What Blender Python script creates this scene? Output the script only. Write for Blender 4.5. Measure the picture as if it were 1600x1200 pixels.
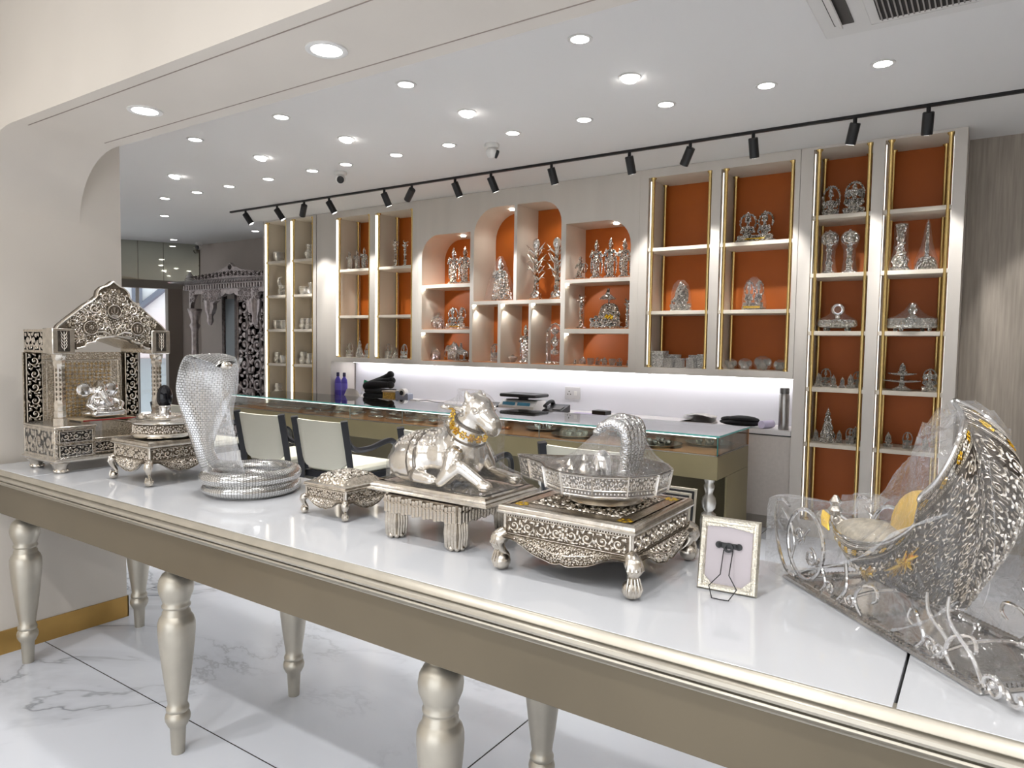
import bpy, bmesh, math, random
from math import sin, cos, pi, radians, sqrt, atan2
from mathutils import Vector, Matrix

for _o in list(bpy.data.objects):
    bpy.data.objects.remove(_o)
SC = bpy.context.scene
COL = SC.collection
RND = random.Random(7)

# ------------------------------------------------------------------ camera
cam_d = bpy.data.cameras.new('camera')
cam = bpy.data.objects.new('camera', cam_d)
COL.objects.link(cam)
cam_d.sensor_width = 36.0
cam_d.lens = 36.0 * 1100 / 1600
cam_d.clip_start = 0.05
CR = ((0.82729678, 0.0442922, -0.56001628), (0.56157164, -0.03904461, 0.82650639), (0.01474217, -0.99825534, -0.05717472))
cam.matrix_world = Matrix(((CR[0][0], -CR[0][1], -CR[0][2], 0.0), (CR[1][0], -CR[1][1], -CR[1][2], 0.0),
                           (CR[2][0], -CR[2][1], -CR[2][2], 1.4), (0, 0, 0, 1)))
SC.camera = cam

# ------------------------------------------------------------------ world, exposure
world = bpy.data.worlds.new('world')
SC.world = world
world.use_nodes = True
_bg = world.node_tree.nodes['Background']
_bg.inputs[0].default_value = (0.93, 0.96, 1.0, 1)
_bg.inputs[1].default_value = 1.1
SC.view_settings.view_transform = 'Standard'
SC.view_settings.look = 'None'
SC.view_settings.gamma = 1.0
SC.view_settings.use_curve_mapping = False
SC.view_settings.exposure = 1.2
SC.cycles.max_bounces = 8
SC.cycles.diffuse_bounces = 4
SC.cycles.glossy_bounces = 4
SC.cycles.transparent_max_bounces = 24
SC.cycles.transmission_bounces = 6
SC.cycles.caustics_reflective = False
SC.cycles.caustics_refractive = False
SC.cycles.sample_clamp_indirect = 4.0

DOWN_W = 41.0      # watts of one ceiling downlight
TRACK_W = 18.0      # one track head
NICHE_W = 2.4      # one niche puck light
WARM = (1.0, 0.93, 0.84)
NEUT = (1.0, 0.985, 0.97)


def spot(name, loc, target, power, angle=110, blend=0.6, radius=0.04, color=NEUT):
    d = bpy.data.lights.new(name, 'SPOT')
    d.energy = power
    d.spot_size = radians(angle)
    d.spot_blend = blend
    d.shadow_soft_size = radius
    d.color = color
    o = bpy.data.objects.new(name, d)
    COL.objects.link(o)
    o.location = loc
    v = Vector(target) - Vector(loc)
    o.rotation_euler = v.to_track_quat('-Z', 'Y').to_euler()
    return o


# ------------------------------------------------------------------ materials
MATS = {}


def srgb(r, g, b):
    f = lambda c: (c / 255 / 12.92) if c / 255 <= 0.04045 else ((c / 255 + 0.055) / 1.055) ** 2.4
    return (f(r), f(g), f(b))


def mat(name, col, rough=0.5, metal=0.0, noise=None, bump=None, emit=None, spec=None, coat=0.0, alpha=None, trans=0.0, ior=None):
    """noise=(scale, amount, detail, stretch) varies colour; bump=(kind, scale, strength, distance)"""
    if name in MATS:
        return MATS[name]
    m = bpy.data.materials.new(name)
    m.use_nodes = True
    nt = m.node_tree
    p = nt.nodes['Principled BSDF']
    p.inputs['Base Color'].default_value = (*col, 1)
    p.inputs['Roughness'].default_value = rough
    p.inputs['Metallic'].default_value = metal
    if spec is not None:
        p.inputs['Specular IOR Level'].default_value = spec
    if coat:
        p.inputs['Coat Weight'].default_value = coat
        p.inputs['Coat Roughness'].default_value = 0.08
    if trans:
        p.inputs['Transmission Weight'].default_value = trans
    if ior:
        p.inputs['IOR'].default_value = ior
    if emit:
        p.inputs['Emission Color'].default_value = (*emit[0], 1)
        p.inputs['Emission Strength'].default_value = emit[1]
    tc = None

    def coords(stretch=None):
        nonlocal tc
        if tc is None:
            tc = nt.nodes.new('ShaderNodeTexCoord')
        if stretch:
            mp = nt.nodes.new('ShaderNodeMapping')
            mp.inputs['Scale'].default_value = stretch
            nt.links.new(tc.outputs['Object'], mp.inputs['Vector'])
            return mp.outputs['Vector']
        return tc.outputs['Object']
    if noise:
        sc_, am, det, st = noise if len(noise) == 4 else (*noise, None)
        n = nt.nodes.new('ShaderNodeTexNoise')
        n.inputs['Scale'].default_value = sc_
        n.inputs['Detail'].default_value = det
        nt.links.new(coords(st), n.inputs['Vector'])
        r = nt.nodes.new('ShaderNodeValToRGB')
        r.color_ramp.elements[0].position = 0.3
        r.color_ramp.elements[1].position = 0.7
        lo = tuple(max(0, c * (1 - am)) for c in col)
        hi = tuple(min(1, c * (1 + am)) for c in col)
        r.color_ramp.elements[0].color = (*lo, 1)
        r.color_ramp.elements[1].color = (*hi, 1)
        nt.links.new(n.outputs['Fac'], r.inputs['Fac'])
        nt.links.new(r.outputs['Color'], p.inputs['Base Color'])
    if bump:
        kind, sc_, stg, dist = bump[:4]
        st = bump[4] if len(bump) > 4 else None
        if kind == 'voronoi':
            n = nt.nodes.new('ShaderNodeTexVoronoi')
            out = 'Distance'
        elif kind == 'wave':
            n = nt.nodes.new('ShaderNodeTexWave')
            n.inputs['Distortion'].default_value = 6
            n.inputs['Detail'].default_value = 2
            out = 'Fac'
        else:
            n = nt.nodes.new('ShaderNodeTexNoise')
            n.inputs['Detail'].default_value = 3
            out = 'Fac'
        n.inputs['Scale'].default_value = sc_
        nt.links.new(coords(st), n.inputs['Vector'])
        b = nt.nodes.new('ShaderNodeBump')
        b.inputs['Strength'].default_value = stg
        b.inputs['Distance'].default_value = dist
        nt.links.new(n.outputs[out], b.inputs['Height'])
        nt.links.new(b.outputs['Normal'], p.inputs['Normal'])
    MATS[name] = m
    return m


def marble(name, base, vein, rough, scale, amount, spec=0.5):
    m = mat(name, base, rough, spec=spec)
    nt = m.node_tree
    p = nt.nodes['Principled BSDF']
    g = nt.nodes.new('ShaderNodeNewGeometry')
    n1 = nt.nodes.new('ShaderNodeTexNoise')
    n1.inputs['Scale'].default_value = scale
    n1.inputs['Detail'].default_value = 6
    n1.inputs['Roughness'].default_value = 0.6
    n1.inputs['Distortion'].default_value = 0.9
    nt.links.new(g.outputs['Position'], n1.inputs['Vector'])
    # vein = thin band where the noise crosses one half
    s = nt.nodes.new('ShaderNodeMath'); s.operation = 'SUBTRACT'; s.inputs[1].default_value = 0.5
    nt.links.new(n1.outputs['Fac'], s.inputs[0])
    a = nt.nodes.new('ShaderNodeMath'); a.operation = 'ABSOLUTE'
    nt.links.new(s.outputs[0], a.inputs[0])
    r = nt.nodes.new('ShaderNodeValToRGB')
    r.color_ramp.elements[0].position = 0.0
    r.color_ramp.elements[0].color = (1, 1, 1, 1)
    r.color_ramp.elements[1].position = 0.016
    r.color_ramp.elements[1].color = (0, 0, 0, 1)
    nt.links.new(a.outputs[0], r.inputs['Fac'])
    n2 = nt.nodes.new('ShaderNodeTexNoise')
    n2.inputs['Scale'].default_value = scale * 0.9
    n2.inputs['Detail'].default_value = 3
    mp = nt.nodes.new('ShaderNodeMapping'); mp.inputs['Location'].default_value = (3.1, 7.7, 0)
    nt.links.new(g.outputs['Position'], mp.inputs['Vector'])
    nt.links.new(mp.outputs['Vector'], n2.inputs['Vector'])
    r2 = nt.nodes.new('ShaderNodeValToRGB')
    r2.color_ramp.elements[0].position = 0.47
    r2.color_ramp.elements[0].color = (0, 0, 0, 1)
    r2.color_ramp.elements[1].position = 0.62
    r2.color_ramp.elements[1].color = (1, 1, 1, 1)
    nt.links.new(n2.outputs['Fac'], r2.inputs['Fac'])
    mu = nt.nodes.new('ShaderNodeMath'); mu.operation = 'MULTIPLY'
    nt.links.new(r.outputs['Color'], mu.inputs[0]); nt.links.new(r2.outputs['Color'], mu.inputs[1])
    m2 = nt.nodes.new('ShaderNodeMath'); m2.operation = 'MULTIPLY'; m2.inputs[1].default_value = amount
    nt.links.new(mu.outputs[0], m2.inputs[0])
    # soft cloud beside the veins
    r3 = nt.nodes.new('ShaderNodeValToRGB')
    r3.color_ramp.elements[0].position = 0.0; r3.color_ramp.elements[0].color = (0.3, 0.3, 0.3, 1)
    r3.color_ramp.elements[1].position = 0.07; r3.color_ramp.elements[1].color = (0, 0, 0, 1)
    nt.links.new(a.outputs[0], r3.inputs['Fac'])
    m3 = nt.nodes.new('ShaderNodeMath'); m3.operation = 'MULTIPLY'
    nt.links.new(r3.outputs['Color'], m3.inputs[0]); nt.links.new(r2.outputs['Color'], m3.inputs[1])
    m4 = nt.nodes.new('ShaderNodeMath'); m4.operation = 'MAXIMUM'
    nt.links.new(m2.outputs[0], m4.inputs[0]); nt.links.new(m3.outputs[0], m4.inputs[1])
    mx = nt.nodes.new('ShaderNodeMix'); mx.data_type = 'RGBA'
    mx.inputs['A'].default_value = (*base, 1); mx.inputs['B'].default_value = (*vein, 1)
    nt.links.new(m4.outputs[0], mx.inputs['Factor'])
    nt.links.new(mx.outputs['Result'], p.inputs['Base Color'])
    return m


def film(name, tint=(0.95, 0.96, 0.98), lo=0.05, hi=0.34, scale=22, wr=0.7, milky=0.25, stretch=None):
    """clear plastic film: see-through with glossy wrinkles"""
    m = bpy.data.materials.new(name)
    m.use_nodes = True
    nt = m.node_tree
    nt.nodes.clear()
    out = nt.nodes.new('ShaderNodeOutputMaterial')
    tr = nt.nodes.new('ShaderNodeBsdfTransparent'); tr.inputs[0].default_value = (0.97, 0.97, 0.97, 1)
    gl = nt.nodes.new('ShaderNodeBsdfGlossy'); gl.inputs['Roughness'].default_value = 0.12; gl.inputs[0].default_value = (1, 1, 1, 1)
    df = nt.nodes.new('ShaderNodeBsdfDiffuse'); df.inputs[0].default_value = (*tint, 1)
    tc = nt.nodes.new('ShaderNodeTexCoord')
    mp = nt.nodes.new('ShaderNodeMapping')
    if stretch:
        mp.inputs['Scale'].default_value = stretch
    nt.links.new(tc.outputs['Object'], mp.inputs['Vector'])
    nz = nt.nodes.new('ShaderNodeTexNoise'); nz.inputs['Scale'].default_value = scale
    nz.inputs['Detail'].default_value = 3; nz.inputs['Distortion'].default_value = 1.5
    nt.links.new(mp.outputs['Vector'], nz.inputs['Vector'])
    bp = nt.nodes.new('ShaderNodeBump'); bp.inputs['Strength'].default_value = wr; bp.inputs['Distance'].default_value = 0.01
    nt.links.new(nz.outputs['Fac'], bp.inputs['Height'])
    nt.links.new(bp.outputs['Normal'], gl.inputs['Normal'])
    mix1 = nt.nodes.new('ShaderNodeMixShader'); mix1.inputs[0].default_value = milky
    nt.links.new(gl.outputs[0], mix1.inputs[1]); nt.links.new(df.outputs[0], mix1.inputs[2])
    lw = nt.nodes.new('ShaderNodeLayerWeight'); lw.inputs['Blend'].default_value = 0.35
    nt.links.new(bp.outputs['Normal'], lw.inputs['Normal'])
    ma = nt.nodes.new('ShaderNodeMapRange')
    ma.inputs['To Min'].default_value = lo; ma.inputs['To Max'].default_value = hi
    nt.links.new(lw.outputs['Facing'], ma.inputs['Value'])
    mix2 = nt.nodes.new('ShaderNodeMixShader')
    nt.links.new(ma.outputs[0], mix2.inputs[0])
    nt.links.new(tr.outputs[0], mix2.inputs[1]); nt.links.new(mix1.outputs[0], mix2.inputs[2])
    nt.links.new(mix2.outputs[0], out.inputs['Surface'])
    MATS[name] = m
    return m


def glass_pane(name, tint=(0.93, 0.97, 0.96), refl=0.1, edge=0.6):
    m = bpy.data.materials.new(name)
    m.use_nodes = True
    nt = m.node_tree
    nt.nodes.clear()
    out = nt.nodes.new('ShaderNodeOutputMaterial')
    tr = nt.nodes.new('ShaderNodeBsdfTransparent'); tr.inputs[0].default_value = (*tint, 1)
    gl = nt.nodes.new('ShaderNodeBsdfGlossy'); gl.inputs['Roughness'].default_value = 0.02
    fr = nt.nodes.new('ShaderNodeLayerWeight'); fr.inputs['Blend'].default_value = 0.25
    ma = nt.nodes.new('ShaderNodeMapRange'); ma.inputs['To Min'].default_value = refl * 0.5; ma.inputs['To Max'].default_value = edge
    nt.links.new(fr.outputs['Fresnel'], ma.inputs['Value'])
    mx = nt.nodes.new('ShaderNodeMixShader')
    nt.links.new(ma.outputs[0], mx.inputs[0]); nt.links.new(tr.outputs[0], mx.inputs[1]); nt.links.new(gl.outputs[0], mx.inputs[2])
    nt.links.new(mx.outputs[0], out.inputs['Surface'])
    MATS[name] = m
    return m


M_floor = marble('floor_marble', srgb(226, 230, 238), srgb(112, 116, 126), 0.16, 0.8, 0.8)
M_grout = mat('grout', srgb(52, 48, 46), 0.8)
M_top = marble('table_marble', srgb(216, 218, 222), srgb(192, 193, 197), 0.07, 0.7, 0.3)
M_ceil = mat('ceiling_paint', srgb(233, 231, 228), 0.8, noise=(0.7, 0.01, 1))
M_plaster = mat('plaster', srgb(216, 208, 197), 0.65, noise=(1.6, 0.05, 3), bump=('noise', 9, 0.05, 0.01))
M_soffit = mat('soffit_plaster', srgb(222, 214, 206), 0.45, noise=(1.6, 0.03, 3))
M_groove_shade = mat('groove_shade', srgb(150, 138, 128), 0.8)
M_brass = mat('skirting_brass', srgb(196, 158, 92), 0.3, 0.75, noise=(9, 0.06, 2))
M_gold = mat('gold_post', srgb(226, 196, 130), 0.22, 1.0)
M_fabric_wall = mat('wall_fabric', srgb(162, 152, 140), 0.85, noise=(60, 0.16, 3, (1, 1, 0.05)), bump=('noise', 60, 0.3, 0.004, (1, 1, 0.06)))
M_unit = mat('unit_laminate', srgb(214, 207, 198), 0.5, noise=(8, 0.03, 2, (1, 1, 0.1)))
M_cream = mat('reveal_cream', srgb(216, 206, 190), 0.5, noise=(8, 0.03, 2, (1, 1, 0.1)))
M_tan = mat('back_leather', srgb(176, 88, 10), 0.55, noise=(5, 0.05, 2), bump=('noise', 180, 0.1, 0.002))
M_shelfwood = mat('shelf_cork', srgb(190, 130, 85), 0.6, noise=(30, 0.1, 2))
M_splash = mat('splash_white', srgb(230, 230, 236), 0.4)
M_led = mat('led_strip', (1, 1, 1), 0.5, emit=((1.0, 0.93, 0.80), 1.5))
M_led_dim = mat('led_strip_dim', (1, 1, 1), 0.5, emit=((1.0, 0.95, 0.86), 0.8))
M_led_cool = mat('led_strip_cool', (1, 1, 1), 0.5, emit=((0.97, 0.97, 1.0), 6.2))
M_lens = mat('lamp_lens', (1, 1, 1), 0.5, emit=((1.0, 0.985, 0.96), 9.0))
M_white = mat('white_plastic', srgb(224, 222, 218), 0.4)
M_whitegloss = mat('white_gloss', srgb(214, 210, 206), 0.25)
M_black = mat('black_metal', srgb(22, 22, 24), 0.4)
M_blackwood = mat('black_wood', srgb(24, 26, 32), 0.35, noise=(20, 0.2, 2, (1, 1, 0.2)))
M_blackcloth = mat('black_velvet', srgb(14, 14, 16), 0.9)
M_greydark = mat('dark_grey', srgb(70, 68, 66), 0.5)
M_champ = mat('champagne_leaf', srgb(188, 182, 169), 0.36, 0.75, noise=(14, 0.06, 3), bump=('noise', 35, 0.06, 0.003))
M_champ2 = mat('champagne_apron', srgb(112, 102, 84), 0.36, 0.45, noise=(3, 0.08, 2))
M_olive = mat('counter_bronze', srgb(132, 122, 92), 0.42, 0.25, noise=(4, 0.05, 2))
M_silver = mat('silver', srgb(226, 220, 210), 0.2, 1.0, noise=(30, 0.06, 3), bump=('noise', 160, 0.15, 0.002))
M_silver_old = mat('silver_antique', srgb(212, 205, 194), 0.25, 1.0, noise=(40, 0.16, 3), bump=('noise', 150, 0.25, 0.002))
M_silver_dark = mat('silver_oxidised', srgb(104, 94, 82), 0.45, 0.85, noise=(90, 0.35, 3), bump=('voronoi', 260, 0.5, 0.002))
M_silver_black = mat('silver_blackened', srgb(82, 76, 70), 0.4, 0.8, noise=(60, 0.4, 3), bump=('voronoi', 200, 0.5, 0.002))
M_silver_fine = mat('silver_chased', srgb(212, 202, 186), 0.26, 1.0, noise=(70, 0.22, 3), bump=('voronoi', 120, 0.6, 0.003))
M_mirror_silver = mat('silver_polished', srgb(232, 230, 228), 0.08, 1.0)
M_gilt = mat('gilding', srgb(226, 186, 62), 0.25, 1.0, noise=(50, 0.15, 2))
M_stone = mat('black_stone', srgb(10, 11, 17), 0.08, spec=.35)
M_steel = mat('brushed_steel', srgb(170, 168, 166), 0.3, 1.0, noise=(60, 0.1, 2, (1, 1, 0.04)))
M_glass = glass_pane('counter_glass')
M_glassedge = mat('glass_edge', srgb(96, 170, 164), 0.15, emit=None, spec=0.6)
M_film = film('plastic_film', lo=.03, hi=.30, milky=.15)
M_film2 = film('plastic_film_tight', lo=0.03, hi=0.26, scale=40, wr=0.9, milky=0.15)
M_bag = film('plastic_bag', lo=0.04, hi=0.34, scale=14, wr=1.0, milky=0.06)


# ------------------------------------------------------------------ mesh builder
class MB:
    def __init__(s):
        s.v, s.f, s.mi, s.sm = [], [], [], []

    def add(s, vs, fs, mi=0, smooth=False):
        b = len(s.v)
        s.v.extend([tuple(x) for x in vs])
        for f in fs:
            s.f.append([b + i for i in f]); s.mi.append(mi); s.sm.append(smooth)
        return s

    def box(s, x0, x1, y0, y1, z0, z1, mi=0, bev=0.0):
        if bev <= 0:
            vs = [(x0, y0, z0), (x1, y0, z0), (x1, y1, z0), (x0, y1, z0), (x0, y0, z1), (x1, y0, z1), (x1, y1, z1), (x0, y1, z1)]
            fs = [(0, 3, 2, 1), (4, 5, 6, 7), (0, 1, 5, 4), (1, 2, 6, 5), (2, 3, 7, 6), (3, 0, 4, 7)]
            return s.add(vs, fs, mi)
        b = min(bev, abs(x1 - x0) * .49, abs(y1 - y0) * .49, abs(z1 - z0) * .49)
        ring = lambda z, d: [(x0 + d + (b if d == 0 else 0), y0 + d, z), (x1 - d - (b if d == 0 else 0), y0 + d, z),
                             (x1 - d, y0 + d + (b if d == 0 else 0), z), (x1 - d, y1 - d - (b if d == 0 else 0), z),
                             (x1 - d - (b if d == 0 else 0), y1 - d, z), (x0 + d + (b if d == 0 else 0), y1 - d, z),
                             (x0 + d, y1 - d - (b if d == 0 else 0), z), (x0 + d, y0 + d + (b if d == 0 else 0), z)]

        def ring2(z, i):
            e = b if i else 0.0
            q = b
            return [(x0 + q, y0 + e, z), (x1 - q, y0 + e, z), (x1 - e, y0 + q, z), (x1 - e, y1 - q, z),
                    (x1 - q, y1 - e, z), (x0 + q, y1 - e, z), (x0 + e, y1 - q, z), (x0 + e, y0 + q, z)]
        vs = ring2(z0, 1) + ring2(z0 + b, 0) + ring2(z1 - b, 0) + ring2(z1, 1)
        fs = [tuple(range(7, -1, -1)), tuple(range(24, 32))]
        for k in range(3):
            for i in range(8):
                j = (i + 1) % 8
                fs.append((k * 8 + i, k * 8 + j, k * 8 + 8 + j, k * 8 + 8 + i))
        return s.add(vs, fs, mi)

    def lathe(s, prof, c=(0, 0, 0), seg=20, mi=0, smooth=True, sx=1.0, sy=1.0, wob=None, cap=True, axis=None):
        """prof [(r, z)] bottom to top about z"""
        vs, fs = [], []
        for (r, z) in prof:
            for i in range(seg):
                a = 2 * pi * i / seg
                rr = r * (wob(a, z) if wob else 1)
                vs.append(Vector((rr * cos(a) * sx, rr * sin(a) * sy, z)))
        if axis is not None:
            q = Vector((0, 0, 1)).rotation_difference(Vector(axis).normalized())
            vs = [q @ v for v in vs]
        vs = [v + Vector(c) for v in vs]
        for k in range(len(prof) - 1):
            for i in range(seg):
                j = (i + 1) % seg
                fs.append((k * seg + i, k * seg + j, k * seg + seg + j, k * seg + seg + i))
        if cap:
            fs.append(tuple(range(seg - 1, -1, -1)))
            n = len(prof) - 1
            fs.append(tuple(range(n * seg, n * seg + seg)))
        return s.add(vs, fs, mi, smooth)

    def cyl(s, p0, p1, r, seg=12, mi=0, r2=None, smooth=True):
        p0, p1 = Vector(p0), Vector(p1)
        L = (p1 - p0).length
        return s.lathe([(r, 0), (r if r2 is None else r2, L)], p0, seg, mi, smooth, axis=(p1 - p0))

    def sphere(s, c, r, seg=14, rings=9, mi=0, rot=None, smooth=True):
        if not hasattr(r, '__len__'):
            r = (r, r, r)
        vs, fs = [], []
        for k in range(1, rings):
            t = pi * k / rings
            for i in range(seg):
                a = 2 * pi * i / seg
                vs.append(Vector((r[0] * sin(t) * cos(a), r[1] * sin(t) * sin(a), -r[2] * cos(t))))
        vs.append(Vector((0, 0, -r[2]))); vs.append(Vector((0, 0, r[2])))
        if rot is not None:
            e = Matrix.Rotation(rot[2], 3, 'Z') @ Matrix.Rotation(rot[1], 3, 'Y') @ Matrix.Rotation(rot[0], 3, 'X')
            vs = [e @ v for v in vs]
        vs = [v + Vector(c) for v in vs]
        n = (rings - 1) * seg
        for k in range(rings - 2):
            for i in range(seg):
                j = (i + 1) % seg
                fs.append((k * seg + i, k * seg + j, k * seg + seg + j, k * seg + seg + i))
        for i in range(seg):
            j = (i + 1) % seg
            fs.append((n, j, i))
            fs.append((n + 1, n - seg + i, n - seg + j))
        return s.add(vs, fs, mi, smooth)

    def tube(s, pts, r, seg=8, mi=0, closed=False, smooth=True, flat=1.0, up=None):
        pts = [Vector(p) for p in pts]
        n = len(pts)
        rs = r if hasattr(r, '__len__') else [r] * n
        vs, fs = [], []
        prev = None
        for k in range(n):
            if closed:
                t = pts[(k + 1) % n] - pts[k - 1]
            else:
                t = pts[min(k + 1, n - 1)] - pts[max(k - 1, 0)]
            if t.length < 1e-9:
                t = Vector((0, 0, 1))
            t.normalize()
            if up is not None:
                u = Vector(up) - t * Vector(up).dot(t)
                if u.length < 1e-6:
                    u = t.orthogonal()
            elif prev is None:
                u = t.orthogonal()
            else:
                u = prev - t * prev.dot(t)
                if u.length < 1e-6:
                    u = t.orthogonal()
            u.normalize()
            prev = u
            w = t.cross(u)
            for i in range(seg):
                a = 2 * pi * i / seg
                vs.append(pts[k] + (u * cos(a) * flat + w * sin(a)) * rs[k])
        m = n if closed else n - 1
        for k in range(m):
            k2 = (k + 1) % n
            for i in range(seg):
                j = (i + 1) % seg
                fs.append((k * seg + i, k * seg + j, k2 * seg + j, k2 * seg + i))
        if not closed:
            fs.append(tuple(range(seg - 1, -1, -1)))
            fs.append(tuple(range((n - 1) * seg, n * seg)))
        return s.add(vs, fs, mi, smooth)

    def prism(s, poly, o, u, v, n, d, mi=0, smooth=False):
        """extrude 2-D polygon (ccw seen from +n) from plane o by d along n"""
        o, u, v, n = Vector(o), Vector(u), Vector(v), Vector(n)
        k = len(poly)
        vs = [o + u * a + v * b for a, b in poly] + [o + u * a + v * b + n * d for a, b in poly]
        bm = bmesh.new()
        bv = [bm.verts.new(x) for x in vs]
        fs = [tuple((i, (i + 1) % k, k + (i + 1) % k, k + i)) for i in range(k)]
        # triangulated caps, so concave outlines are safe
        from mathutils.geometry import tessellate_polygon
        tri = tessellate_polygon([[Vector((a, b, 0)) for a, b in poly]])
        bm.free()
        for t in tri:
            a, b, c = t
            ar = (poly[b][0] - poly[a][0]) * (poly[c][1] - poly[a][1]) - (poly[c][0] - poly[a][0]) * (poly[b][1] - poly[a][1])
            if ar < 0:
                a, c = c, a
            fs.append((k + a, k + b, k + c)); fs.append((c, b, a))
        return s.add(vs, fs, mi, smooth)

    def grid(s, fn, nu, nv, mi=0, smooth=True, cu=False, cv=False, flip=False):
        vs = [fn(i / (nu if cu else nu), j / (nv if cv else nv)) for j in range(nv if cv else nv + 1) for i in range(nu if cu else nu + 1)]
        W = nu if cu else nu + 1
        Hh = nv if cv else nv + 1
        fs = []
        for j in range(nv):
            for i in range(nu):
                a, b = j * W + i, j * W + (i + 1) % W
                c, d = ((j + 1) % Hh) * W + (i + 1) % W, ((j + 1) % Hh) * W + i
                fs.append((a, d, c, b) if flip else (a, b, c, d))
        return s.add(vs, fs, mi, smooth)

    def xform(s, M):
        s.v = [tuple(M @ Vector(p)) for p in s.v]
        return s

    def merge(s, o, M=None):
        b = len(s.v)
        s.v.extend([tuple(M @ Vector(p)) for p in o.v] if M else o.v)
        s.f.extend([[b + i for i in f] for f in o.f]); s.mi.extend(o.mi); s.sm.extend(o.sm)
        return s

    def mesh(s, name, mats, sharp=None):
        me = bpy.data.meshes.new(name)
        me.from_pydata(s.v, [], s.f)
        for m in (mats if isinstance(mats, (list, tuple)) else [mats]):
            me.materials.append(m)
        me.polygons.foreach_set('material_index', s.mi)
        me.polygons.foreach_set('use_smooth', s.sm)
        if sharp:
            me.set_sharp_from_angle(angle=radians(sharp))
        me.update()
        return me

    def build(s, name, mats, parent=None, sharp=40, loc=None, rot=None):
        me = s.mesh(name, mats, sharp)
        return link(name, me, parent, loc, rot)


def link(name, me, parent=None, loc=None, rot=None):
    o = bpy.data.objects.new(name, me)
    COL.objects.link(o)
    if parent is not None:
        o.parent = parent
    if loc is not None:
        o.location = loc
    if rot is not None:
        o.rotation_euler = rot
    return o


def tag(o, label, cat, group=None, kind=None):
    if label:
        o['label'] = label
    if cat:
        o['category'] = cat
    if group:
        o['group'] = group
    if kind:
        o['kind'] = kind
    return o


def thing(name, label, cat, loc=(0, 0, 0), rz=0.0, group=None):
    o = bpy.data.objects.new(name, None)
    o.empty_display_size = 0.05
    COL.objects.link(o)
    o.location = loc
    o.rotation_euler = (0, 0, rz)
    return tag(o, label, cat, group)


def struct(o):
    o['kind'] = 'structure'
    return o


def plate_holes(outer, holes, y0, depth, mb, mi=0, mi_in=0):
    """front plate in the XZ plane at y=y0 with polygon holes; reveals run back by depth"""
    bm = bmesh.new()
    for loop in [outer] + holes:
        vs = [bm.verts.new((x, 0, z)) for x, z in loop]
        for i in range(len(vs)):
            bm.edges.new((vs[i], vs[(i + 1) % len(vs)]))
    bmesh.ops.triangle_fill(bm, use_beauty=True, use_dissolve=False, edges=bm.edges[:])
    bm.verts.index_update()
    vs = [(v.co.x, y0, v.co.z) for v in bm.verts]
    fs = []
    for f in bm.faces:
        idx = [l.vert.index for l in f.loops]
        f.normal_update()
        if f.normal.y > 0:
            idx.reverse()
        fs.append(idx)
    bm.free()
    mb.add(vs, fs, mi)
    for q, loop in enumerate([outer] + holes):
        k = len(loop)
        vv = [(x, y0, z) for x, z in loop] + [(x, y0 + depth, z) for x, z in loop]
        mb.add(vv, [(i, (i + 1) % k, k + (i + 1) % k, k + i) for i in range(k)], mi if q == 0 else mi_in, smooth=(k > 6))
    return mb


def rect(x0, x1, z0, z1):
    return [(x0, z0), (x1, z0), (x1, z1), (x0, z1)]


def rrect(x0, x1, z0, z1, r, corners):
    """rectangle with some rounded corners: 'tl','tr','bl','br'"""
    out = []
    for nm, cx, cz, a0 in (('bl', x0, z0, pi), ('br', x1, z0, 1.5 * pi), ('tr', x1, z1, 0), ('tl', x0, z1, .5 * pi)):
        if nm in corners:
            ox = cx + (r if cx == x0 else -r); oz = cz + (r if cz == z0 else -r)
            for k in range(9):
                a = a0 + .5 * pi * k / 8
                out.append((ox + r * cos(a), oz + r * sin(a)))
        else:
            out.append((cx, cz))
    return out


def rect_sweep(mb, prof, x0, x1, y0, y1, mi=0, smooth=False):
    """mitred moulding round a rectangle; prof [(outwards, z)]"""
    vs, fs = [], []
    n = len(prof)
    for (sx, sy, cx, cy) in ((-1, -1, x0, y0), (1, -1, x1, y0), (1, 1, x1, y1), (-1, 1, x0, y1)):
        for (o, z) in prof:
            vs.append((cx + sx * o, cy + sy * o, z))
    for c in range(4):
        d = (c + 1) % 4
        for k in range(n - 1):
            fs.append((c * n + k, d * n + k, d * n + k + 1, c * n + k + 1))
    mb.add(vs, fs, mi, smooth)
    return mb


# relief ornament -------------------------------------------------------------
def ribbon(mb, P, pts, w, h, mi=0):
    """raised strip along a 2-D curve; P(u,v,h) maps to space, w list of half widths"""
    n = len(pts)
    vs, fs = [], []
    for k in range(n):
        a, b = pts[max(k - 1, 0)], pts[min(k + 1, n - 1)]
        tx, ty = b[0] - a[0], b[1] - a[1]
        L = sqrt(tx * tx + ty * ty) or 1
        nx, ny = -ty / L, tx / L
        ww = w[k] if hasattr(w, '__len__') else w
        hh = h * (0.35 + 0.65 * min(1, ww / (max(w) if hasattr(w, '__len__') else w)))
        x, y = pts[k]
        for (o, q) in ((-1, -0.25), (-.55, .8), (0, 1), (.55, .8), (1, -0.25)):
            vs.append(P(x + nx * ww * o, y + ny * ww * o, hh * q))
    for k in range(n - 1):
        for i in range(4):
            fs.append((k * 5 + i, k * 5 + 5 + i, k * 5 + 6 + i, k * 5 + 1 + i))
    mb.add(vs, fs, mi, True)


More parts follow.
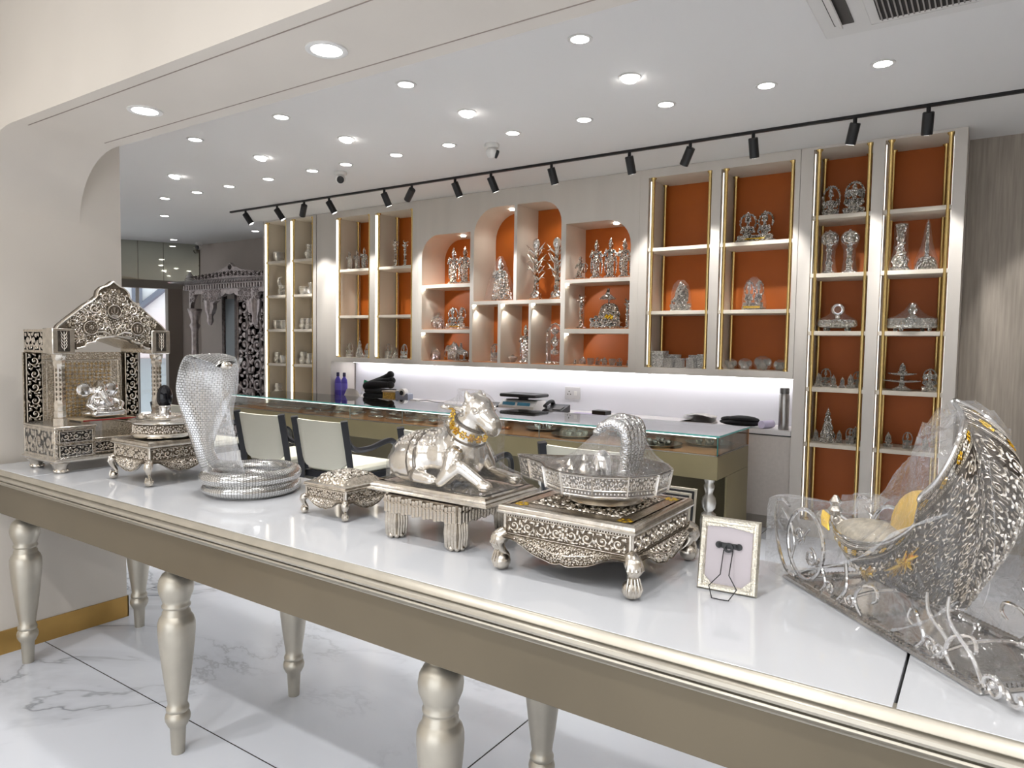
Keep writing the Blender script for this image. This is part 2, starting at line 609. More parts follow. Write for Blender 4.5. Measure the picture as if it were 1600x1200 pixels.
def boss(mb, P, x, y, r, h, seg=8, mi=0):
    vs = [P(x, y, h)]
    for (q, hh) in ((.6, .8), (1, -.25)):
        for i in range(seg):
            a = 2 * pi * i / seg
            vs.append(P(x + r * q * cos(a), y + r * q * sin(a), h * hh))
    fs = [(0, 1 + i, 1 + (i + 1) % seg) for i in range(seg)]
    fs += [(1 + i, 1 + seg + i, 1 + seg + (i + 1) % seg, 1 + (i + 1) % seg) for i in range(seg)]
    mb.add(vs, fs, mi, True)


def flower(mb, P, x, y, r, h, n=6, mi=0, mi_c=None):
    for i in range(n):
        a = 2 * pi * i / n
        boss(mb, P, x + r * .62 * cos(a), y + r * .62 * sin(a), r * .36, h, 6, mi)
    boss(mb, P, x, y, r * .3, h * 1.3, 6, mi if mi_c is None else mi_c)


def spiral(mb, P, cx, cy, R, a0, sgn, w, h, turns=1.5, mi=0, n=18, leaves=True):
    pts, ws = [], []
    for k in range(n + 1):
        t = k / n
        a = a0 + sgn * 2 * pi * turns * t
        r = R * (1 - .86 * t ** .8)
        pts.append((cx + r * cos(a), cy + r * sin(a)))
        ws.append(w * (1 - .55 * t) * (0.35 + .65 * min(1, t * 5)))
    ribbon(mb, P, pts, ws, h, mi)
    boss(mb, P, cx, cy, w * 1.25, h * 1.1, 6, mi)
    if leaves:
        for k in range(6):
            a = a0 + sgn * (0.3 + k * 0.98)
            q = []
            for j in range(5):
                t = j / 4
                rr = R * (0.96 + .40 * t)
                aa = a + sgn * (.62 * t)
                q.append((cx + rr * cos(aa), cy + rr * sin(aa)))
            ribbon(mb, P, q, [w * x for x in (.6, 1.1, 1.0, .6, .08)], h * .8, mi)
        for k in range(4):
            a = pi / 4 + k * pi / 2
            q = [(cx + R * f * cos(a + b), cy + R * f * sin(a + b)) for f, b in ((1.18, -.3), (1.34, -.08), (1.55, .0))]
            ribbon(mb, P, q, [w * x for x in (.3, 1.0, .15)], h * .8, mi)


def scrollwork(mb, P, x0, x1, y0, y1, cell=None, h=0.003, seed=1, mi=0, inside=None, wr=.125, leaves=True):
    """fills a panel with alternating acanthus spirals"""
    rn = random.Random(seed)
    W, Hh = x1 - x0, y1 - y0
    cell = cell or min(W, Hh)
    nx, ny = max(1, round(W / cell)), max(1, round(Hh / cell))
    cw, ch = W / nx, Hh / ny
    for j in range(ny):
        for i in range(nx):
            cx, cy = x0 + (i + .5) * cw, y0 + (j + .5) * ch
            if inside and not inside(cx, cy):
                continue
            R = .40 * min(cw, ch)
            sg = 1 if (i + j) % 2 == 0 else -1
            a0 = (pi if sg > 0 else 0) + rn.uniform(-.4, .4) + (0 if j % 2 == 0 else pi * .5)

            def PP(u, v, hh, cx=cx, cy=cy):
                sxx, syy = (cw / min(cw, ch)), (ch / min(cw, ch))
                return P(cx + (u - cx) * min(sxx, 1.5), cy + (v - cy) * min(syy, 1.5), hh)
            spiral(mb, PP, cx, cy, R, a0, sg, wr * 2.2 * R, h, 1.35, mi, leaves=leaves)
            for (ex, ey) in ((-.43, -.43), (.43, .43)) if leaves else ():
                boss(mb, P, cx + ex * cw, cy + ey * ch, R * .14, h * .8, 6, mi)


def plane_map(o, u, v, n):
    o, u, v, n = Vector(o), Vector(u), Vector(v), Vector(n)
    return lambda a, b, h: o + u * a + v * b + n * h


def beads(mb, P, pts, r, h, mi=0, seg=6):
    for (x, y) in pts:
        boss(mb, P, x, y, r, h, seg, mi)


def smoothstep(a, b, x):
    t = max(0, min(1, (x - a) / (b - a)))
    return t * t * (3 - 2 * t)


def bez(p0, p1, p2, p3, n=12):
    out = []
    for k in range(n + 1):
        t = k / n
        out.append(tuple(p0[i] * (1 - t) ** 3 + 3 * p1[i] * t * (1 - t) ** 2 + 3 * p2[i] * t * t * (1 - t) + p3[i] * t ** 3 for i in range(len(p0))))
    return out


def catmull(ps, n=6, closed=False):
    out = []
    N = len(ps)
    for k in range(N if closed else N - 1):
        g = lambda i: ps[i % N] if closed else ps[max(0, min(N - 1, i))]
        p0, p1, p2, p3 = g(k - 1), g(k), g(k + 1), g(k + 2)
        for j in range(n):
            t = j / n
            out.append(tuple(.5 * (2 * b + (c - a) * t + (2 * a - 5 * b + 4 * c - d) * t * t + (3 * b - a - 3 * c + d) * t ** 3)
                             for a, b, c, d in zip(p0, p1, p2, p3)))
    if not closed:
        out.append(tuple(ps[-1]))
    return out

# ================================================================== THE ROOM
CEIL = 2.86
PX = -3.544          # face of the left pier
FX0, FX1, FY0, FY1 = -11.4, 2.6, -3.6, 6.7

fl = struct(MB().box(FX0, FX1, FY0, FY1, -0.06, -0.002).build('floor', M_grout))
TX, TY, G = 2.475, 1.275, 0.006
tile_me = MB().box(0, TX - G, 0, TY - G, -0.0015, 0.0, 0).mesh('tile', M_floor)
for i in range(-4, 2):
    for j in range(-4, 5):
        x, y = -1.365 + i * TX + G / 2, 1.425 + j * TY + G / 2
        if x > FX1 - .2 or x + TX < FX0 or y + TY < FY0 or y > FY1:
            continue
        link('floor_tile', tile_me, fl, (x, y, 0.0))

struct(MB().box(FX0, FX1, 1.62, FY1, CEIL, CEIL + 0.1).build('ceiling', M_ceil))
struct(MB().box(PX - 0.3, FX1, FY0, 1.2, 3.3, 3.4).build('ceiling_front', M_ceil))

# beam with a coved end that runs down into the pier
mb = MB()
SZ, BY0, BY1 = 2.233, 1.214, 1.614
cove = [(PX, SZ - 0.30)]
for k in range(1, 13):
    a = pi - .5 * pi * k / 12
    cove.append((PX + 0.34 + 0.34 * cos(a), SZ - 0.30 + 0.30 * sin(a)))
poly = cove + [(FX1, SZ), (FX1, 3.3), (PX, 3.3)]
mb.prism(poly, (0, BY1, 0), (1, 0, 0), (0, 0, 1), (0, -1, 0), BY1 - BY0, 0)
struct(mb.build('trim_beam', M_plaster, sharp=30))
for gy in (1.264, 1.554):
    struct(MB().box(-3.18, FX1 - .01, gy - 0.0018, gy + 0.0018, SZ - 0.0015, SZ + 0.002).build('trim_groove_shade', M_groove_shade))  # proud strip, coloured dark for the shade inside a recessed groove

struct(MB().box(FX0, PX, FY0, 1.80, 0, 3.3).build('wall_left', M_plaster))
mb = MB().box(PX - 0.0, PX + 0.006, FY0 + .05, 1.806, 0.0, 0.105).box(PX - 1.5, PX + 0.006, 1.80, 1.806, 0, 0.105)
struct(mb.build('baseboard_left', M_brass))
struct(MB().box(FX1, FX1 + 0.1, FY0, FY1, 0, 3.3).build('wall_right', M_plaster))
struct(MB().box(-0.18, FX1, 5.90, 6.0, 0, CEIL).build('wall_back', M_fabric_wall))
struct(MB().box(-10.9, -7.3, 6.40, 6.5, 0, CEIL).build('wall_far', mat('far_wall_paint', srgb(176, 166, 158), 0.7, noise=(3, 0.04, 2))))
struct(MB().box(-7.52, -0.18, 5.93, 6.02, 0, CEIL).build('wall_behind_units', M_unit))
# shop front behind the viewer: lintel and two piers, open to daylight
mb = MB().box(PX, FX1, FY0, FY0 + .15, 2.5, 3.3).box(PX, PX + .5, FY0, FY0 + .15, 0, 2.5).box(FX1 - .4, FX1, FY0, FY0 + .15, 0, 2.5)
struct(mb.build('wall_front', M_plaster))

# mirror wall at the far end, with a glazed door under it
MA = Vector((-10.22, 6.4, 0)); MD = Vector((-0.4864, -0.8737, 0)); MN = Vector((0.8737, -0.4864, 0))
mw = thing('wall_mirror', None, None); struct(mw)


def mwall(mb, s0, s1, z0, z1, t0, t1, mi=0):
    vs = [MA + MD * s + MN * t + Vector((0, 0, z)) for z in (z0, z1) for (s, t) in ((s0, t0), (s1, t0), (s1, t1), (s0, t1))]
    return mb.add(vs, [(0, 3, 2, 1), (4, 5, 6, 7), (0, 1, 5, 4), (1, 2, 6, 5), (2, 3, 7, 6), (3, 0, 4, 7)], mi)


M_lintel = mat('lintel_brown', srgb(104, 96, 86), 0.5)
mwall(MB(), -0.1, 5.2, 2.28, CEIL, -0.12, -0.01).build('mirror_backing', M_lintel, mw)
M_mirror = mat('mirror_glass', srgb(178, 178, 166), 0.03, 1.0)
for (a, b) in ((0.02, 0.513), (0.519, 0.857), (0.863, 1.60), (1.606, 2.4)):
    mwall(MB(), a, b, 2.282, CEIL - .002, -0.01, 0.0).build('mirror_panel', M_mirror, mw)
mwall(MB(), 0.0, 5.2, 2.16, 2.28, -0.12, 0.03).build('lintel', M_lintel, mw)
mwall(MB(), 0.26, 0.46, 0, 2.16, -0.12, 0.03).build('door_post', mat('post_brown', srgb(92, 80, 70), 0.5), mw)
mwall(MB(), -0.1, 0.26, 0, 2.16, -0.12, 0.0).build('wall_strip', MATS['far_wall_paint'], mw)
mwall(MB(), 1.45, 5.2, 0, 2.16, -0.12, 0.0).build('wall_strip', MATS['far_wall_paint'], mw)
dr = thing('door_1', None, None); struct(dr)
mwall(MB(), 0.46, 0.50, 0, 2.16, -0.10, -0.04).build('door_frame', M_white, dr)
mwall(MB(), 0.85, 0.90, 0, 2.16, -0.10, -0.04).build('door_frame', M_steel, dr)
mwall(MB(), 0.50, 0.85, 0.02, 2.16, -0.075, -0.065).build('door_pane', M_glass, dr)
mwall(MB(), 0.90, 1.45, 0.02, 2.16, -0.075, -0.065).build('door_pane', M_glass, dr)
# what stands in the street beyond that door
bl = thing('street_building', 'white street building with red awning and grey beams beyond the glass door', 'building')
mwall(MB(), -3, 4, 0, 1.02, -3.2, -3.0).build('parapet', mat('street_grey', srgb(150, 154, 160), 0.7), bl)
mwall(MB(), -3, 4, 1.02, 1.22, -3.3, -3.02).build('shutter', mat('street_white', srgb(236, 236, 240), 0.7), bl)
mwall(MB(), -3, 4, 1.22, 1.42, -3.2, -2.8).build('awning', mat('awning_red', srgb(214, 92, 100), 0.7), bl)
mwall(MB(), -3, 4, 1.42, 4.2, -3.6, -3.4).build('facade', MATS['street_white'], bl)
M_beamgrey = mat('beam_grey', srgb(104, 110, 126), 0.6)
mwall(MB(), 0.86, 1.04, 1.5, 3.6, -3.4, -3.3).build('column', M_beamgrey, bl)
mb = MB()
p0 = MA + MD * 0.95 + MN * -3.32 + Vector((0, 0, 1.95)); p1 = MA + MD * 0.45 + MN * -3.32 + Vector((0, 0, 2.4))
mb.cyl(p0, p1, 0.06, 6)
mb.build('brace', M_beamgrey, bl)

# ------------------------------------------------------------------ ceiling fixtures
dl_ring = MB().lathe([(0.044, 0.0), (0.060, 0.0), (0.060, -0.004), (0.052, -0.006), (0.044, -0.004), (0.044, 0.0)], seg=24, cap=False).mesh('ring', M_white, 40)
dl_lens = MB().lathe([(0.0445, 0.0), (0.0445, -0.0030), (0.0008, -0.0034)], seg=20).mesh('lens', M_lens, 40)


def downlight(x, y, z, label, group, power=DOWN_W, sc=1.0, tilt=0.0, cone=60):
    t = thing('downlight', label, 'ceiling light', (x, y, z), 0, group)
    t.scale = (sc, sc, sc)
    link('trim_ring', dl_ring, t)
    l = link('lens', dl_lens, t)
    if tilt:
        l.rotation_euler = (radians(-tilt), 0, 0); l.location = (0, -0.004, -0.012)
    spot('downlight_beam', (x, y, z - 0.03), (x, y, z - 1), power, cone, 0.8, 0.045 * sc)
    return t


DLG = 'recessed ceiling downlights'
ORD = ['nearest', 'second', 'third', 'fourth', 'fifth', 'sixth', 'seventh', 'eighth', 'ninth', 'tenth', 'eleventh', 'twelfth']
for k, x in enumerate((-1.69, -2.81, -3.91, -4.89)):
    downlight(x, 3.03, CEIL, f'round white downlight, {ORD[k]} from the right in the row beside the beam', DLG)
for k, x in enumerate((-1.69, -2.81, -3.91, -4.89, -6.12)):
    downlight(x, 3.59, CEIL, f'tilted white downlight, {ORD[k]} from the right in the middle ceiling row', DLG, tilt=16)
for k, x in enumerate((-0.52, -1.10, -1.69, -2.25, -2.81, -3.38, -3.91, -4.475, -4.89, -5.49, -6.08, -6.61)):
    downlight(x, 4.11, CEIL, f'round white downlight, {ORD[k]} from the right in the row beside the black track', DLG, power=DOWN_W * .8)
downlight(-7.19, 4.11, CEIL, 'round white downlight at the far left end of the row beside the track', DLG)
downlight(-8.2, 4.68, CEIL, 'small round downlight alone on the far ceiling above the silver temple cap', DLG)
downlight(-10.05, 5.87, CEIL, 'round downlight nearest the mirror panels, doubled by its reflection', DLG, power=6)
downlight(-8.24, 5.96, CEIL, 'round downlight over the carved shrine beside the far shelf tower', DLG, power=6)
downlight(-1.61, 1.405, SZ, 'large round downlight in the beam, right of the pair', 'downlights in the beam', power=DOWN_W * .15, cone=125)
downlight(-2.60, 1.415, SZ, 'large round downlight in the beam near the left pier', 'downlights in the beam', power=DOWN_W * .14, cone=125)
# the same grid goes on where the frame ends
for k, x in enumerate((-0.6, 0.6, 1.7)):
    downlight(x, 3.03, CEIL, f'round white downlight of the row beside the beam, {ORD[k]} beyond the right edge'.replace('nearest', 'first'), DLG)
downlight(0.6, 1.405, SZ, 'large round downlight in the beam beyond the right edge', 'downlights in the beam', power=DOWN_W * .14, cone=125)
downlight(-0.5, 1.405, SZ, 'large round downlight in the beam above the right half of the table', 'downlights in the beam', power=DOWN_W * .12, cone=125)
for k, x in enumerate((-2.6, -1.0, 0.6)):  # unseen lamps added to throw light from the viewer's side
    for y in (-2.0, -0.4):
        downlight(x, y, 3.3, 'round white downlight of the front ceiling behind the viewer, ' + ('far' if y < -1 else 'near') + ' row, ' + ('left', 'middle', 'right')[k], 'front ceiling downlights', power=DOWN_W * .72, cone=150)

# black track with heads
tr = thing('light_track', 'long thin black lighting track running along the ceiling', 'light track', (0, 0, 0))
MB().box(-7.25, 0.9, 4.905, 4.93, CEIL - 0.018, CEIL).build('rail', M_black, tr)
heads = [(-6.97, 25, 10), (-6.42, 25, 10), (-5.98, -35, 200), (-5.60, 20, 10), (-4.83, 12, 0), (-4.48, -48, 250), (-3.97, 12, 0), (-3.58, 14, 0),
         (-2.98, 6, 0), (-2.30, 3, 0), (-1.83, -30, 230), (-1.39, 0, 0), (-0.765, -14, 270), (-0.367, -4, 0), (0.35, 5, 0)]
HL = ['farthest track head, tipped right, above the pale far shelf tower', 'second track head from the far end, tipped right', 'third track head from the far end, tipped left with its face showing',
      'fourth track head from the far end, tipped slightly right', 'fifth track head from the far end, hanging near the far orange bays', 'track head tipped sharply left showing its white face, left of centre',
      'seventh track head from the far end, above the low arched niche', 'eighth track head from the far end, right of the pair by the arch', 'track head above the tall arched niches in the middle',
      'upright track head above the right arched niche', 'track head tipped left with its white face showing, over the tan bays', 'upright track head above the wide tan bay',
      'track head tipped left above the right shelf tower', 'last upright track head in view at the right', 'track head beyond the right edge of the view']
for (x, tl, az), lab in zip(heads, HL):
    h = thing('track_head', 'black cylinder ' + lab, 'track light', (x, 4.917, CEIL - 0.018), 0, 'heads on the black track')
    MB().lathe([(0.012, 0), (0.012, -0.035)], seg=10).build('stem', M_black, h)
    b = MB().lathe([(0.030, -0.115), (0.032, -0.112), (0.032, 0.012), (0.028, 0.016)], seg=18).build('housing', M_black, h, loc=(0, 0, -0.045))
    lens = MB().lathe([(0.026, -0.1158), (0.026, -0.1152)], seg=16).build('face', mat('track_face', (.9, .9, .9), .5, emit=((1, .98, .95), 3.0)), b)
    # heads lean towards the shelves
    ry = radians(tl); rx = radians(-22 if az in (0, 10) else 14)
    b.rotation_euler = (-rx if az in (0, 10) else rx, -ry if az in (0, 10) else abs(ry), 0)
    spot('track_beam', (x, 4.98, CEIL - 0.2), (x + .25 * sin(radians(tl)), 5.9, 1.5), TRACK_W, 46, 0.5, 0.03)

# ceiling cassette
ac = thing('air_conditioner', 'white ceiling cassette air conditioner with louvre and dark grille', 'air conditioner', (0.0, 3.25, CEIL))
mb = MB()
mb.box(-0.70, 0.30, -0.64, 0.36, -0.022, 0.0, 0, .008)
mb.build('panel', M_white, ac)
for q, (x0, x1, y0, y1) in enumerate(((-0.64, -0.56, -0.44, 0.22), (0.16, 0.24, -0.44, 0.22))):
    s = MB().box(x0, x1, y0, y1, -0.026, -0.0225).build('louvre_slot', M_greydark, ac)
    o = MB().box(-0.022, 0.022, 0, y1 - y0 - .02, -0.003, 0.003).build('louvre_blade', M_white, ac, loc=((x0 + x1) / 2 - .02, y0 + .01, -0.034), rot=(0, radians(35), 0))
fr = MB()
fr.box(-0.50, 0.14, -0.58, 0.27, -0.032, -0.0225, 0, .004)
fr.build('grille_frame', M_white, ac)
MB().box(-0.46, 0.10, -0.54, 0.235, -0.034, -0.0322).build('grille_back', mat('grille_dark', srgb(40, 36, 34), .7), ac)
sl = MB().box(-0.003, 0.003, -0.54, 0.235, -0.04, -0.0343).mesh('grille_slat', mat('grille_slat', srgb(150, 146, 142), .5))
for k in range(28):
    link('grille_slat', sl, ac, (-0.45 + k * 0.02, 0, 0))
MB().box(-0.50, 0.14, 0.285, 0.345, -0.027, -0.0225).build('louvre_flap', M_white, ac)

# ceiling cameras
for (x, y, r, lab) in ((-4.714, 4.27, 0.7, 'white ceiling camera with black eye, left of the pair'), (-3.09, 4.25, 2.2, 'white ceiling camera turned away, above the middle niches'),
                       (-10.02, 6.25, 0.3, 'small white camera under the far ceiling beside the mirror')):
    c = thing('security_camera', lab, 'camera', (x, y, CEIL), r, 'ceiling cameras')
    MB().lathe([(0.05, 0), (0.055, -0.012), (0.05, -0.028), (0.03, -0.034)], seg=18).build('base', M_white, c)
    MB().sphere((0, 0, -0.065), 0.042, 16, 10).build('ball', M_white, c)
    MB().lathe([(0.030, 0), (0.031, 0.02), (0.026, 0.024)], (0, -0.025, -0.07), 14, axis=(0.2, -1, -.35)).build('eye', M_black, c)

# ================================================================== LONG TABLE
TZ = 0.85
TX0, TX1, TY0, TY1 = -3.50, 1.25, 1.205, 1.855
tb = thing('display_table', 'long champagne leaf table with white marble top and turned legs', 'table', (0, 0, 0))
mb = MB()
prof = [(-0.02, TZ - .001), (0.0, TZ - .001), (0.004, TZ - .003), (0.015, TZ - 0.015), (0.016, TZ - .017), (0.011, TZ - .0185), (0.011, TZ - .0205), (0.019, TZ - .022), (0.0235, TZ - .0255), (0.0255, TZ - .031), (0.0235, TZ - .0365),
        (0.018, TZ - .0395), (0.010, TZ - .0405), (0.010, TZ - .0425), (0.018, TZ - .0435), (0.0205, TZ - .047), (0.018, TZ - .0505), (0.012, TZ - .0535), (0.006, TZ - .058), (0.002, TZ - .062), (0.0, TZ - .066), (-0.02, TZ - .066)]
rect_sweep(mb, prof, TX0, TX1, TY0, TY1, 0, True)
mb.build('edge_moulding', M_champ, tb, sharp=32)
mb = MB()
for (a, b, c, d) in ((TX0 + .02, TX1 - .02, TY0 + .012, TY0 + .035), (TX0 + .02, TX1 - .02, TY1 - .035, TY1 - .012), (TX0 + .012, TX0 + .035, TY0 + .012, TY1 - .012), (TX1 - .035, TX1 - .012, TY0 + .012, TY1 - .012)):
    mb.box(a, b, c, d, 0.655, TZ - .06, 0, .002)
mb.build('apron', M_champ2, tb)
MB().box(TX0 + .02, TX1 - .02, TY0 + .02, TY1 - .02, TZ - .045, TZ - .016).build('bed', M_greydark, tb)
for (a, b) in ((TX0 + .001, -3.105), (-3.1, -0.1005), (-0.0955, TX1 - .001)):
    MB().box(a, b, TY0 + .001, TY1 - .001, TZ - .016, TZ, 0, .0012).build('marble_slab', M_top, tb)
lp = [(0.021, 0), (0.0235, 0.05), (0.0255, 0.091), (0.031, 0.098), (0.039, 0.115), (0.0405, 0.127), (0.038, 0.138), (0.033, 0.146), (0.036, 0.150), (0.0365, 0.158), (0.033, 0.166), (0.0305, 0.172),
      (0.034, 0.20), (0.041, 0.249), (0.050, 0.325), (0.0565, 0.39), (0.059, 0.43), (0.0585, 0.452), (0.054, 0.468), (0.047, 0.478), (0.0445, 0.483), (0.0445, 0.49), (0.040, 0.496), (0.0395, 0.503), (0.045, 0.507),
      (0.0455, 0.513), (0.041, 0.520), (0.046, 0.536), (0.054, 0.556), (0.0565, 0.578), (0.053, 0.60), (0.043, 0.618), (0.031, 0.626), (0.029, 0.632), (0.033, 0.638), (0.037, 0.646), (0.037, 0.66)]
leg_me = MB().lathe(lp, seg=32).mesh('leg', M_champ, 50)
for x in (-3.37, -2.22, -1.07, 0.08, 1.16):
    for y in (1.29, 1.77):
        link('leg', leg_me, tb, (x, y, 0))

# ================================================================== WALL OF SHELVES
YF = 5.53            # front plane
DEP = 0.37


def gold_posts(par, x0, x1, z0, z1, yf, yb, r=0.0125, rear=True):
    pts = [(x0 + .035, yf + .02), (x1 - .02, yf + .02)]
    if rear:
        pts += [(x0 + .02, yb - .05), (x1 - .06, yb - .05)]
    for (x, y) in pts:
        MB().lathe([(r * 1.7, z0), (r * 1.7, z0 + .012), (r, z0 + .022), (r, z1 - .022), (r * 1.9, z1 - .006), (r * 1.9, z1)], (x, y, 0), 12).build('brass_post', M_gold, par)


def bay_unit(name, label, x0, x1, zb, zt, bays, shelves, open_z, led, tan=True, back_mat=None, base=True):
    t = thing(name, label, 'shelving')
    mb = MB()
    holes = [rect(a, b, open_z[0], open_z[1]) for a, b in bays]
    plate_holes(rect(x0, x1, zb, zt), holes, YF, DEP, mb, 0, 1)
    mb.build('carcass', [M_unit, M_cream], t)
    for (a, b) in bays:
        MB().box(a - .01, b + .01, YF + DEP, YF + DEP + .015, open_z[0] - .01, open_z[1] + .01).build('back_panel', back_mat or M_tan, t)
        for z in shelves:
            MB().box(a + .001, b - .001, YF + .012, YF + DEP - .002, z - .030, z, 0, .002).build('shelf', M_cream, t)
        gold_posts(t, a, b, open_z[0] + .001, open_z[1], YF, YF + DEP)
        if led:
            e = MB().box(a + .0005, a + .004, YF + .004, YF + .045, open_z[0] + .02, open_z[1] - .02).build('led_strip', M_led, t)
            MB().box(b - .004, b - .0005, YF + .05, YF + .08, open_z[0] + .02, open_z[1] - .02).build('led_strip', M_led, t)
        else:
            MB().box(b - .004, b - .0005, YF + .05, YF + .062, open_z[0] + .02, open_z[1] - .02).build('led_strip', M_led_dim, t)
            MB().box(a + .0005, a + .004, YF + .05, YF + .062, open_z[0] + .02, open_z[1] - .02).build('led_strip', M_led_dim, t)
    return t


TZL = [2.365, 1.95, 1.535, 1.115, 0.70]
bay_unit('shelf_tower', 'pale lit shelf tower with cream backs beside the carved shrine', -7.49, -6.52, 0.0, CEIL - .002, [(-7.46, -7.05), (-6.975, -6.573)], TZL, (0.12, 2.84), True, back_mat=M_cream)
pn = thing('wall_panel', 'narrow plain cream wall panel beside the pale shelf tower', 'panel')
MB().box(-6.51, -6.272, YF + .005, YF + DEP, 0, CEIL - .002).build('panel_face', M_unit, pn)
bay_unit('hanging_bay', 'lit double shelf bay with brass posts left of the arched niches', -6.27, -4.95, 1.165, CEIL - .002, [(-6.18, -5.647), (-5.564, -5.024)], [2.207, 1.69], (1.217, 2.785), True)
bay_unit('hanging_bay', 'wide double shelf bay with tan back right of the arched niches', -2.48, -1.213, 1.165, CEIL - .002, [(-2.406, -1.873), (-1.80, -1.25)], [2.212, 1.69], (1.22, 2.787), False)
bay_unit('shelf_tower', 'right floor-standing shelf tower with brass posts and tan back', -1.21, -0.182, 0.0, CEIL - .002, [(-1.124, -0.737), (-0.661, -0.256)], [2.365, 1.945, 1.525, 1.11, 0.70], (0.12, 2.84), False)

# arched niche unit
nu = thing('niche_unit', 'cream wall unit of arched and square niches with tan backs', 'shelving')
holes = [rrect(-4.892, -4.265, 1.99, 2.49, 0.22, ('tl',)), rect(-4.892, -4.265, 1.535, 1.955), rect(-4.892, -4.265, 1.21, 1.50),
         rrect(-4.221, -3.748, 1.81, 2.70, 0.26, ('tl',)), rrect(-3.715, -3.236, 1.81, 2.70, 0.20, ('tr',)),
         rect(-4.232, -3.923, 1.213, 1.775), rect(-3.889, -3.572, 1.213, 1.775), rect(-3.547, -3.230, 1.213, 1.775),
         rrect(-3.186, -2.555, 1.98, 2.475, 0.22, ('tr',)), rect(-3.186, -2.555, 1.54, 1.948), rect(-3.186, -2.555, 1.213, 1.50)]
mb = MB()
plate_holes(rect(-4.949, -2.481, 1.165, CEIL - .002), holes, YF, DEP, mb, 0, 1)
mb.build('carcass', [M_unit, M_cream], nu, sharp=30)
for h in holes:
    xs = [p[0] for p in h]; zs = [p[1] for p in h]
    MB().box(min(xs) - .005, max(xs) + .005, YF + DEP, YF + DEP + .015, min(zs) - .005, max(zs) + .005).build('back_panel', M_tan, nu)
    MB().box(min(xs) + .001, max(xs) - .001, YF + .02, YF + DEP - .002, min(zs) + .0005, min(zs) + .006).build('shelf_mat', M_shelfwood, nu)
    arch = len(h) > 5
    cx, zt = (min(xs) + max(xs)) / 2, max(zs)
    if arch:
        px = cx + (.1 if h[-1][0] == min(xs) or abs(h[-2][0] - h[-1][0]) < .2 and h[0][0] == min(xs) and len(set(xs)) > 4 and max(zs) - [p[1] for p in h if p[0] == min(xs)][-1] > .01 else -.06)
        MB().lathe([(0.022, zt - .012), (0.024, zt - .010), (0.024, zt - .001)], (px, YF + .16, 0), 16).build('puck_light', mat('puck', (1, 1, 1), .5, emit=((1, .97, .92), 12)), nu)
        spot('niche_beam', (px, YF + .16, zt - .02), (cx, YF + .2, zt - 1), NICHE_W, 130, .7, .02)
    else:
        MB().box(min(xs) + .004, min(xs) + .03, YF + .006, YF + .02, zt - .016, zt - .001).build('corner_light', mat('puck', (1, 1, 1), .5), nu)
        spot('niche_beam', (min(xs) + .03, YF + .03, zt - .03), (cx, YF + .3, min(zs)), NICHE_W * .5, 95, .15, .008)

for a, b in ((-6.18, -5.647), (-5.564, -5.024)):
    pass
# light under the hanging units, over the white back
for q, (a, b) in enumerate(((-6.2, -4.98), (-4.93, -2.5), (-2.46, -1.25))):
    u = thing('under_shelf_light', ['slim light strip under the far hanging bay', 'slim light strip under the arched niches', 'slim light strip under the wide tan bay'][q], 'light strip', (0, 0, 0), 0, 'strips under the hanging units')
    MB().box(a, b, YF + .28, YF + .31, 1.152, 1.1645).build('diffuser', M_led_cool, u)
sb = struct(MB().box(-6.27, -1.21, YF + DEP + .018, YF + DEP + .03, 0.0, 1.20).build('wall_backsplash', M_splash))
# counter under the shelves: base cabinets and one worktop
for k in range(6):
    x0 = -6.27 + k * (5.06 / 6); x1 = x0 + 5.06 / 6
    c = thing('base_cabinet', 'pale textured base cabinet at the right end, next to the shelf tower' if k == 5 else f'pale base cabinet under the back counter, {ORD[k]} from the far end'.replace('nearest', 'first'), 'cabinet', (x0, YF + .02, 0), 0, 'base cabinets')
    MB().box(0.002, 5.06 / 6 - .002, 0.02, DEP - .03, 0.10, 0.735).build('body', M_unit, c)
    MB().box(0.004, 5.06 / 6 - .004, 0.0, 0.018, 0.105, 0.725, 0, .002).build('door', mat('cab_door', srgb(204, 196, 188), .6, noise=(40, .04, 2), bump=('noise', 120, .2, .002)), c)
    MB().box(0.002, 5.06 / 6 - .002, 0.05, DEP - .03, 0, 0.10).build('toe_kick', mat('toe', srgb(172, 164, 154), .5), c)
    MB().box(0.004, 5.06 / 6 - .004, 0.003, 0.02, 0.726, 0.734).build('shadow_gap', M_black, c)
wt = tag(MB().box(-6.27, -1.213, YF + .005, YF + DEP + .018, 0.736, 0.772, 0, .003).build('worktop', mat('worktop', srgb(220, 216, 214), .3)), 'long pale worktop of the back counter under the white panel', 'worktop')

# ================================================================== GLASS COUNTER
CX0, CX1, CY0, CY1 = -6.68, -1.43, 4.50, 5.20
CZ0, CZ1 = 0.69, 0.822
M_mat = mat('case_mat', srgb(206, 142, 92), 0.7, noise=(25, .06, 2))
gc = thing('glass_counter', 'long bronze display counter with green-edged glass top', 'display counter')
mb = MB()
mb.box(CX0, CX1, CY0, CY1, 0.53, CZ0 - .004, 0, .003)
mb.build('apron_box', M_olive, gc)
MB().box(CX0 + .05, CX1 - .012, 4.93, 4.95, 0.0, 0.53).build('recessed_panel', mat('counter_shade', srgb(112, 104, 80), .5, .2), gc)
MB().box(CX1 - .012, CX1, 4.71, CY1, 0.0, 0.53).build('end_panel', M_olive, gc)
MB().box(CX0, CX0 + .012, 4.71, CY1, 0.0, 0.53).build('end_panel', M_olive, gc)
MB().box(CX0 + .01, CX1 - .01, CY0 + .012, CY1 - .012, CZ0 - .004, CZ0 + .004).build('tray_mat', M_mat, gc)
MB().box(CX0, CX1, CY1 - .012, CY1, CZ0, CZ1 - .014).build('rear_panel', M_shelfwood, gc)
mb = MB()
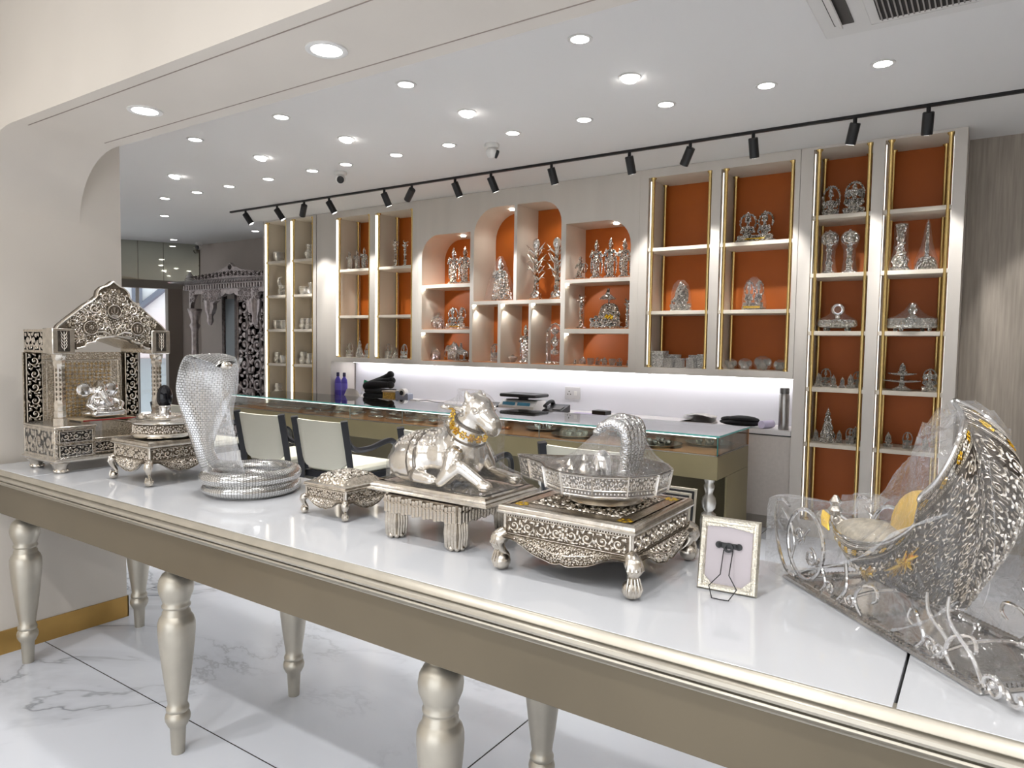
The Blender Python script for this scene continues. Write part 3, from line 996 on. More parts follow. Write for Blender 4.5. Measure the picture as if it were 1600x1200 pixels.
mb.box(CX0, CX1, CY0, CY0 + .006, CZ0 - .004, CZ0 + .002).box(CX1 - .006, CX1, CY0, CY1, CZ0 - .004, CZ0 + .002)
mb.build('sill_trim', M_steel, gc)
xs = [CX0, -4.85, -4.2, -2.8, CX1]
for a, b in zip(xs[:-1], xs[1:]):
    p = MB().box(a + .002, b - .002, CY0 + .003, CY0 + .009, CZ0 + .001, CZ1 - .011).build('front_pane', M_glass, gc)
    MB().box(a + .0005, a + .0025, CY0 + .003, CY0 + .009, CZ0 + .001, CZ1 - .011).build('pane_edge', mat('pane_joint', srgb(150, 170, 168), .3), gc)
MB().box(CX1 - .009, CX1 - .003, CY0 + .009, CY1 - .012, CZ0 + .001, CZ1 - .011).build('end_pane', M_glass, gc)
MB().box(CX1 - .009, CX1 - .002, CY0 + .003, CY0 + .0105, CZ0 + .001, CZ1 - .011).build('pane_edge', M_glassedge, gc)
for a, b in zip(xs[:-1], xs[1:]):
    pass
M_glasstop = glass_pane('counter_glass_top', refl=0.9, edge=0.95)
tp = MB().box(CX0 + .004, CX1 + .004, CY0 + .004, CY1 + .0, CZ1 - .010, CZ1).build('top_pane', M_glasstop, gc)
MB().box(CX0, CX1 + .006, CY0 - .001, CY0 + .0035, CZ1 - .011, CZ1 + .0005).build('front_edge', M_glassedge, tp)
MB().box(CX1 + .0045, CX1 + .007, CY0, CY1, CZ1 - .011, CZ1 + .0005).build('end_edge', M_glassedge, tp)
MB().box(CX0 + .02, CX1 - .02, CY0 + .0105, CY0 + .016, CZ1 - .018, CZ1 - .0135).build('case_fill_strip', mat('case_fill_glow', (1, 1, 1), .5, emit=((1, .97, .93), 1.8)), gc)  # hidden glowing strip, added to brighten the counter's contents
bp = [(0.045, 0), (0.045, 0.05), (0.03, 0.06), (0.04, 0.10), (0.052, 0.17), (0.055, 0.24), (0.048, 0.285), (0.030, 0.30), (0.030, 0.31), (0.043, 0.325), (0.048, 0.36), (0.043, 0.395), (0.028, 0.415), (0.026, 0.43),
      (0.034, 0.455), (0.036, 0.475), (0.028, 0.49), (0.035, 0.51), (0.038, 0.53)]
bal = MB().lathe(bp, seg=24).mesh('baluster', mat('silver_paint', srgb(214, 212, 206), .28, .8))
for x in (-1.51, -2.8, -4.1, -5.4, -6.6):
    link('baluster', bal, gc, (x, 4.59, 0))

# chairs drawn up to the counter
M_seat = mat('chair_leather', srgb(206, 204, 188), .45, bump=('noise', 90, .06, .002))
ch = thing('counter_chair', '', 'chair')
mb = MB()


def curvedback(u, v):
    x = (u - .5) * 0.50
    z = 0.47 + v * 0.35
    k = 4 * (u - .5) ** 2
    y = -.012 - 0.03 * (1 - k) - (z - .47) * 0.16
    zz = z + (1 - v) * (0.05 * max(0, (abs(u - .5) * 2 - .6) / .4) ** 2 * 1.6)
    return (x, y, zz)


mb.grid(curvedback, 14, 8, flip=True)
mb.grid(lambda u, v: tuple(a + b for a, b in zip(curvedback(u, v), (0, .028, 0))), 14, 8)
for (uf, n) in ((lambda t: (t, 1.0), 14), (lambda t: (t, 0.0), 14), (lambda t: (0.0, t), 8), (lambda t: (1.0, t), 8)):
    mb.grid(lambda u, v, uf=uf: tuple(a + b for a, b in zip(curvedback(*uf(u)), (0, .028 * v, 0))), n, 1, smooth=False)
mb.build('backrest', M_seat, ch)
mb = MB().box(-.245, .245, .03, .50, .425, .485, 0, .02)
mb.build('seat', M_seat, ch)
mb = MB().box(-.25, .25, .02, .49, .375, .426, 0, .004)
mb.build('seat_frame', M_blackwood, ch)
for sg in (-1, 1):
    x = sg * .262
    mb = MB()
    mb.tube([(x, .02, 0), (x, .0, .30), (x, -.0, .45), (x, -.035, .65), (x, -.07, .835)], [.026, .028, .03, .032, .034], 4, smooth=False, up=(1, 0, 0))
    mb.build('back_post', M_blackwood, ch)
    mb = MB()
    arm = catmull([(x, -.05, .74), (x, -.015, .655), (x, .06, .615), (x, .20, .615), (x, .34, .645), (x, .42, .645), (x, .465, .60), (x, .475, .50), (x, .475, .30), (x, .475, 0)], 5)
    mb.tube(arm, [.022] * (len(arm)), 6, smooth=True, up=(1, 0, 0))
    mb.build('arm_leg', M_blackwood, ch)
CHL = ['cream and black armchair half hidden behind the tall silver cobra and black stone', 'cream-backed black armchair at the counter just right of the silver cobra',
       'cream-backed black armchair at the counter behind the small silver chest', 'cream and black armchair hidden behind the silver bull', 'cream and black armchair behind the wrapped water pot shrine',
       'cream and black armchair nearest the right end of the glass counter']
protos = [c for c in ch.children]
for k, (x, y, rz) in enumerate(((-5.95, 3.5, .05), (-4.72, 3.5, .04), (-4.02, 3.5, .02), (-2.95, 3.5, 0.0), (-1.86, 3.52, .0), (-1.78, 3.9, -.35))):
    if k == 5:
        continue
    if k == 0:
        r = ch
    else:
        r = ch.copy(); COL.objects.link(r)
        for c in protos:
            d = c.copy(); COL.objects.link(d); d.parent = r
    r['label'] = CHL[k]
    r['group'] = 'armchairs along the glass counter'
    r.location = (x, y, 0); r.rotation_euler = (0, 0, rz)

# framed board leaning on the counter
fb = thing('leaning_frame', 'dark board in nested silver mouldings leaning against the glass counter', 'picture frame', (-1.86, 4.36, 0), 0)
fb.rotation_euler = (radians(-8), 0, 0)
for k, m_ in enumerate((M_champ, M_black, M_champ, M_black, M_champ)):
    i_ = k * .016
    MB().box(-.33 + i_, .33 - i_, -.012 - k * .003, -.009 - k * .003, i_, .48 - i_, 0, .001).build('moulding', m_, fb)
MB().box(-.25, .25, -.028, -.0245, .08, .40).build('board', M_blackcloth, fb)

# ------------------------------------------------------------------ things on the back counter
WZ = 0.7725
for k, (x, y) in enumerate(((-6.225, 5.60), (-6.12, 5.60))):
    b = thing('spray_bottle', ['purple plastic bottle with dark cap, left of the pair', 'purple plastic bottle with dark cap, right of the pair'][k], 'bottle', (x, y, WZ), 0, 'purple bottles')
    pm = mat('purple_plastic', srgb(84, 72, 170), .3)
    MB().lathe([(.034, 0), (.038, .004), (.038, .06), (.036, .10), (.038, .15), (.034, .185), (.016, .215), (.015, .222)], seg=18, sx=1.15, sy=.75).build('body', pm, b)
    MB().lathe([(.018, .222), (.018, .262), (.014, .268)], seg=14).build('cap', mat('purple_dark', srgb(34, 28, 70), .4), b)
    MB().lathe([(.0386, .065), (.0386, .145)], seg=18, sx=1.15, sy=.75, cap=False).build('wrap', mat('purple_wrap', srgb(112, 100, 196), .4), b)
# white shell chair in the staff aisle
wc = thing('shell_chair', 'white rounded chair back rising behind the glass counter', 'chair', (-5.72, 5.33, 0), 0)
mb = MB()


def shell(u, v):
    a = (u - .5) * 1.9
    w = .20 * (1 - .0 * v)
    z = .45 + v * .44
    rr = .21
    sq = 1 - max(0, (v - .6) / .4) ** 3 * .35
    return (rr * sin(a) * sq * 1.05, -.0 - rr * cos(a) * .55 + .1, z - (abs(u - .5) * 2) ** 3 * .10 * v)


mb.grid(shell, 16, 8, flip=True)
mb.grid(lambda u, v: tuple(p + q for p, q in zip(shell(u, v), (0, .012, 0))), 16, 8)
mb.build('back_shell', M_white, wc)
MB().lathe([(.05, .42), (.20, .44), (.215, .455), (.2, .465), (.02, .455)], seg=24).build('seat', M_white, wc)
for k in range(4):
    a = pi / 4 + k * pi / 2
    MB().cyl((.08 * cos(a), .08 * sin(a), .43), (.22 * cos(a), .22 * sin(a), 0), .012, 10).build('leg', M_steel, wc)
fg = thing('paper_flag', 'small green and white paper marker standing in a cup behind the counter', 'marker', (-5.98, 5.72, WZ))
MB().cyl((0, 0, 0), (.05, 0, .14), .004, 8).build('stick', M_white, fg)
MB().box(-.03, .04, -.001, .001, .13, .19).build('green_card', mat('green_card', srgb(20, 150, 100), .5), fg, loc=(.04, 0, 0), rot=(0, .25, 0))
MB().box(-.03, .03, -.001, .001, .06, .128).build('white_card', M_white, fg, loc=(.03, 0, 0), rot=(0, .25, 0))
# heap of folded black velvet boards
vb_ = thing('velvet_heap', 'heap of black velvet pads and rolls on the back counter behind the white chair', 'velvet pads', (-5.64, 5.70, WZ))
for k in range(2):
    MB().box(-.19 + .02 * k, .18 - .01 * k, -.10, .10, .001 + .05 * k, .049 + .05 * k, 0, .015).build('pad', M_blackcloth, vb_)
for k, (z0, x1, z1) in enumerate(((.125, .20, .155), (.135, .17, .20), (.145, .10, .262))):
    p_ = catmull([(-.19, -.05 + .05 * k, z0 - .005), (-.06, -.05 + .05 * k, z0 + .02 + .01 * k), (x1, -.05 + .05 * k, z1)], 5)
    m_ = MB().tube(p_, [.042 + .008 * sin(j * .5) for j in range(len(p_))], 10)
    m_.sphere(p_[-1], .042, 10, 8)
    m_.build('roll', M_blackcloth, vb_)
bx = thing('snack_box', 'clear plastic box of yellow snacks on the back counter', 'box', (-5.36, 5.58, WZ))
MB().box(-.085, .085, -.055, .055, 0, .085, 0, .008).build('contents', mat('snack_yellow', srgb(196, 160, 78), .6, noise=(70, .4, 2), bump=('voronoi', 90, .6, .004)), bx)
MB().box(-.092, .092, -.062, .062, .085, .10, 0, .006).build('lid', mat('tub_lid', srgb(206, 190, 170), .3), bx)
td = thing('tape_dispenser', 'grey desk tape dispenser on the back counter', 'tape dispenser', (-5.17, 5.57, WZ))
mb = MB().prism([(-.085, 0), (.095, 0), (.095, .075), (.075, .085), (.03, .05), (-.02, .06), (-.05, .105), (-.085, .10)], (0, .04, 0), (1, 0, 0), (0, 0, 1), (0, -1, 0), .08)
mb.build('body', mat('tape_grey', srgb(150, 156, 172), .4), td)
MB().cyl((-.005, -.03, .085), (-.005, .03, .085), .045, 20).build('tape_roll', M_white, td)
MB().cyl((-.005, -.034, .085), (-.005, .034, .085), .025, 16).build('hub', M_black, td)
tag(MB().tube(catmull([(-5.02, 5.60, WZ + .004), (-4.9, 5.62, WZ + .018), (-4.78, 5.6, WZ + .01), (-4.66, 5.63, WZ + .004)], 6), .004, 6).build('cable', M_black), 'short black cable curling on the back counter', 'cable')
tag(MB().box(-5.10, -4.98, 5.555, 5.60, WZ, WZ + .022, 0, .004).build('card_reader', M_white), 'small white card reader beside the grey tape dispenser', 'card reader')
# weighing scale
wsx = -3.72
ws = thing('weighing_scale', 'white counter scale with black pan and blue keys', 'scale', (wsx, 5.64, WZ))
MB().prism([(-.10, 0), (.12, 0), (.12, .09), (-.02, .09), (-.10, .035)], (-.19, 0, 0), (0, 1, 0), (0, 0, 1), (1, 0, 0), .40).build('body', M_white, ws)
MB().box(-.15, .19, -.035, .0, .055, .092, 0, .002).build('display', M_black, ws, rot=(radians(-8), 0, 0))
MB().box(-.05, .0, -.0365, -.0345, .068, .082).build('lit_digits', mat('lcd_green', (0, .1, .06), .4, emit=((.05, .7, .4), 1.0)), ws, rot=(radians(-8), 0, 0))
for x0 in (-.15, .02):
    kp = MB().box(x0, x0 + .14, -.098, -.092, .0, .036).build('keypad', mat('scale_keys', srgb(60, 130, 160), .4), ws, loc=(0, -.0, .004), rot=(radians(-20), 0, 0))
MB().cyl((0.0, .05, .09), (0, .05, .12), .05, 14).build('pan_neck', M_black, ws)
MB().box(-.19, .22, -.09, .17, .118, .150, 0, .01).build('pan', M_black, ws)
cl = thing('calculator', 'black calculator lying left of the white scale', 'calculator', (wsx - .30, 5.60, WZ))
MB().prism([(-.05, 0), (.06, 0), (.06, .05), (-.05, .015)], (-.06, 0, 0), (0, 1, 0), (0, 0, 1), (1, 0, 0), .13).build('body', M_black, cl)
# telephone
ph = thing('telephone', 'black desk telephone right of the scale', 'telephone', (-3.30, 5.60, WZ))
MB().prism([(-.08, 0), (.09, 0), (.09, .07), (-.08, .02)], (-.10, 0, 0), (0, 1, 0), (0, 0, 1), (1, 0, 0), .20).build('body', M_black, ph)
MB().tube(catmull([(-.09, -.05, .045), (-.085, -.03, .07), (-.08, .03, .095), (-.085, .08, .085), (-.09, .10, .06)], 5), [.02, .022, .022, .02, .017, .016, .016, .016, .016, .016, .016, .016, .017, .02, .022, .022, .022, .022, .022, .02, .02], 10).build('handset', M_black, ph)
MB().box(.0, .08, -.05, .03, .035, .05).build('keypad', M_greydark, ph, rot=(.28, 0, 0))
sk = thing('wall_socket', 'white wall socket plate on the white panel behind the scale', 'socket', (-3.30, YF + DEP + .018, .935))
MB().box(-.085, .085, -.012, 0, -.06, .06, 0, .005).build('plate', mat('socket_plate', srgb(206, 204, 204), .4), sk)
for (x, z) in ((-.035, .015), (-.05, -.012), (-.02, -.012)):
    MB().cyl((x, -.0135, z), (x, -.012, z), .006, 8).build('pin_hole', M_greydark, sk)
MB().box(.02, .05, -.016, -.012, -.02, .02).build('rocker', M_white, sk)
# papers and notebook
for k, (x, y, w, dd, h, m_, lab, r) in enumerate(((-2.95, 5.60, .30, .12, .012, mat('paper_lilac', srgb(186, 176, 204), .6), 'lilac ledger lying right of the telephone', .1),
                                            (-2.83, 5.60, .14, .10, .035, M_black, 'black bill box on the ledger papers', -.1), (-2.62, 5.60, .22, .14, .006, M_white, 'white sheet of paper right of the black bill box', .05))):
    o = MB().box(-w / 2, w / 2, -dd / 2, dd / 2, 0, h, 0, .002).build(['ledger', 'bill_box', 'paper_sheet'][k], m_, None, 40, (x, y, WZ + (.0125 if k == 1 else 0)), (0, 0, r))
    tag(o, lab, ['book', 'box', 'paper'][k])
# folded newspapers near the right end
np_ = thing('newspaper_fold', 'grey folded newspaper bundle near the right end of the counter', 'newspaper', (-1.96, 5.64, WZ))
for k in range(5):
    MB().grid(lambda u, v, k=k: ((u - .5) * .26, (v - .5) * .16, .012 + .011 * k + .03 * sin(pi * u) * .6), 10, 2).build('sheet', mat('newsprint', srgb(176, 172, 168), .7), np_)
MB().box(-.13, .13, -.08, .08, 0, .012).build('sheet', MATS['newsprint'], np_)
bc = thing('cloth_bundle', 'black velvet cloth bundle near the steel flask', 'cloth', (-1.62, 5.64, WZ))
for k, (x, y, z, sx, sy, sz) in enumerate(((0, 0, .0285, .17, .09, .028), (.02, .0, .055, .13, .075, .03), (-.09, .01, .05, .07, .06, .022))):
    MB().sphere((x, y, z), (sx, sy, sz), 16, 8).build('fold', M_blackcloth, bc)
rl = tag(MB().lathe([(.012, -.07), (.03, -.07), (.03, .07), (.012, .07)], (-1.415, 5.63, WZ + .031), 20, axis=(.35, 1, 0)).build('paper_roll', mat('roll_lilac', srgb(214, 206, 232), .6)), 'pale lilac paper roll between black cloth and steel flask', 'paper roll')
fk = thing('steel_flask', 'tall brushed steel flask with grey cap beside the right tower', 'flask', (-1.29, 5.63, WZ))
MB().lathe([(.036, 0), (.038, .004), (.038, .26), (.034, .275)], seg=24).build('body', M_steel, fk)
MB().lathe([(.034, .276), (.035, .28), (.035, .315), (.030, .32)], seg=24).build('cap', mat('flask_cap', srgb(120, 118, 116), .35, .8), fk)

# ================================================================== SILVER PIECES ON THE LONG TABLE
def blob(mb, voxel=0.004, smooth=6, factor=.5, name='blob', mats=None):
    """fuses overlapping closed shapes into one continuous skin"""
    me = mb.mesh(name + '_src', mats or M_silver)
    o = bpy.data.objects.new(name + '_src', me)
    COL.objects.link(o)
    r = o.modifiers.new('r', 'REMESH'); r.mode = 'VOXEL'; r.voxel_size = voxel; r.use_smooth_shade = True
    if smooth:
        s = o.modifiers.new('s', 'SMOOTH'); s.iterations = smooth; s.factor = factor
    dg = bpy.context.evaluated_depsgraph_get()
    out = bpy.data.meshes.new_from_object(o.evaluated_get(dg), depsgraph=dg)
    out.name = name
    bpy.data.objects.remove(o)
    bpy.data.meshes.remove(me)
    out.materials.clear()
    for m in (mats if isinstance(mats, (list, tuple)) else [mats or M_silver]):
        out.materials.append(m)
    return out


def capsule(mb, p0, p1, r0, r1, seg=12):
    p0, p1 = Vector(p0), Vector(p1)
    pts = [p0 + (p1 - p0) * k / 4 for k in range(5)]
    mb.tube(pts, [r0 + (r1 - r0) * k / 4 for k in range(5)], seg)
    mb.sphere(p0, r0, seg, 8); mb.sphere(p1, r1, seg, 8)


def limb(mb, pts, rs, seg=12):
    for a, b, ra, rb in zip(pts[:-1], pts[1:], rs[:-1], rs[1:]):
        capsule(mb, a, b, ra, rb, seg)


def drape(verts, cx, cy, z0, z1, base_r, p=1.6, nt=72, nz=22, m=0.004, cut=None, wob=.0, seed=3):
    """loose film hung over a set of points: radius per angle and height"""
    need = [[0.0] * (nz + 1) for _ in range(nt)]
    for v in verts:
        dx, dy = v[0] - cx, v[1] - cy
        r = sqrt(dx * dx + dy * dy)
        k = int((atan2(dy, dx) % (2 * pi)) / (2 * pi) * nt) % nt
        j = int(min(nz, max(0, math.ceil((v[2] - z0) / (z1 - z0) * nz))))
        if r > need[k][j]:
            need[k][j] = r
    for k in range(nt):
        for j in range(nz - 1, -1, -1):
            need[k][j] = max(need[k][j], need[k][j + 1])
    n2 = [[max(need[k][j], need[k - 1][j] * .985, need[(k + 1) % nt][j] * .985) for j in range(nz + 1)] for k in range(nt)]
    rad = [[0] * (nz + 1) for _ in range(nt)]
    for k in range(nt):
        a = 2 * pi * (k + .5) / nt
        b = base_r(a)
        for j in range(nz + 1):
            t = j / nz
            rad[k][j] = max(n2[k][j] + m, b * (1 - t) ** p)
    for it in range(3):
        sm = [[(rad[k - 1][j] + 2 * rad[k][j] + rad[(k + 1) % nt][j]) / 4 for j in range(nz + 1)] for k in range(nt)]
        rad = [[max(sm[k][j], n2[k][j] + m * .6) for j in range(nz + 1)] for k in range(nt)]
        sm = [[rad[k][0] if j == 0 else rad[k][nz] if j == nz else (rad[k][j - 1] + 2 * rad[k][j] + rad[k][j + 1]) / 4 for j in range(nz + 1)] for k in range(nt)]
        rad = [[max(sm[k][j], n2[k][j] + m * .6) for j in range(nz + 1)] for k in range(nt)]
    rn = random.Random(seed)
    ph = [rn.uniform(0, 6.28) for _ in range(4)]
    mb = MB()

    def P(k, j):
        a = 2 * pi * (k + .5) / nt
        r = rad[k][j]
        if wob:
            r += wob * (sin(7 * a + ph[0] + 2 * j / nz) + .6 * sin(13 * a + ph[1] - 3 * j / nz)) * (1 - j / nz)
        return (cx + r * cos(a), cy + r * sin(a), z0 + (z1 - z0) * j / nz)
    vs = [P(k, j) for j in range(nz + 1) for k in range(nt)]
    fs = [(j * nt + k, j * nt + (k + 1) % nt, (j + 1) * nt + (k + 1) % nt, (j + 1) * nt + k) for j in range(nz) for k in range(nt)]
    vs.append((cx, cy, z1 + m)); c = len(vs) - 1
    fs += [(nz * nt + k, nz * nt + (k + 1) % nt, c) for k in range(nt)]
    return mb.add(vs, fs, 0, True)


def rect_r(hx, hy, q=8):
    """radius of a rounded rectangle at an angle"""
    return lambda a: 1 / ((abs(cos(a)) / hx) ** q + (abs(sin(a)) / hy) ** q) ** (1 / q)


def sides(w, d):
    """four faces of a box of half sizes w, d: (origin, u, n, half length)"""
    return [(Vector((0, -d, 0)), Vector((1, 0, 0)), Vector((0, -1, 0)), w), (Vector((w, 0, 0)), Vector((0, 1, 0)), Vector((1, 0, 0)), d),
            (Vector((0, d, 0)), Vector((-1, 0, 0)), Vector((0, 1, 0)), w), (Vector((-w, 0, 0)), Vector((0, -1, 0)), Vector((-1, 0, 0)), d)]


UPV = Vector((0, 0, 1))


def chowki(name, label, loc, w, d, H, seed=1, gilt=False, ball=.02, lid=False):
    t = thing(name, label, 'silver stand' if not lid else 'casket', loc)
    zs, zf, za = H * .86, H * .56, H * .30
    ins = w * .07
    mb = MB()
    prof = [(-.004, zs), (.0, zs), (.004, zs + .002), (.006, zs + (H - zs) * .3), (.003, zs + (H - zs) * .42), (.004, zs + (H - zs) * .5), (.003, zs + (H - zs) * .8), (-.004, H), (-.012, H), (-.014, H - .0015), (-.02, H - .0015)]
    rect_sweep(mb, prof, -w + .006, w - .006, -d + .006, d - .006, 0, True)
    mb.box(-w + .02, w - .02, -d + .02, d - .02, zs, H - .0015)
    sl = mb.build('top_slab', M_silver_old, t, 35)
    if gilt:
        mb = MB()
        Pm = plane_map((0, 0, H - .0012), (1, 0, 0), (0, 1, 0), (0, 0, 1))
        mb.box(-w + .055, w - .055, -d + .055, d - .055, H - .0015, H - .0008, 2)
        scrollwork(mb, Pm, -w + .06, w - .06, -d + .06, d - .06, .04, .004, seed + 9, 0)
        for (sx, sy) in ((-1, -1), (1, -1), (1, 1), (-1, 1)):
            for k in range(5):
                a = .7 * k
                boss(mb, Pm, sx * (w - .045) + .012 * cos(a * 1.8), sy * (d - .045) + .012 * sin(a * 1.8), .008, .002, 6, 1)
        mb.build('top_ornament', [M_silver_old, M_gilt, M_silver_dark], t)
    if lid:
        mb = MB()
        Pm = lambda u, v, h: Vector((u, v, H + .028 * max(0, 1 - (u / (w * .85)) ** 4) * max(0, 1 - (v / (d * .85)) ** 4) + h))
        mb.grid(lambda u, v: Pm((u - .5) * 1.7 * w, (v - .5) * 1.7 * d, -.001), 12, 12, 0)
        scrollwork(mb, Pm, -w * .62, w * .62, -d * .62, d * .62, .035, .003, seed + 5, 1)
        mb.build('domed_lid', [M_silver_fine, M_silver_old], t)
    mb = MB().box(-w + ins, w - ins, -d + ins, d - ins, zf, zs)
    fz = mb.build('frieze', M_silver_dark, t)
    mb = MB()
    for q, (o, u, n, L) in enumerate(sides(w - ins, d - ins)):
        Pm = plane_map(o, u, UPV, n)
        hgt = zs - zf
        scrollwork(mb, Pm, -L + .012, L - .012, zf + hgt * .10, zs - hgt * .16, hgt * .80, H * .026, seed + q, 0)
        flower(mb, Pm, 0, (zf + zs) / 2, hgt * .33, H * .035, 7)
        nb = int(L * 2 / .007)
        beads(mb, Pm, [(-L + .004 + k * (2 * L - .008) / nb, zs - hgt * .06) for k in range(nb + 1)], .003, .003, 0, 5)
        for z in (zf + .001, zs - hgt * .13):
            ribbon(mb, Pm, [(-L, z), (L, z)], [.0014, .0014], .002)
        for x in (-L + .004, L - .004):
            ribbon(mb, Pm, [(x, zf), (x, zs)], [.004, .004], .003)
    mb.build('scroll_relief', M_silver_old, fz)
    for q, (o, u, n, L) in enumerate(sides(w - ins * .7, d - ins * .7)):
        mb = MB()

        def bot(s):
            a = abs(s) / L
            return za + (zf - za) * (.05 + .75 * smoothstep(.30, .82, a)) - (zf - za) * .25 * (1 - smoothstep(0, .22, a)) * 0 - (zf - za) * .45 * (cos(a / .38 * pi) * .5 + .5 if a < .38 else 0) * .6 + (zf - za) * .18 * math.exp(-(a / .07) ** 2)

        def S(uu, vv, h=0.0):
            s = uu
            zz = zf + .001 + (bot(s) - zf) * vv
            bul = .016 * sin(pi * min(1, vv) * .8) * (w / .18)
            return o + u * s + UPV * zz + n * (bul + h)
        mb.grid(lambda a, b: S((a - .5) * 2 * L, b), 28, 6, 0, flip=True)
        mb.grid(lambda a, b: S((a - .5) * 2 * L, b, -.004), 28, 6, 0)
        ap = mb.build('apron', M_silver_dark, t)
        mb = MB()
        rel = lambda a, b, h: S(a, b, h)
        ribbon(mb, rel, [((k / 28 - .5) * 2 * L, .965) for k in range(29)], [.05] * 29, H * .035)
        Pq = lambda a, b, h: S(a, .5 - (b / (zf - za)) * 1.0, h)
        hh = (zf - za)
        Ps = lambda a, b, h: S(a, b / hh, h)
        scrollwork(mb, Ps, -L * .74, L * .74, hh * .04, hh * .90, hh * .46, H * .022, seed + 3 * q)
        for sg in (-1, 1):
            c = [(sg * L * (.02 + .9 * t), hh * (.5 - .42 * t)) for t in [k / 8 for k in range(9)]]
            ribbon(mb, Ps, c, [hh * .05] * 9, H * .02)
        flower(mb, Ps, 0, hh * .55, hh * .24, H * .03, 6)
        mb.build('scroll_relief', M_silver_old, ap)
    # cabriole legs
    lm = MB()
    x, y = w - ins * 1.1, d - ins * 1.1
    D = Vector((1, 1, 0)).normalized()
    pth = [(-.004, zf), (.012, zf * .86), (.016, zf * .72), (.006, zf * .52), (-.006, zf * .36), (-.004, zf * .24), (.004, zf * .16)]
    k_ = w / .18
    pts = catmull([tuple(D * a * k_) [:2] + (z,) for a, z in pth], 4)
    rr = catmull([(.017,), (.021,), (.017,), (.0115,), (.009,), (.009,), (.012,)], 4)
    lm.tube(pts, [r[0] * k_ for r in rr], 12, wob if False else 0)
    lm.sphere((D.x * .006 * k_, D.y * .006 * k_, ball * .98), (ball, ball, ball * .98), 14, 10)
    for i in range(5):
        a = pi / 4 + (i - 2) * .42
        lm.tube([(D.x * .006 * k_ + cos(a) * ball * .72, D.y * .006 * k_ + sin(a) * ball * .72, ball * 2.2), (D.x * .006 * k_ + cos(a) * ball * 1.05, D.y * .006 * k_ + sin(a) * ball * 1.05, ball * 1.1),
                 (D.x * .006 * k_ + cos(a) * ball * .8, D.y * .006 * k_ + sin(a) * ball * .8, ball * .35)], [ball * .10, ball * .12, ball * .07], 6)
        c = (D * .010 * k_)
        lm.tube([(c.x + cos(a) * .016 * k_, c.y + sin(a) * .016 * k_, zf * .98), (c.x + cos(a) * .022 * k_, c.y + sin(a) * .022 * k_, zf * .76), (c.x * .4 + cos(a) * .008 * k_, c.y * .4 + sin(a) * .008 * k_, zf * .48)], [.004 * k_, .0045 * k_, .002 * k_], 6)
    lme = lm.mesh('leg', M_silver_old, 50)
    for q in range(4):
        sx, sy = ((1, 1), (-1, 1), (-1, -1), (1, -1))[q]
        link('leg', lme, t, (sx * x, sy * y, 0), (0, 0, q * pi / 2))
    return t


# --- the stand with the black stone -------------------------------------------------
chowki('silver_stand', 'small square carved silver stand carrying the black stone, on claw feet', (-2.685, 1.515, TZ), .135, .135, .165, 11, ball=.016)
sh = thing('stone_basin', 'round silver basin with black egg stone and chased band', 'basin', (-2.68, 1.52, TZ + .1655))
mb = MB().lathe([(.10, 0), (.118, .006), (.121, .014), (.118, .020), (.112, .023)], seg=48)
mb.lathe([(.108, .020), (.112, .023), (.112, .052), (.108, .055)], seg=48, cap=False, mi=1)
mb.lathe([(.108, .054), (.118, .057), (.121, .063), (.114, .070), (.085, .074), (.05, .077), (.03, .079), (.001, .079)], seg=48)
b = mb.build('drum', [M_silver, M_silver_dark], sh)
mb = MB()
Pc = lambda u, v, h: Vector(((.1125 + h) * cos(u / .1125), (.1125 + h) * sin(u / .1125), v))
scrollwork(mb, Pc, 0, 2 * pi * .1125, .024, .052, .026, .004, 5)
mb.build('band_relief', M_silver_old, b)
mb = MB()
for k in range(44):
    a = 2 * pi * k / 44
    mb.sphere((.062 * cos(a) - .005, .062 * sin(a), .083), .005, 6, 5)
mb.tube([(.062 * cos(2 * pi * k / 40) - .005, .062 * sin(2 * pi * k / 40), .079) for k in range(40)], .006, 6, closed=True)
mb.build('bead_ring', M_silver, sh)
MB().lathe([(.027, .078), (.0225, .084), (.0215, .11), (.024, .118), (.022, .122)], seg=24).build('cup', M_mirror_silver, sh)
MB().lathe([(.004, .112), (.018, .118), (.026, .132), (.029, .150), (.028, .168), (.022, .188), (.012, .199), (.002, .203)], seg=28).build('egg_stone', M_stone, sh)
bb = MB()
bb.sphere((-.01, -.088, .084), (.02, .011, .011), 12, 8); bb.sphere((.012, -.09, .093), (.010, .007, .008), 10, 6); bb.sphere((-.012, -.088, .094), (.008, .006, .006), 8, 6)
link('bull_ornament', blob(bb, .0025, 3, name='bull_ornament', mats=M_silver), sh)
drp = drape([(v.co.x, v.co.y, v.co.z) for o in sh.children if o.name.startswith('drum') for v in o.data.vertices if v.co.z < .10], 0, 0, .02, .125, lambda a: .126, 0.35, 48, 10, .003)
MB().lathe([(.122, .062), (.117, .074), (.088, .081), (.064, .091)], seg=40, cap=False).build('film_cover', M_film2, sh)

# --- household temple at the left end ------------------------------------------------
tm = thing('silver_temple', 'carved silver household temple with pointed pediment at the left table end', 'temple', (-3.20, 1.522, TZ))
XF, XB, YW = .135, -.15, .235
fm = MB()
for (x, y) in ((XF - .03, -YW + .03), (XF - .03, YW - .03), (XB + .04, -YW + .03), (XB + .04, YW - .03)):
    m = MB()
    m.lathe([(.020, 0), (.024, .006), (.022, .016), (.028, .030), (.038, .042), (.034, .046)], (0, 0, 0), 10)
    for k in range(5):
        a = 2 * pi * k / 5
        m.sphere((.022 * cos(a), .022 * sin(a), .008), .008, 8, 6)
    m.build('foot', M_silver_old, tm, loc=(x, y, 0))
mb = MB()
rect_sweep(mb, [(-.02, .042), (0, .042), (.006, .046), (.008, .052), (.0, .060), (-.02, .060)], XB, XF, -YW, YW, 0, True)
mb.box(XB, XF, -YW, YW, .044, .058)
mb.build('plinth', M_silver_old, tm)


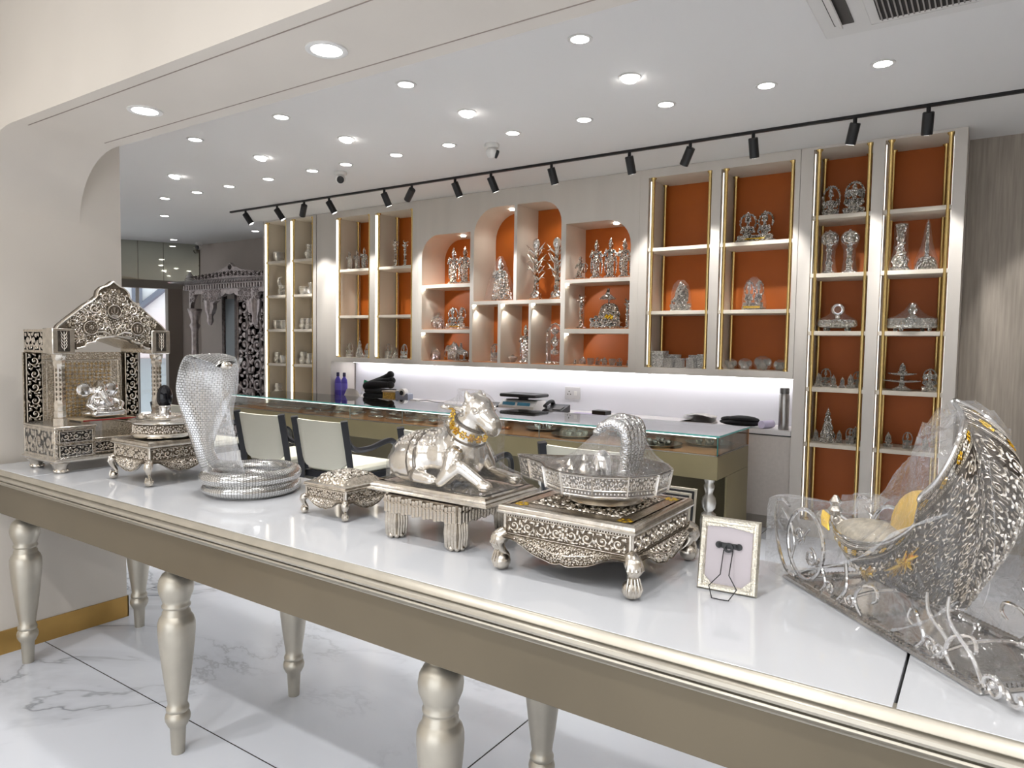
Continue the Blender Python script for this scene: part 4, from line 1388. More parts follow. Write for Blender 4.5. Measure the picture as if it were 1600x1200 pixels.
def carved_panel(parent, name, o, u, v, n, w, h, cell, seed, thick=.004, border=.004, mats=None):
    mb = MB()
    o, u, v, n = Vector(o), Vector(u), Vector(v), Vector(n)
    Pm = plane_map(o, u, v, n)
    vs = [Pm(0, 0, 0), Pm(w, 0, 0), Pm(w, h, 0), Pm(0, h, 0)]
    mb.prism([(0, 0), (w, 0), (w, h), (0, h)], o, u, v, n, -.003, 0)
    mb.add(vs, [(0, 1, 2, 3)], 0)
    b = border
    for pts in ([(0, b / 2), (w, b / 2)], [(0, h - b / 2), (w, h - b / 2)], [(b / 2, 0), (b / 2, h)], [(w - b / 2, 0), (w - b / 2, h)]):
        ribbon(mb, Pm, pts, [b / 2, b / 2], thick * .8, 1)
    scrollwork(mb, Pm, b * 1.6, w - b * 1.6, b * 1.6, h - b * 1.6, cell, thick, seed, 1)
    return mb.build(name, mats or [M_silver_black, M_silver_old], parent)


for (y0, nm) in ((-YW, 'left'), (.08, 'right')):
    y1 = y0 + .155
    bx_ = MB().box(XB, XF - .004, y0, y1, .060, .180, 0, .001).build('drawer_box', M_silver_fine, tm)
    for k, z in enumerate((.066, .124)):
        dw = carved_panel(tm, 'drawer', (XF, y0 + .014, z), (0, 1, 0), (0, 0, 1), (1, 0, 0), .127, .048, .044, 20 + k)
    carved_panel(bx_, 'side_panel', ((XB + .01, y0 - .001, .068) if nm == 'left' else (XF - .01, y1 + .001, .068)), ((1, 0, 0) if nm == 'left' else (-1, 0, 0)), (0, 0, 1), ((0, -1, 0) if nm == 'left' else (0, 1, 0)), .26, .104, .09, 31,
                 thick=.0015, mats=[M_silver_fine, M_silver_fine])
    MB().box(XB - .002, XF + .003, y0 - .003, y1 + .003, .180, .190, 0, .003).build('deck', M_silver_old, tm)
MB().box(XB, XF - .05, -.08, .08, .060, .118).build('centre_box', M_silver_fine, tm)
carved_panel(tm, 'drawer', (XF - .046, -.072, .066), (0, 1, 0), (0, 0, 1), (1, 0, 0), .144, .046, .044, 26)
MB().box(XB, XF - .05, -.08, .08, .118, .126, 0, .002).build('centre_deck', M_silver_old, tm)
# little platform for the idol
pl = MB().box(-.085, .07, -.10, .12, .196, .203, 0, .002)
pl.build('idol_platform', mat('platform', srgb(196, 176, 146), .4), tm)
MB().box(.0702, .0715, -.10, .12, .1965, .2025).build('platform_edge', mat('red_edge', srgb(150, 40, 40), .5), tm)
for (x, y) in ((.055, -.085), (.055, .105), (-.07, -.085), (-.07, .105)):
    MB().lathe([(.009, .126), (.006, .15), (.012, .18), (.018, .196)], (x, y, 0), 8).build('platform_leg', mat('platform', srgb(196, 176, 146), .4), tm)
# back wall, chased and warm
MB().box(XB, XB + .012, -YW, YW, .19, .485).build('back_wall', M_silver_fine, tm)
Pm = plane_map((XB + .0125, 0, 0), (0, 1, 0), (0, 0, 1), (1, 0, 0))
mb = MB()
for off, w_ in ((.165, .004), (.150, .002), (.118, .002)):
    ribbon(mb, Pm, [(-off, .195), (-off, .45)], [w_, w_], .003); ribbon(mb, Pm, [(off, .195), (off, .45)], [w_, w_], .003)
    ribbon(mb, Pm, [(-off, .45), (off, .45)], [w_, w_], .003)
mb.build('back_border', M_silver_old, tm)
mb = MB()
rn = random.Random(4)
for k in range(13):
    for j in range(14):
        flower(mb, Pm, -.108 + k * .018, .205 + j * .0175, .0075, .0015, 4)
mb.build('back_flowers', mat('chased_gold', srgb(206, 176, 118), .3, 1.0, noise=(60, .2, 2)), tm)
for y0 in (-YW + .002, YW - .062):
    carved_panel(tm, 'scroll_post', (XB + .03, y0, .192), (0, 1, 0), (0, 0, 1), (1, 0, 0), .06, .29, .056, 40 + int(y0 * 10), thick=.007, border=.003, mats=[M_silver_dark, M_silver_old])
# pillars
pp = [(.026, .190), (.026, .222), (.020, .224), (.023, .23), (.023, .25), (.020, .253), (.0215, .27), (.0215, .285), (.019, .29), (.0185, .43), (.0215, .436), (.0235, .446), (.0215, .456), (.026, .462), (.029, .48)]
for y in (-YW + .035, YW - .035):
    m = MB().lathe(pp, (XF - .035, y, 0), 4 if False else 8, smooth=False)
    for (z, k) in ((.20, 0), (.236, 1), (.27, 2)):
        pass
    p_ = m.build('pillar', M_silver_old, tm)
    q = MB()
    for sgn in range(8):
        a = sgn * pi / 4 + pi / 8
        Pq = lambda u, v, h, a=a: Vector((XF - .035 + (.0178 + h) * cos(a) - u * sin(a), y + (.0178 + h) * sin(a) + u * cos(a), v))
        for j in range(7):
            ribbon(q, Pq, [(0, .295 + j * .019), (.003, .302 + j * .019), (0, .31 + j * .019)], [.0006, .0045, .0006], .003)
    q.build('pillar_relief', M_silver_dark, p_)
# corner blocks and side beams
for y in (-YW + .036, YW - .036):
    b_ = MB().box(XF - .08, XF + .008, y - .042, y + .042, .482, .585, 0, .003).build('corner_block', M_silver_old, tm)
    mb = MB()
    Pq = plane_map((XF + .0085, y, 0), (0, 1, 0), (0, 0, 1), (1, 0, 0))
    mb.box(XF + .008, XF + .0095, y - .022, y + .022, .492, .575, 1)
    for j in range(5):
        for sg in (-1, 1):
            ribbon(mb, Pq, [(0, .50 + j * .013), (sg * .008, .51 + j * .013), (sg * .012, .522 + j * .013)], [.001, .0035, .001], .004)
    ribbon(mb, Pq, [(0, .495), (0, .572)], [.0015, .0015], .004)
    mb.build('block_panel', [M_silver_old, M_silver_black], b_)
    MB().box(XB, XF - .078, y - .03, y + .03, .485, .580, 0, .002).build('side_beam', M_silver_fine, tm)
carved_panel(tm, 'beam_panel', (XB + .008, -YW + .0052, .492), (1, 0, 0), (0, 0, 1), (0, -1, 0), .185, .08, .05, 60, thick=.002)
# pediment
half = [(0, .790), (.022, .772), (.045, .762), (.062, .745), (.068, .722), (.092, .700), (.115, .685), (.150, .655), (.190, .622), (.215, .598), (.222, .585), (.155, .585), (.150, .500), (.120, .508), (.112, .520), (.080, .528), (.070, .540), (.035, .548), (0, .553)]
outl = half + [(-a, b) for a, b in reversed(half[1:-1])]
outl = [(a, b) for a, b in reversed(outl)]
mb = MB().prism(outl, (XF - .03, 0, 0), (0, 1, 0), (0, 0, 1), (1, 0, 0), .028, 0)
pd = mb.build('pediment', M_silver_dark, tm)
mb = MB()
Pq = plane_map((XF - .0015, 0, 0), (0, 1, 0), (0, 0, 1), (1, 0, 0))
up = [p for p in half[:11]]
for sg in (-1, 1):
    c = catmull([(sg * a, b - .004) for a, b in up], 4)
    ribbon(mb, Pq, c, [.005] * len(c), .008)
    lowc = catmull([(sg * a, b + .005) for a, b in half[12:]], 4)
    ribbon(mb, Pq, lowc, [.006] * len(lowc), .010)
    for (cx, cz, R, a0, s_, lv) in ((.016, .745, .011, -pi / 2, 1, False), (.035, .715, .020, pi, -1, True), (.078, .672, .026, pi, 1, True), (.125, .628, .022, 0, -1, True), (.165, .604, .014, pi, 1, True), (.055, .600, .024, pi * .5, -1, True),
                                   (.045, .650, .016, 0, 1, True), (.135, .560, .016, pi * .5, 1, True), (.022, .690, .010, 0, -1, False), (.178, .594, .008, 0, 1, False), (.098, .63, .012, pi, 1, False)):
        spiral(mb, Pq, sg * cx, cz, R, a0 if sg > 0 else pi - a0, s_ * sg, R * .24, .010, 1.5, leaves=lv)
    ribbon(mb, Pq, [(sg * .004, .565), (sg * .012, .585), (sg * .03, .605), (sg * .06, .612)], [.002, .007, .006, .001], .009)
    ribbon(mb, Pq, [(sg * .01, .56), (sg * .04, .575), (sg * .07, .572), (sg * .1, .585)], [.002, .007, .007, .001], .009)
    ribbon(mb, Pq, [(sg * .02, .555), (sg * .06, .556), (sg * .09, .55)], [.002, .006, .001], .009)
    flower(mb, Pq, sg * .155, .632, .010, .007, 5)


def in_ped(x, z):
    x = abs(x)
    top_ = .775 - .80 * x if x < .09 else .705 - .87 * (x - .09)
    return z < top_ - .012 and z > .553 - .33 * x + .012 and x < .2 and not (x > .15 and z < .59)


scrollwork(mb, Pq, -.21, .21, .50, .78, .0262, .005, 77, 0, in_ped)
mb.build('scroll_relief', M_silver_old, pd)
for (cy_, cz, R) in ((0, .660, .030), (-.095, .590, .030), (.095, .590, .030)):
    m = MB()
    m.prism([(R * cos(2 * pi * k / 28), R * sin(2 * pi * k / 28)) for k in range(28)], (XF - .002, cy_, cz), (0, 1, 0), (0, 0, 1), (1, 0, 0), .010, 1)
    Pr = plane_map((XF + .008, cy_, cz), (0, 1, 0), (0, 0, 1), (1, 0, 0))
    ribbon(m, Pr, [(R * .9 * cos(2 * pi * k / 28), R * .9 * sin(2 * pi * k / 28)) for k in range(29)], [R * .1] * 29, .003, 0)
    if cy_ == 0:
        for sg in (-1, 1):
            ribbon(m, Pr, [(sg * .004, -.010), (sg * .013, -.004), (sg * .014, .012)], [.002, .003, .001], .003, 0)
        ribbon(m, Pr, [(0, -.008), (0, .012)], [.002, .004], .003, 0); boss(m, Pr, 0, .014, .005, .004, 8, 0)
        for z in (-.014, -.019):
            ribbon(m, Pr, [(-.014, z), (.014, z)], [.0018, .0018], .002, 0)
    elif cy_ < 0:
        for k in range(12):
            boss(m, Pr, .019 * cos(k * pi / 6), .019 * sin(k * pi / 6), .0028, .003, 6, 0)
        spiral(m, Pr, 0, 0, .011, 0, 1, .0022, .003, 1.2, 0, leaves=False); ribbon(m, Pr, [(.004, -.008), (.009, .0), (.006, .008)], [.001, .002, .001], .003, 0)
    else:
        ribbon(m, Pr, [(0, -.016), (0, .008)], [.002, .005], .003, 0); boss(m, Pr, 0, .013, .005, .004, 8, 0)
        for sg in (-1, 1):
            ribbon(m, Pr, [(sg * .003, .004), (sg * .012, .008), (sg * .014, -.008), (sg * .006, -.016)], [.001, .0025, .0025, .001], .003, 0)
    m.build('medallion', [M_silver_old, M_silver_dark], pd)
# canopy behind the pediment
mb = MB()
ro = [(-.18, .50), (-.15, .505), (-.08, .53), (0, .55), (.08, .53), (.15, .505), (.18, .50)]
ro = catmull(ro, 4)
mb.grid(lambda u, v: (XB + (XF - .03 - XB) * v, *ro[min(len(ro) - 1, int(u * (len(ro) - 1) + .5))]), len(ro) - 1, 2)
mb.build('canopy_soffit', M_silver_fine, tm)
mb = MB()
mb.add([(XF - .09, -.2, .58), (XF - .03, -.2, .59), (XF - .03, 0, .76), (XF - .09, 0, .73), (XF - .09, .2, .58), (XF - .03, .2, .59)], [(0, 1, 2, 3), (3, 2, 5, 4), (0, 3, 4)])
mb.build('roof_sheet', M_silver_fine, tm)
# cling film pulled over the lower corner and the eave
mb = MB()
mb.box(XB - .006, XF + .007, -YW - .006, -.06, .040, .194, 0, .014)
mb.build('film_wrap', M_film, tm)
mb = MB()
rn = random.Random(12)
for k in range(9):
    y0 = -YW - .0075
    x0 = XF - .02 - rn.random() * .04
    pts = catmull([(XB + rn.uniform(0, .2), y0, .18 - rn.random() * .06), (x0 - .12, y0 - .002, .14 - rn.random() * .05), (x0, y0 - .001, .06 + rn.random() * .03)], 5)
    mb.tube(pts, .0012, 5, flat=.4)
    pts = catmull([(XF + .0075, -YW + .0 + rn.uniform(0, .02), .06), (XF + .009, -YW + .05, .056 + rn.random() * .02), (XF + .0075, -YW + rn.uniform(.08, .16), .05 + rn.random() * .05)], 5)
    mb.tube(pts, .0010, 5, flat=.4)
mb.build('film_crease', M_film, tm)
mb = MB()
mb.grid(lambda u, v: (XF - .04 + .05 * v + .004, -.225 + u * .17, .60 + u * .12 + .006 * sin(9 * u + 4 * v) + (.0 if v < .9 else -.012)), 16, 5)
mb.build('film_wrap', M_film, tm)

# elephant-headed idol sitting in the temple
gi = thing('seated_idol', 'bright silver elephant-headed idol seated inside the left temple', 'idol', (-3.205, 1.535, TZ + .2045), 0)
gi.scale = (1.25, 1.25, 1.25)
m = MB()
m.sphere((0, 0, .0165), (.055, .068, .016), 16, 8)
m.sphere((0, 0, .045), (.034, .04, .036), 14, 10)
m.sphere((.012, 0, .052), (.03, .03, .026), 12, 8)
m.sphere((.006, -.012, .093), (.026, .027, .026), 14, 10)
for sg in (-1, 1):
    m.sphere((-.004, -.012 + sg * .045, .097), (.010, .026, .026), 12, 8)
    limb(m, [(.0, sg * .036, .062), (.024, sg * .055, .045), (.042, sg * .04, .03)], [.012, .010, .009], 8)
    limb(m, [(.01, sg * .03, .02), (.05, sg * .045, .016), (.05, sg * .0, .014)], [.015, .013, .010], 8)
limb(m, [(.028, -.012, .088), (.042, -.008, .07), (.044, .004, .052), (.038, .016, .045)], [.012, .010, .008, .006], 8)
m.lathe([(.022, .108), (.018, .116), (.008, .128), (.001, .134)], (.002, -.012, 0), 12)
link('body', blob(m, .003, 3, name='idol_body', mats=M_mirror_silver), gi)

# --- cobra -----------------------------------------------------------------------------
def scale_mat():
    m = mat('silver_scales', srgb(222, 222, 220), .2, 1.0)
    nt = m.node_tree
    p = nt.nodes['Principled BSDF']
    uv = nt.nodes.new('ShaderNodeUVMap'); uv.uv_map = 'UVMap'
    br = nt.nodes.new('ShaderNodeTexBrick')
    br.inputs['Scale'].default_value = 1.0
    br.inputs['Mortar Size'].default_value = 0.045
    br.inputs['Mortar Smooth'].default_value = 0.6
    br.inputs['Color1'].default_value = (*srgb(228, 228, 226), 1); br.inputs['Color2'].default_value = (*srgb(212, 212, 210), 1)
    br.inputs['Mortar'].default_value = (*srgb(104, 100, 96), 1)
    br.inputs['Brick Width'].default_value = 0.5; br.inputs['Row Height'].default_value = 0.5
    nt.links.new(uv.outputs['UV'], br.inputs['Vector'])
    nt.links.new(br.outputs['Color'], p.inputs['Base Color'])
    b = nt.nodes.new('ShaderNodeBump'); b.inputs['Strength'].default_value = .7; b.inputs['Distance'].default_value = .002; b.invert = True
    nt.links.new(br.outputs['Fac'], b.inputs['Height'])
    nt.links.new(b.outputs['Normal'], p.inputs['Normal'])
    return m


M_scale = scale_mat()


def uv_sweep(name, pts, secs, us, nu, parent, vrow=.011, ucount=None):
    """sweep of per-point section functions with UVs counted in scales"""
    n = len(pts)
    vs, uvs, fs, fuv = [], [], [], []
    L = 0.0
    for k in range(n):
        if k:
            L += (Vector(pts[k]) - Vector(pts[k - 1])).length
        for i in range(nu + 1):
            vs.append(secs(k, i / nu)); uvs.append((us(k, i / nu), L / vrow * .5))
    W = nu + 1
    for k in range(n - 1):
        for i in range(nu):
            fs.append((k * W + i, k * W + i + 1, k * W + W + i + 1, k * W + W + i))
    me = bpy.data.meshes.new(name)
    me.from_pydata([tuple(v) for v in vs], [], fs)
    uvl = me.uv_layers.new(name='UVMap')
    for p in me.polygons:
        for li, vi in zip(p.loop_indices, p.vertices):
            uvl.data[li].uv = uvs[vi]
    me.polygons.foreach_set('use_smooth', [True] * len(me.polygons))
    me.materials.append(M_scale)
    me.update()
    return link(name, me, parent)


co = thing('cobra_statue', 'tall silver scaled cobra with spread hood under clear film', 'statue', (-2.20, 1.565, TZ))
CB = Vector((-2.20, 1.565, 0))
# coil
coil = []
NC = 120
for k in range(NC + 1):
    t = k / NC
    a = radians(-155) + t * 2 * pi * 1.92
    R = .150 - .010 * sin(pi * t)
    z = .0265 + .040 * smoothstep(.30, .62, t)
    coil.append((R * cos(a) * 1.0, R * sin(a) * 1.08, z))


def tube_sec(path, rad):
    def f(k, u):
        p = Vector(path[k]); a = Vector(path[min(k + 1, len(path) - 1)]) - Vector(path[max(k - 1, 0)])
        a.normalize()
        s = a.cross(UPV); s.normalize(); w = s.cross(a)
        r = rad(k / (len(path) - 1))
        an = 2 * pi * u
        return p + s * cos(an) * r + w * sin(an) * r
    return f


uv_sweep('coil', coil, tube_sec(coil, lambda t: .006 + .020 * smoothstep(0, .22, t)), lambda k, u: u * 12, 20, co, vrow=.0085)
# raised body and hood, leaning to the right
e = coil[-1]
ea = radians(-155) + 2 * pi * 1.85
body = catmull([(-.150, .030, .062), (-.165, -.010, .066), (-.176, -.045, .088), (-.185, -.065, .15), (-.186, -.068, .22), (-.180, -.068, .30), (-.172, -.068, .37), (-.158, -.066, .43), (-.130, -.066, .470), (-.10, -.066, .482), (-.066, -.066, .475), (-.045, -.066, .462)], 8)
NB = len(body)


def hood(k, u):
    t = k / (NB - 1)
    p = Vector(body[k])
    a = Vector(body[min(k + 1, NB - 1)]) - Vector(body[max(k - 1, 0)]); a.normalize()
    lat = Vector((.42, .907, 0))
    lat = (lat - a * lat.dot(a)); lat.normalize()
    nrm = lat.cross(a)
    wd = .034 + .064 * smoothstep(.24, .56, t) * (1 - smoothstep(.70, .97, t) * .97)
    th = .030 - .012 * smoothstep(.35, .6, t) - .004 * smoothstep(.9, 1, t)
    an = 2 * pi * u
    c, s = cos(an), sin(an)
    off = .030 * smoothstep(.4, .7, t) * (abs(c) ** 2)
    q = p + lat * c * wd + nrm * (s * th * (1 - .65 * abs(c) ** 2 * smoothstep(.4, .6, t)))
    fw = Vector((.83, -.38, 0))
    return q + fw * off * (1 - smoothstep(.86, 1, t) * .6)


uv_sweep('hood', body, hood, lambda k, u: u * 16, 36, co, vrow=.0085)
mb = MB()
tip = Vector(body[-1])
mb.sphere(tip + Vector((.0, 0, -.004)), (.022, .024, .016), 14, 8)
mb.sphere(tip + Vector((-.02, -.02, .012)), .006, 8, 6); mb.sphere(tip + Vector((-.02, .02, .012)), .006, 8, 6)
mb.build('head', M_silver, co)
# film stretched from the hood to the coil
mb = MB()
hv = [hood(k, i / 36) for k in range(NB) for i in range(37)]


def cfilm(u, v):
    # v 0 bottom .. 1 top ; u from left to right
    z = .035 + v * .447
    if u < .5:
        pass
    kk = min(range(10, NB - 14), key=lambda k: abs(body[k][2] - z) + (0 if k < NB - 30 else 0))
    pc = Vector(body[kk])
    front = Vector((-.045 + (.10) * (1 - v) ** 2.2, -.066 + .02 * (1 - v), z))
    lat = Vector((.42, .907, 0))
    wv = (.03 + .09 * smoothstep(.45, .8, v)) * (1 - .0 * v)
    a = (u - .5) * pi
    s = sin(a); c = cos(a)
    q = pc + (front - pc) * c + lat * s * wv * .7 + Vector((0, 0, .004 * sin(25 * u + 9 * v)))
    return q + Vector((.83, -.38, 0)) * .004


mb.grid(cfilm, 20, 16)
mb.build('film_cover', film('cobra_film', lo=.18, hi=.5, scale=30, wr=.8, milky=.35, stretch=(1, 1, .15)), co)

# --- small domed casket -----------------------------------------------------------------
chowki('silver_casket', 'small carved silver casket with domed lid between cobra and bull', (-1.697, 1.565, TZ), .098, .098, .105, 71, ball=.012, lid=True)

# --- bull on its pleated stand ------------------------------------------------------------
BX, BY = -1.262, 1.563
st = thing('silver_stand', 'low silver stand with pleated fringe and fluted legs under the bull', 'silver stand', (BX, BY, TZ))
mb = MB().box(-.130, .130, -.138, .138, .094, .124, 0, .003)
mb.build('stand_top', M_silver_dark, st)
pleat = MB().box(-.0058, .0058, -.006, .006, 0, .046, 0, .0025).box(-.0060, .0060, -.0075, .0075, .030, .0335, 0).mesh('pleat', M_silver_old)
for (x0, y0, ux, uy, L, rz) in ((0, -.140, 1, 0, .128, 0), (0, .140, 1, 0, .128, pi), (.132, 0, 0, 1, .136, pi / 2), (-.132, 0, 0, 1, .136, -pi / 2)):
    nP = 20
    for k in range(nP):
        s_ = -L + (k + .5) * 2 * L / nP
        link('pleat', pleat, st, (x0 + ux * s_, y0 + uy * s_, .0745 + .003 * sin(k * 2.1)), (0, 0, rz))
lg = MB()
lg.box(-.021, .021, -.021, .021, .0, .085, 0, .008)
for k in range(4):
    for (a, b) in ((0, -1), (1, 0), (0, 1), (-1, 0)):
        s_ = -.0155 + k * .0103
        lg.tube([(a * .0215 + (s_ if a == 0 else 0), b * .0215 + (s_ if b == 0 else 0), .010), (a * .024 + (s_ if a == 0 else 0), b * .024 + (s_ if b == 0 else 0), .045), (a * .0215 + (s_ if a == 0 else 0), b * .0215 + (s_ if b == 0 else 0), .084)], [.004, .005, .004], 6)
for k in range(8):
    a = k * pi / 4
    lg.sphere((.02 * cos(a), .02 * sin(a), .008), .008, 8, 6)
lgm = lg.mesh('leg', M_silver_old, 50)
for (x, y) in ((-.108, -.114), (.108, -.114), (.108, .114), (-.108, .114)):
    link('leg', lgm, st, (x, y, 0))

bu = thing('bull_statue', 'seated silver bull with gilt collar under clear film', 'statue', (BX, BY, TZ + .1255))
mb = MB()
prof = [(-.02, .0), (.0, .0), (.004, .003), (.0, .007), (-.004, .010), (-.003, .014), (-.009, .018), (-.011, .024), (-.018, .026), (-.03, .026)]
SX0, SX1, SY = -.205, .215, .128
rect_sweep(mb, prof, SX0, SX1, -SY, SY, 0, True)
mb.box(SX0 + .02, SX1 - .02, -SY + .02, SY - .02, .002, .026)
mb.build('slab', M_silver_old, bu, 35)
B0 = .026
m = MB()
E_ = lambda c, r, rot=None: m.sphere((c[0], c[1], c[2] + B0), r, 18, 12, rot=rot)
E_((-.080, 0, .070), (.110, .086, .072))            # barrel and rump
E_((-.130, 0, .062), (.066, .082, .066))
E_((-.01, 0, .076), (.085, .076, .072))
E_((.045, 0, .080), (.056, .066, .078))             # chest
E_((.008, 0, .150), (.036, .032, .040))             # hump
capsule(m, (.042, 0, .12 + B0), (.082, -.004, .195 + B0), .058, .046, 16)   # neck
E_((.094, -.006, .212), (.048, .046, .046))                                  # skull
capsule(m, (.105, -.008, .203 + B0), (.146, -.014, .178 + B0), .038, .029, 16)  # muzzle
E_((.158, -.015, .171), (.018, .026, .018))
E_((.150, -.014, .156), (.022, .020, .012))
E_((.088, -.006, .248), (.022, .030, .014))
for sg in (-1, 1):
    limb(m, [(.078, -.006 + sg * .026, .248 + B0), (.078, -.006 + sg * .032, .262 + B0)], [.011, .007], 10)   # horn stubs
    limb(m, [(.072, -.006 + sg * .042, .216 + B0), (.050, -.006 + sg * .064, .222 + B0)], [.010, .007], 8)     # ears
    E_((.044, -.006 + sg * .072, .224), (.022, .013, .008), (0, 0, -sg * .9))
    limb(m, [(.055, sg * .060, .085 + B0), (.062, sg * .088, .048 + B0), (.040, sg * .094, .020 + B0)], [.030, .024, .020], 12)
    limb(m, [(.040, sg * .094, .019 + B0), (.098, sg * .088, .066 + B0)] if sg < 0 else [(.05, .09, .02 + B0), (.11, .08, .022 + B0)], [.019, .019], 12)
    limb(m, [(.098, sg * .088, .066 + B0), (.150, sg * .072, .028 + B0)] if sg < 0 else [(.11, .08, .022 + B0), (.145, .075, .019 + B0)], [.019, .017], 12)
    E_((.166, sg * .070, .018), (.026, .020, .017))
    E_((-.110, sg * .068, .048), (.070, .028, .048))
    limb(m, [(-.06, sg * .088, .022 + B0), (.0, sg * .092, .018 + B0)], [.022, .017], 10)
limb(m, [(-.19, .0, .08 + B0), (-.197, -.02, .04 + B0), (-.175, -.06, .016 + B0)], [.009, .008, .011], 8)
bm_ = blob(m, .0042, 7, name='bull_body', mats=M_silver)
link('bull_body', bm_, bu)
# eyes
for sg in (-1, 1):
    mb = MB()
    mb.sphere((.116, -.009 + sg * .041, .216 + B0), (.008, .005, .006), 10, 8)
    mb.tube([(.116 + .012 * cos(a), -.009 + sg * (.041 - .06 * .012 * cos(a)), .216 + B0 + .009 * sin(a)) for a in [k * pi / 8 for k in range(16)]], .0013, 5, closed=True)
    mb.build('eye', M_silver_old, bu)
# ornaments laid on the skin of the bull
from mathutils.bvhtree import BVHTree
_bv = BVHTree.FromPolygons([v.co.copy() for v in bm_.vertices], [tuple(p.vertices) for p in bm_.polygons])


def skin(o, d, lift=.0):
    o, d = Vector(o), Vector(d).normalized()
    h = _bv.ray_cast(o + d * .3, -d, .3)
    if h[0] is None:
        return None
    return h[0] + h[1] * lift, h[1]


nc = Vector((.062, -.002, .158 + B0)); na = Vector((.47, -.05, .88)).normalized()
ux = na.orthogonal().normalized(); uy = na.cross(ux)


def neck_ring(off, lift, n, tilt=0.0):
    out = []
    for k in range(n):
        a = 2 * pi * k / n
        d = ux * cos(a) + uy * sin(a)
        h = skin(nc + na * (off + tilt * d.x), d, lift)
        if h:
            out.append(h)
    return out


mb = MB()
for off, tr_r in ((-.022, .0032), (.020, .0032), (.025, .0018)):
    mb.tube([h[0] for h in neck_ring(off, .001, 44)], tr_r, 6, closed=True)
mb.build('collar_cord', M_silver_dark, bu)
mb = MB()
for p, nn in neck_ring(-.001, .0005, 13):
    q = na.cross(nn).normalized(); v_ = nn.cross(q)
    Pc = lambda u, v, h, c=p, d=nn, q=q, v_=v_: c + q * u + v_ * v + d * h
    flower(mb, Pc, 0, 0, .0135, .005, 6)
mb.build('gilt_flower', M_gilt, bu)
mb = MB()
for (off, tilt, r0) in ((-.046, -.35, .0058), (-.060, -.45, .0062)):
    for p, nn in neck_ring(off, .001, 56, tilt):
        mb.sphere(p, r0, 7, 5)
mb.build('bead_garland', M_silver_old, bu)
mb = MB()
for x in (-.088, -.066, -.060):
    pts = [skin((x - .02 * sin(a) , 0, B0 + .04), (0, cos(a), sin(a)), .0006) for a in [radians(-14 + 208 * k / 40) for k in range(41)]]
    pts = [h[0] for h in pts if h]
    mb.tube(pts, .0024, 5)
mb.build('body_strap', M_silver_dark, bu)
mb = MB()
for k in range(13):
    x = -.175 + k * .0135
    for j in range(3):
        for sg in (-1, 1):
            a = radians(90 - sg * (12 + j * 15))
            h = skin((x, 0, B0 + .04), (0, cos(a), sin(a)), .001)
            if h:
                mb.sphere(h[0], .0048, 7, 5)
mb.build('saddle_beads', M_silver_old, bu)
ear = MB()
flower(ear, plane_map((.060, -.073, .206 + B0), (.6, .3, 0), (0, .2, 1), (.5, -.86, 0)), 0, 0, .013, .005, 6)
ear.build('ear_flower', M_gilt, bu)
vb = [tuple(v.co) for v in bm_.vertices]
dm = drape(vb, .02, 0, .027, .293, lambda a: rect_r(.196, .118, 10)(a), 1.9, 80, 40, .003, wob=.0015)
dm.build('film_cover', M_film, bu)

# --- large square stand, spouted tray with serpent hood ---------------------------------------
chowki('silver_stand', 'largest square carved silver stand with gilt-touched top and ball feet', (-.793, 1.563, TZ), .182, .182, .162, 5, gilt=True, ball=.0225)
tr_ = thing('spouted_tray', 'silver spouted tray with five-headed serpent hood under clear film', 'tray', (-.775, 1.565, TZ + .1665))
mb = MB().lathe([(.085, 0), (.092, .004), (.088, .012), (.075, .022), (.065, .030), (.070, .036), (.09, .040)], seg=40, wob=lambda a, z: 1 + .012 * sin(40 * a))
mb.build('foot', M_silver_old, tr_)
outline = []
NO = 72
for k in range(NO):
    a = 2 * pi * k / NO
    R = .150
    f = 1 / cos(((a + pi / 12) % (pi / 6)) - pi / 12) * cos(pi / 12)
    x, y = R * f * cos(a), R * f * sin(a)
    d = abs(((a - pi + pi) % (2 * pi)) - pi)
    sp = math.exp(-(d / .30) ** 2)
    x -= sp * .105
    y *= 1 - .30 * math.exp(-(d / .22) ** 4) * 0
    outline.append((x, y))
TB, TT = .036, .088


def wallp(s, v, h=0.0):
    s = s % 1.0
    f = s * NO; i = int(f) % NO; t = f - int(f)
    a, b = outline[i], outline[(i + 1) % NO]
    x, y = a[0] + (b[0] - a[0]) * t, a[1] + (b[1] - a[1]) * t
    L = sqrt(x * x + y * y)
    nx, ny = x / L, y / L
    fl = .010 * v * v
    return Vector((x + nx * (fl + h), y + ny * (fl + h), TB + (TT - TB) * v))


mb = MB()
mb.grid(lambda u, v: wallp(u, v), NO, 6, 0, cu=True, smooth=False)
mb.grid(lambda u, v: wallp(u, v, -.004), NO, 4, 0, cu=True, flip=True, smooth=False)
mb.grid(lambda u, v: wallp(u, 1, -.004 * v), NO, 1, 0, cu=True)
mb.add([wallp(k / NO, .0) for k in range(NO)], [tuple(range(NO - 1, -1, -1))], 1)
mb.add([wallp(k / NO, .12, -.004) for k in range(NO)], [tuple(range(NO))], 1)
wl = mb.build('tray_wall', [M_silver_dark, M_silver], tr_)
mb = MB()
Lw = 1.15
Pw = lambda u, v, h: wallp(u / Lw, (v / (TT - TB)), h)
scrollwork(mb, Pw, 0, Lw, (TT - TB) * .34, (TT - TB) * .86, .025, .003, 12)
for v in (.02, .30, .9):
    c = [(Lw * k / 144, (TT - TB) * v) for k in range(145)]
    ribbon(mb, Pw, c, [.0022] * 145, .004)
for k in range(12):
    u = (k + .5) / 12 * Lw
    ribbon(mb, Pw, [(u, 0), (u, (TT - TB) * .98)], [.0028, .0028], .005)
nfl = 110
beads(mb, Pw, [(Lw * k / nfl, (TT - TB) * .16) for k in range(nfl)], .0042, .003)
mb.build('wall_relief', M_silver, wl)
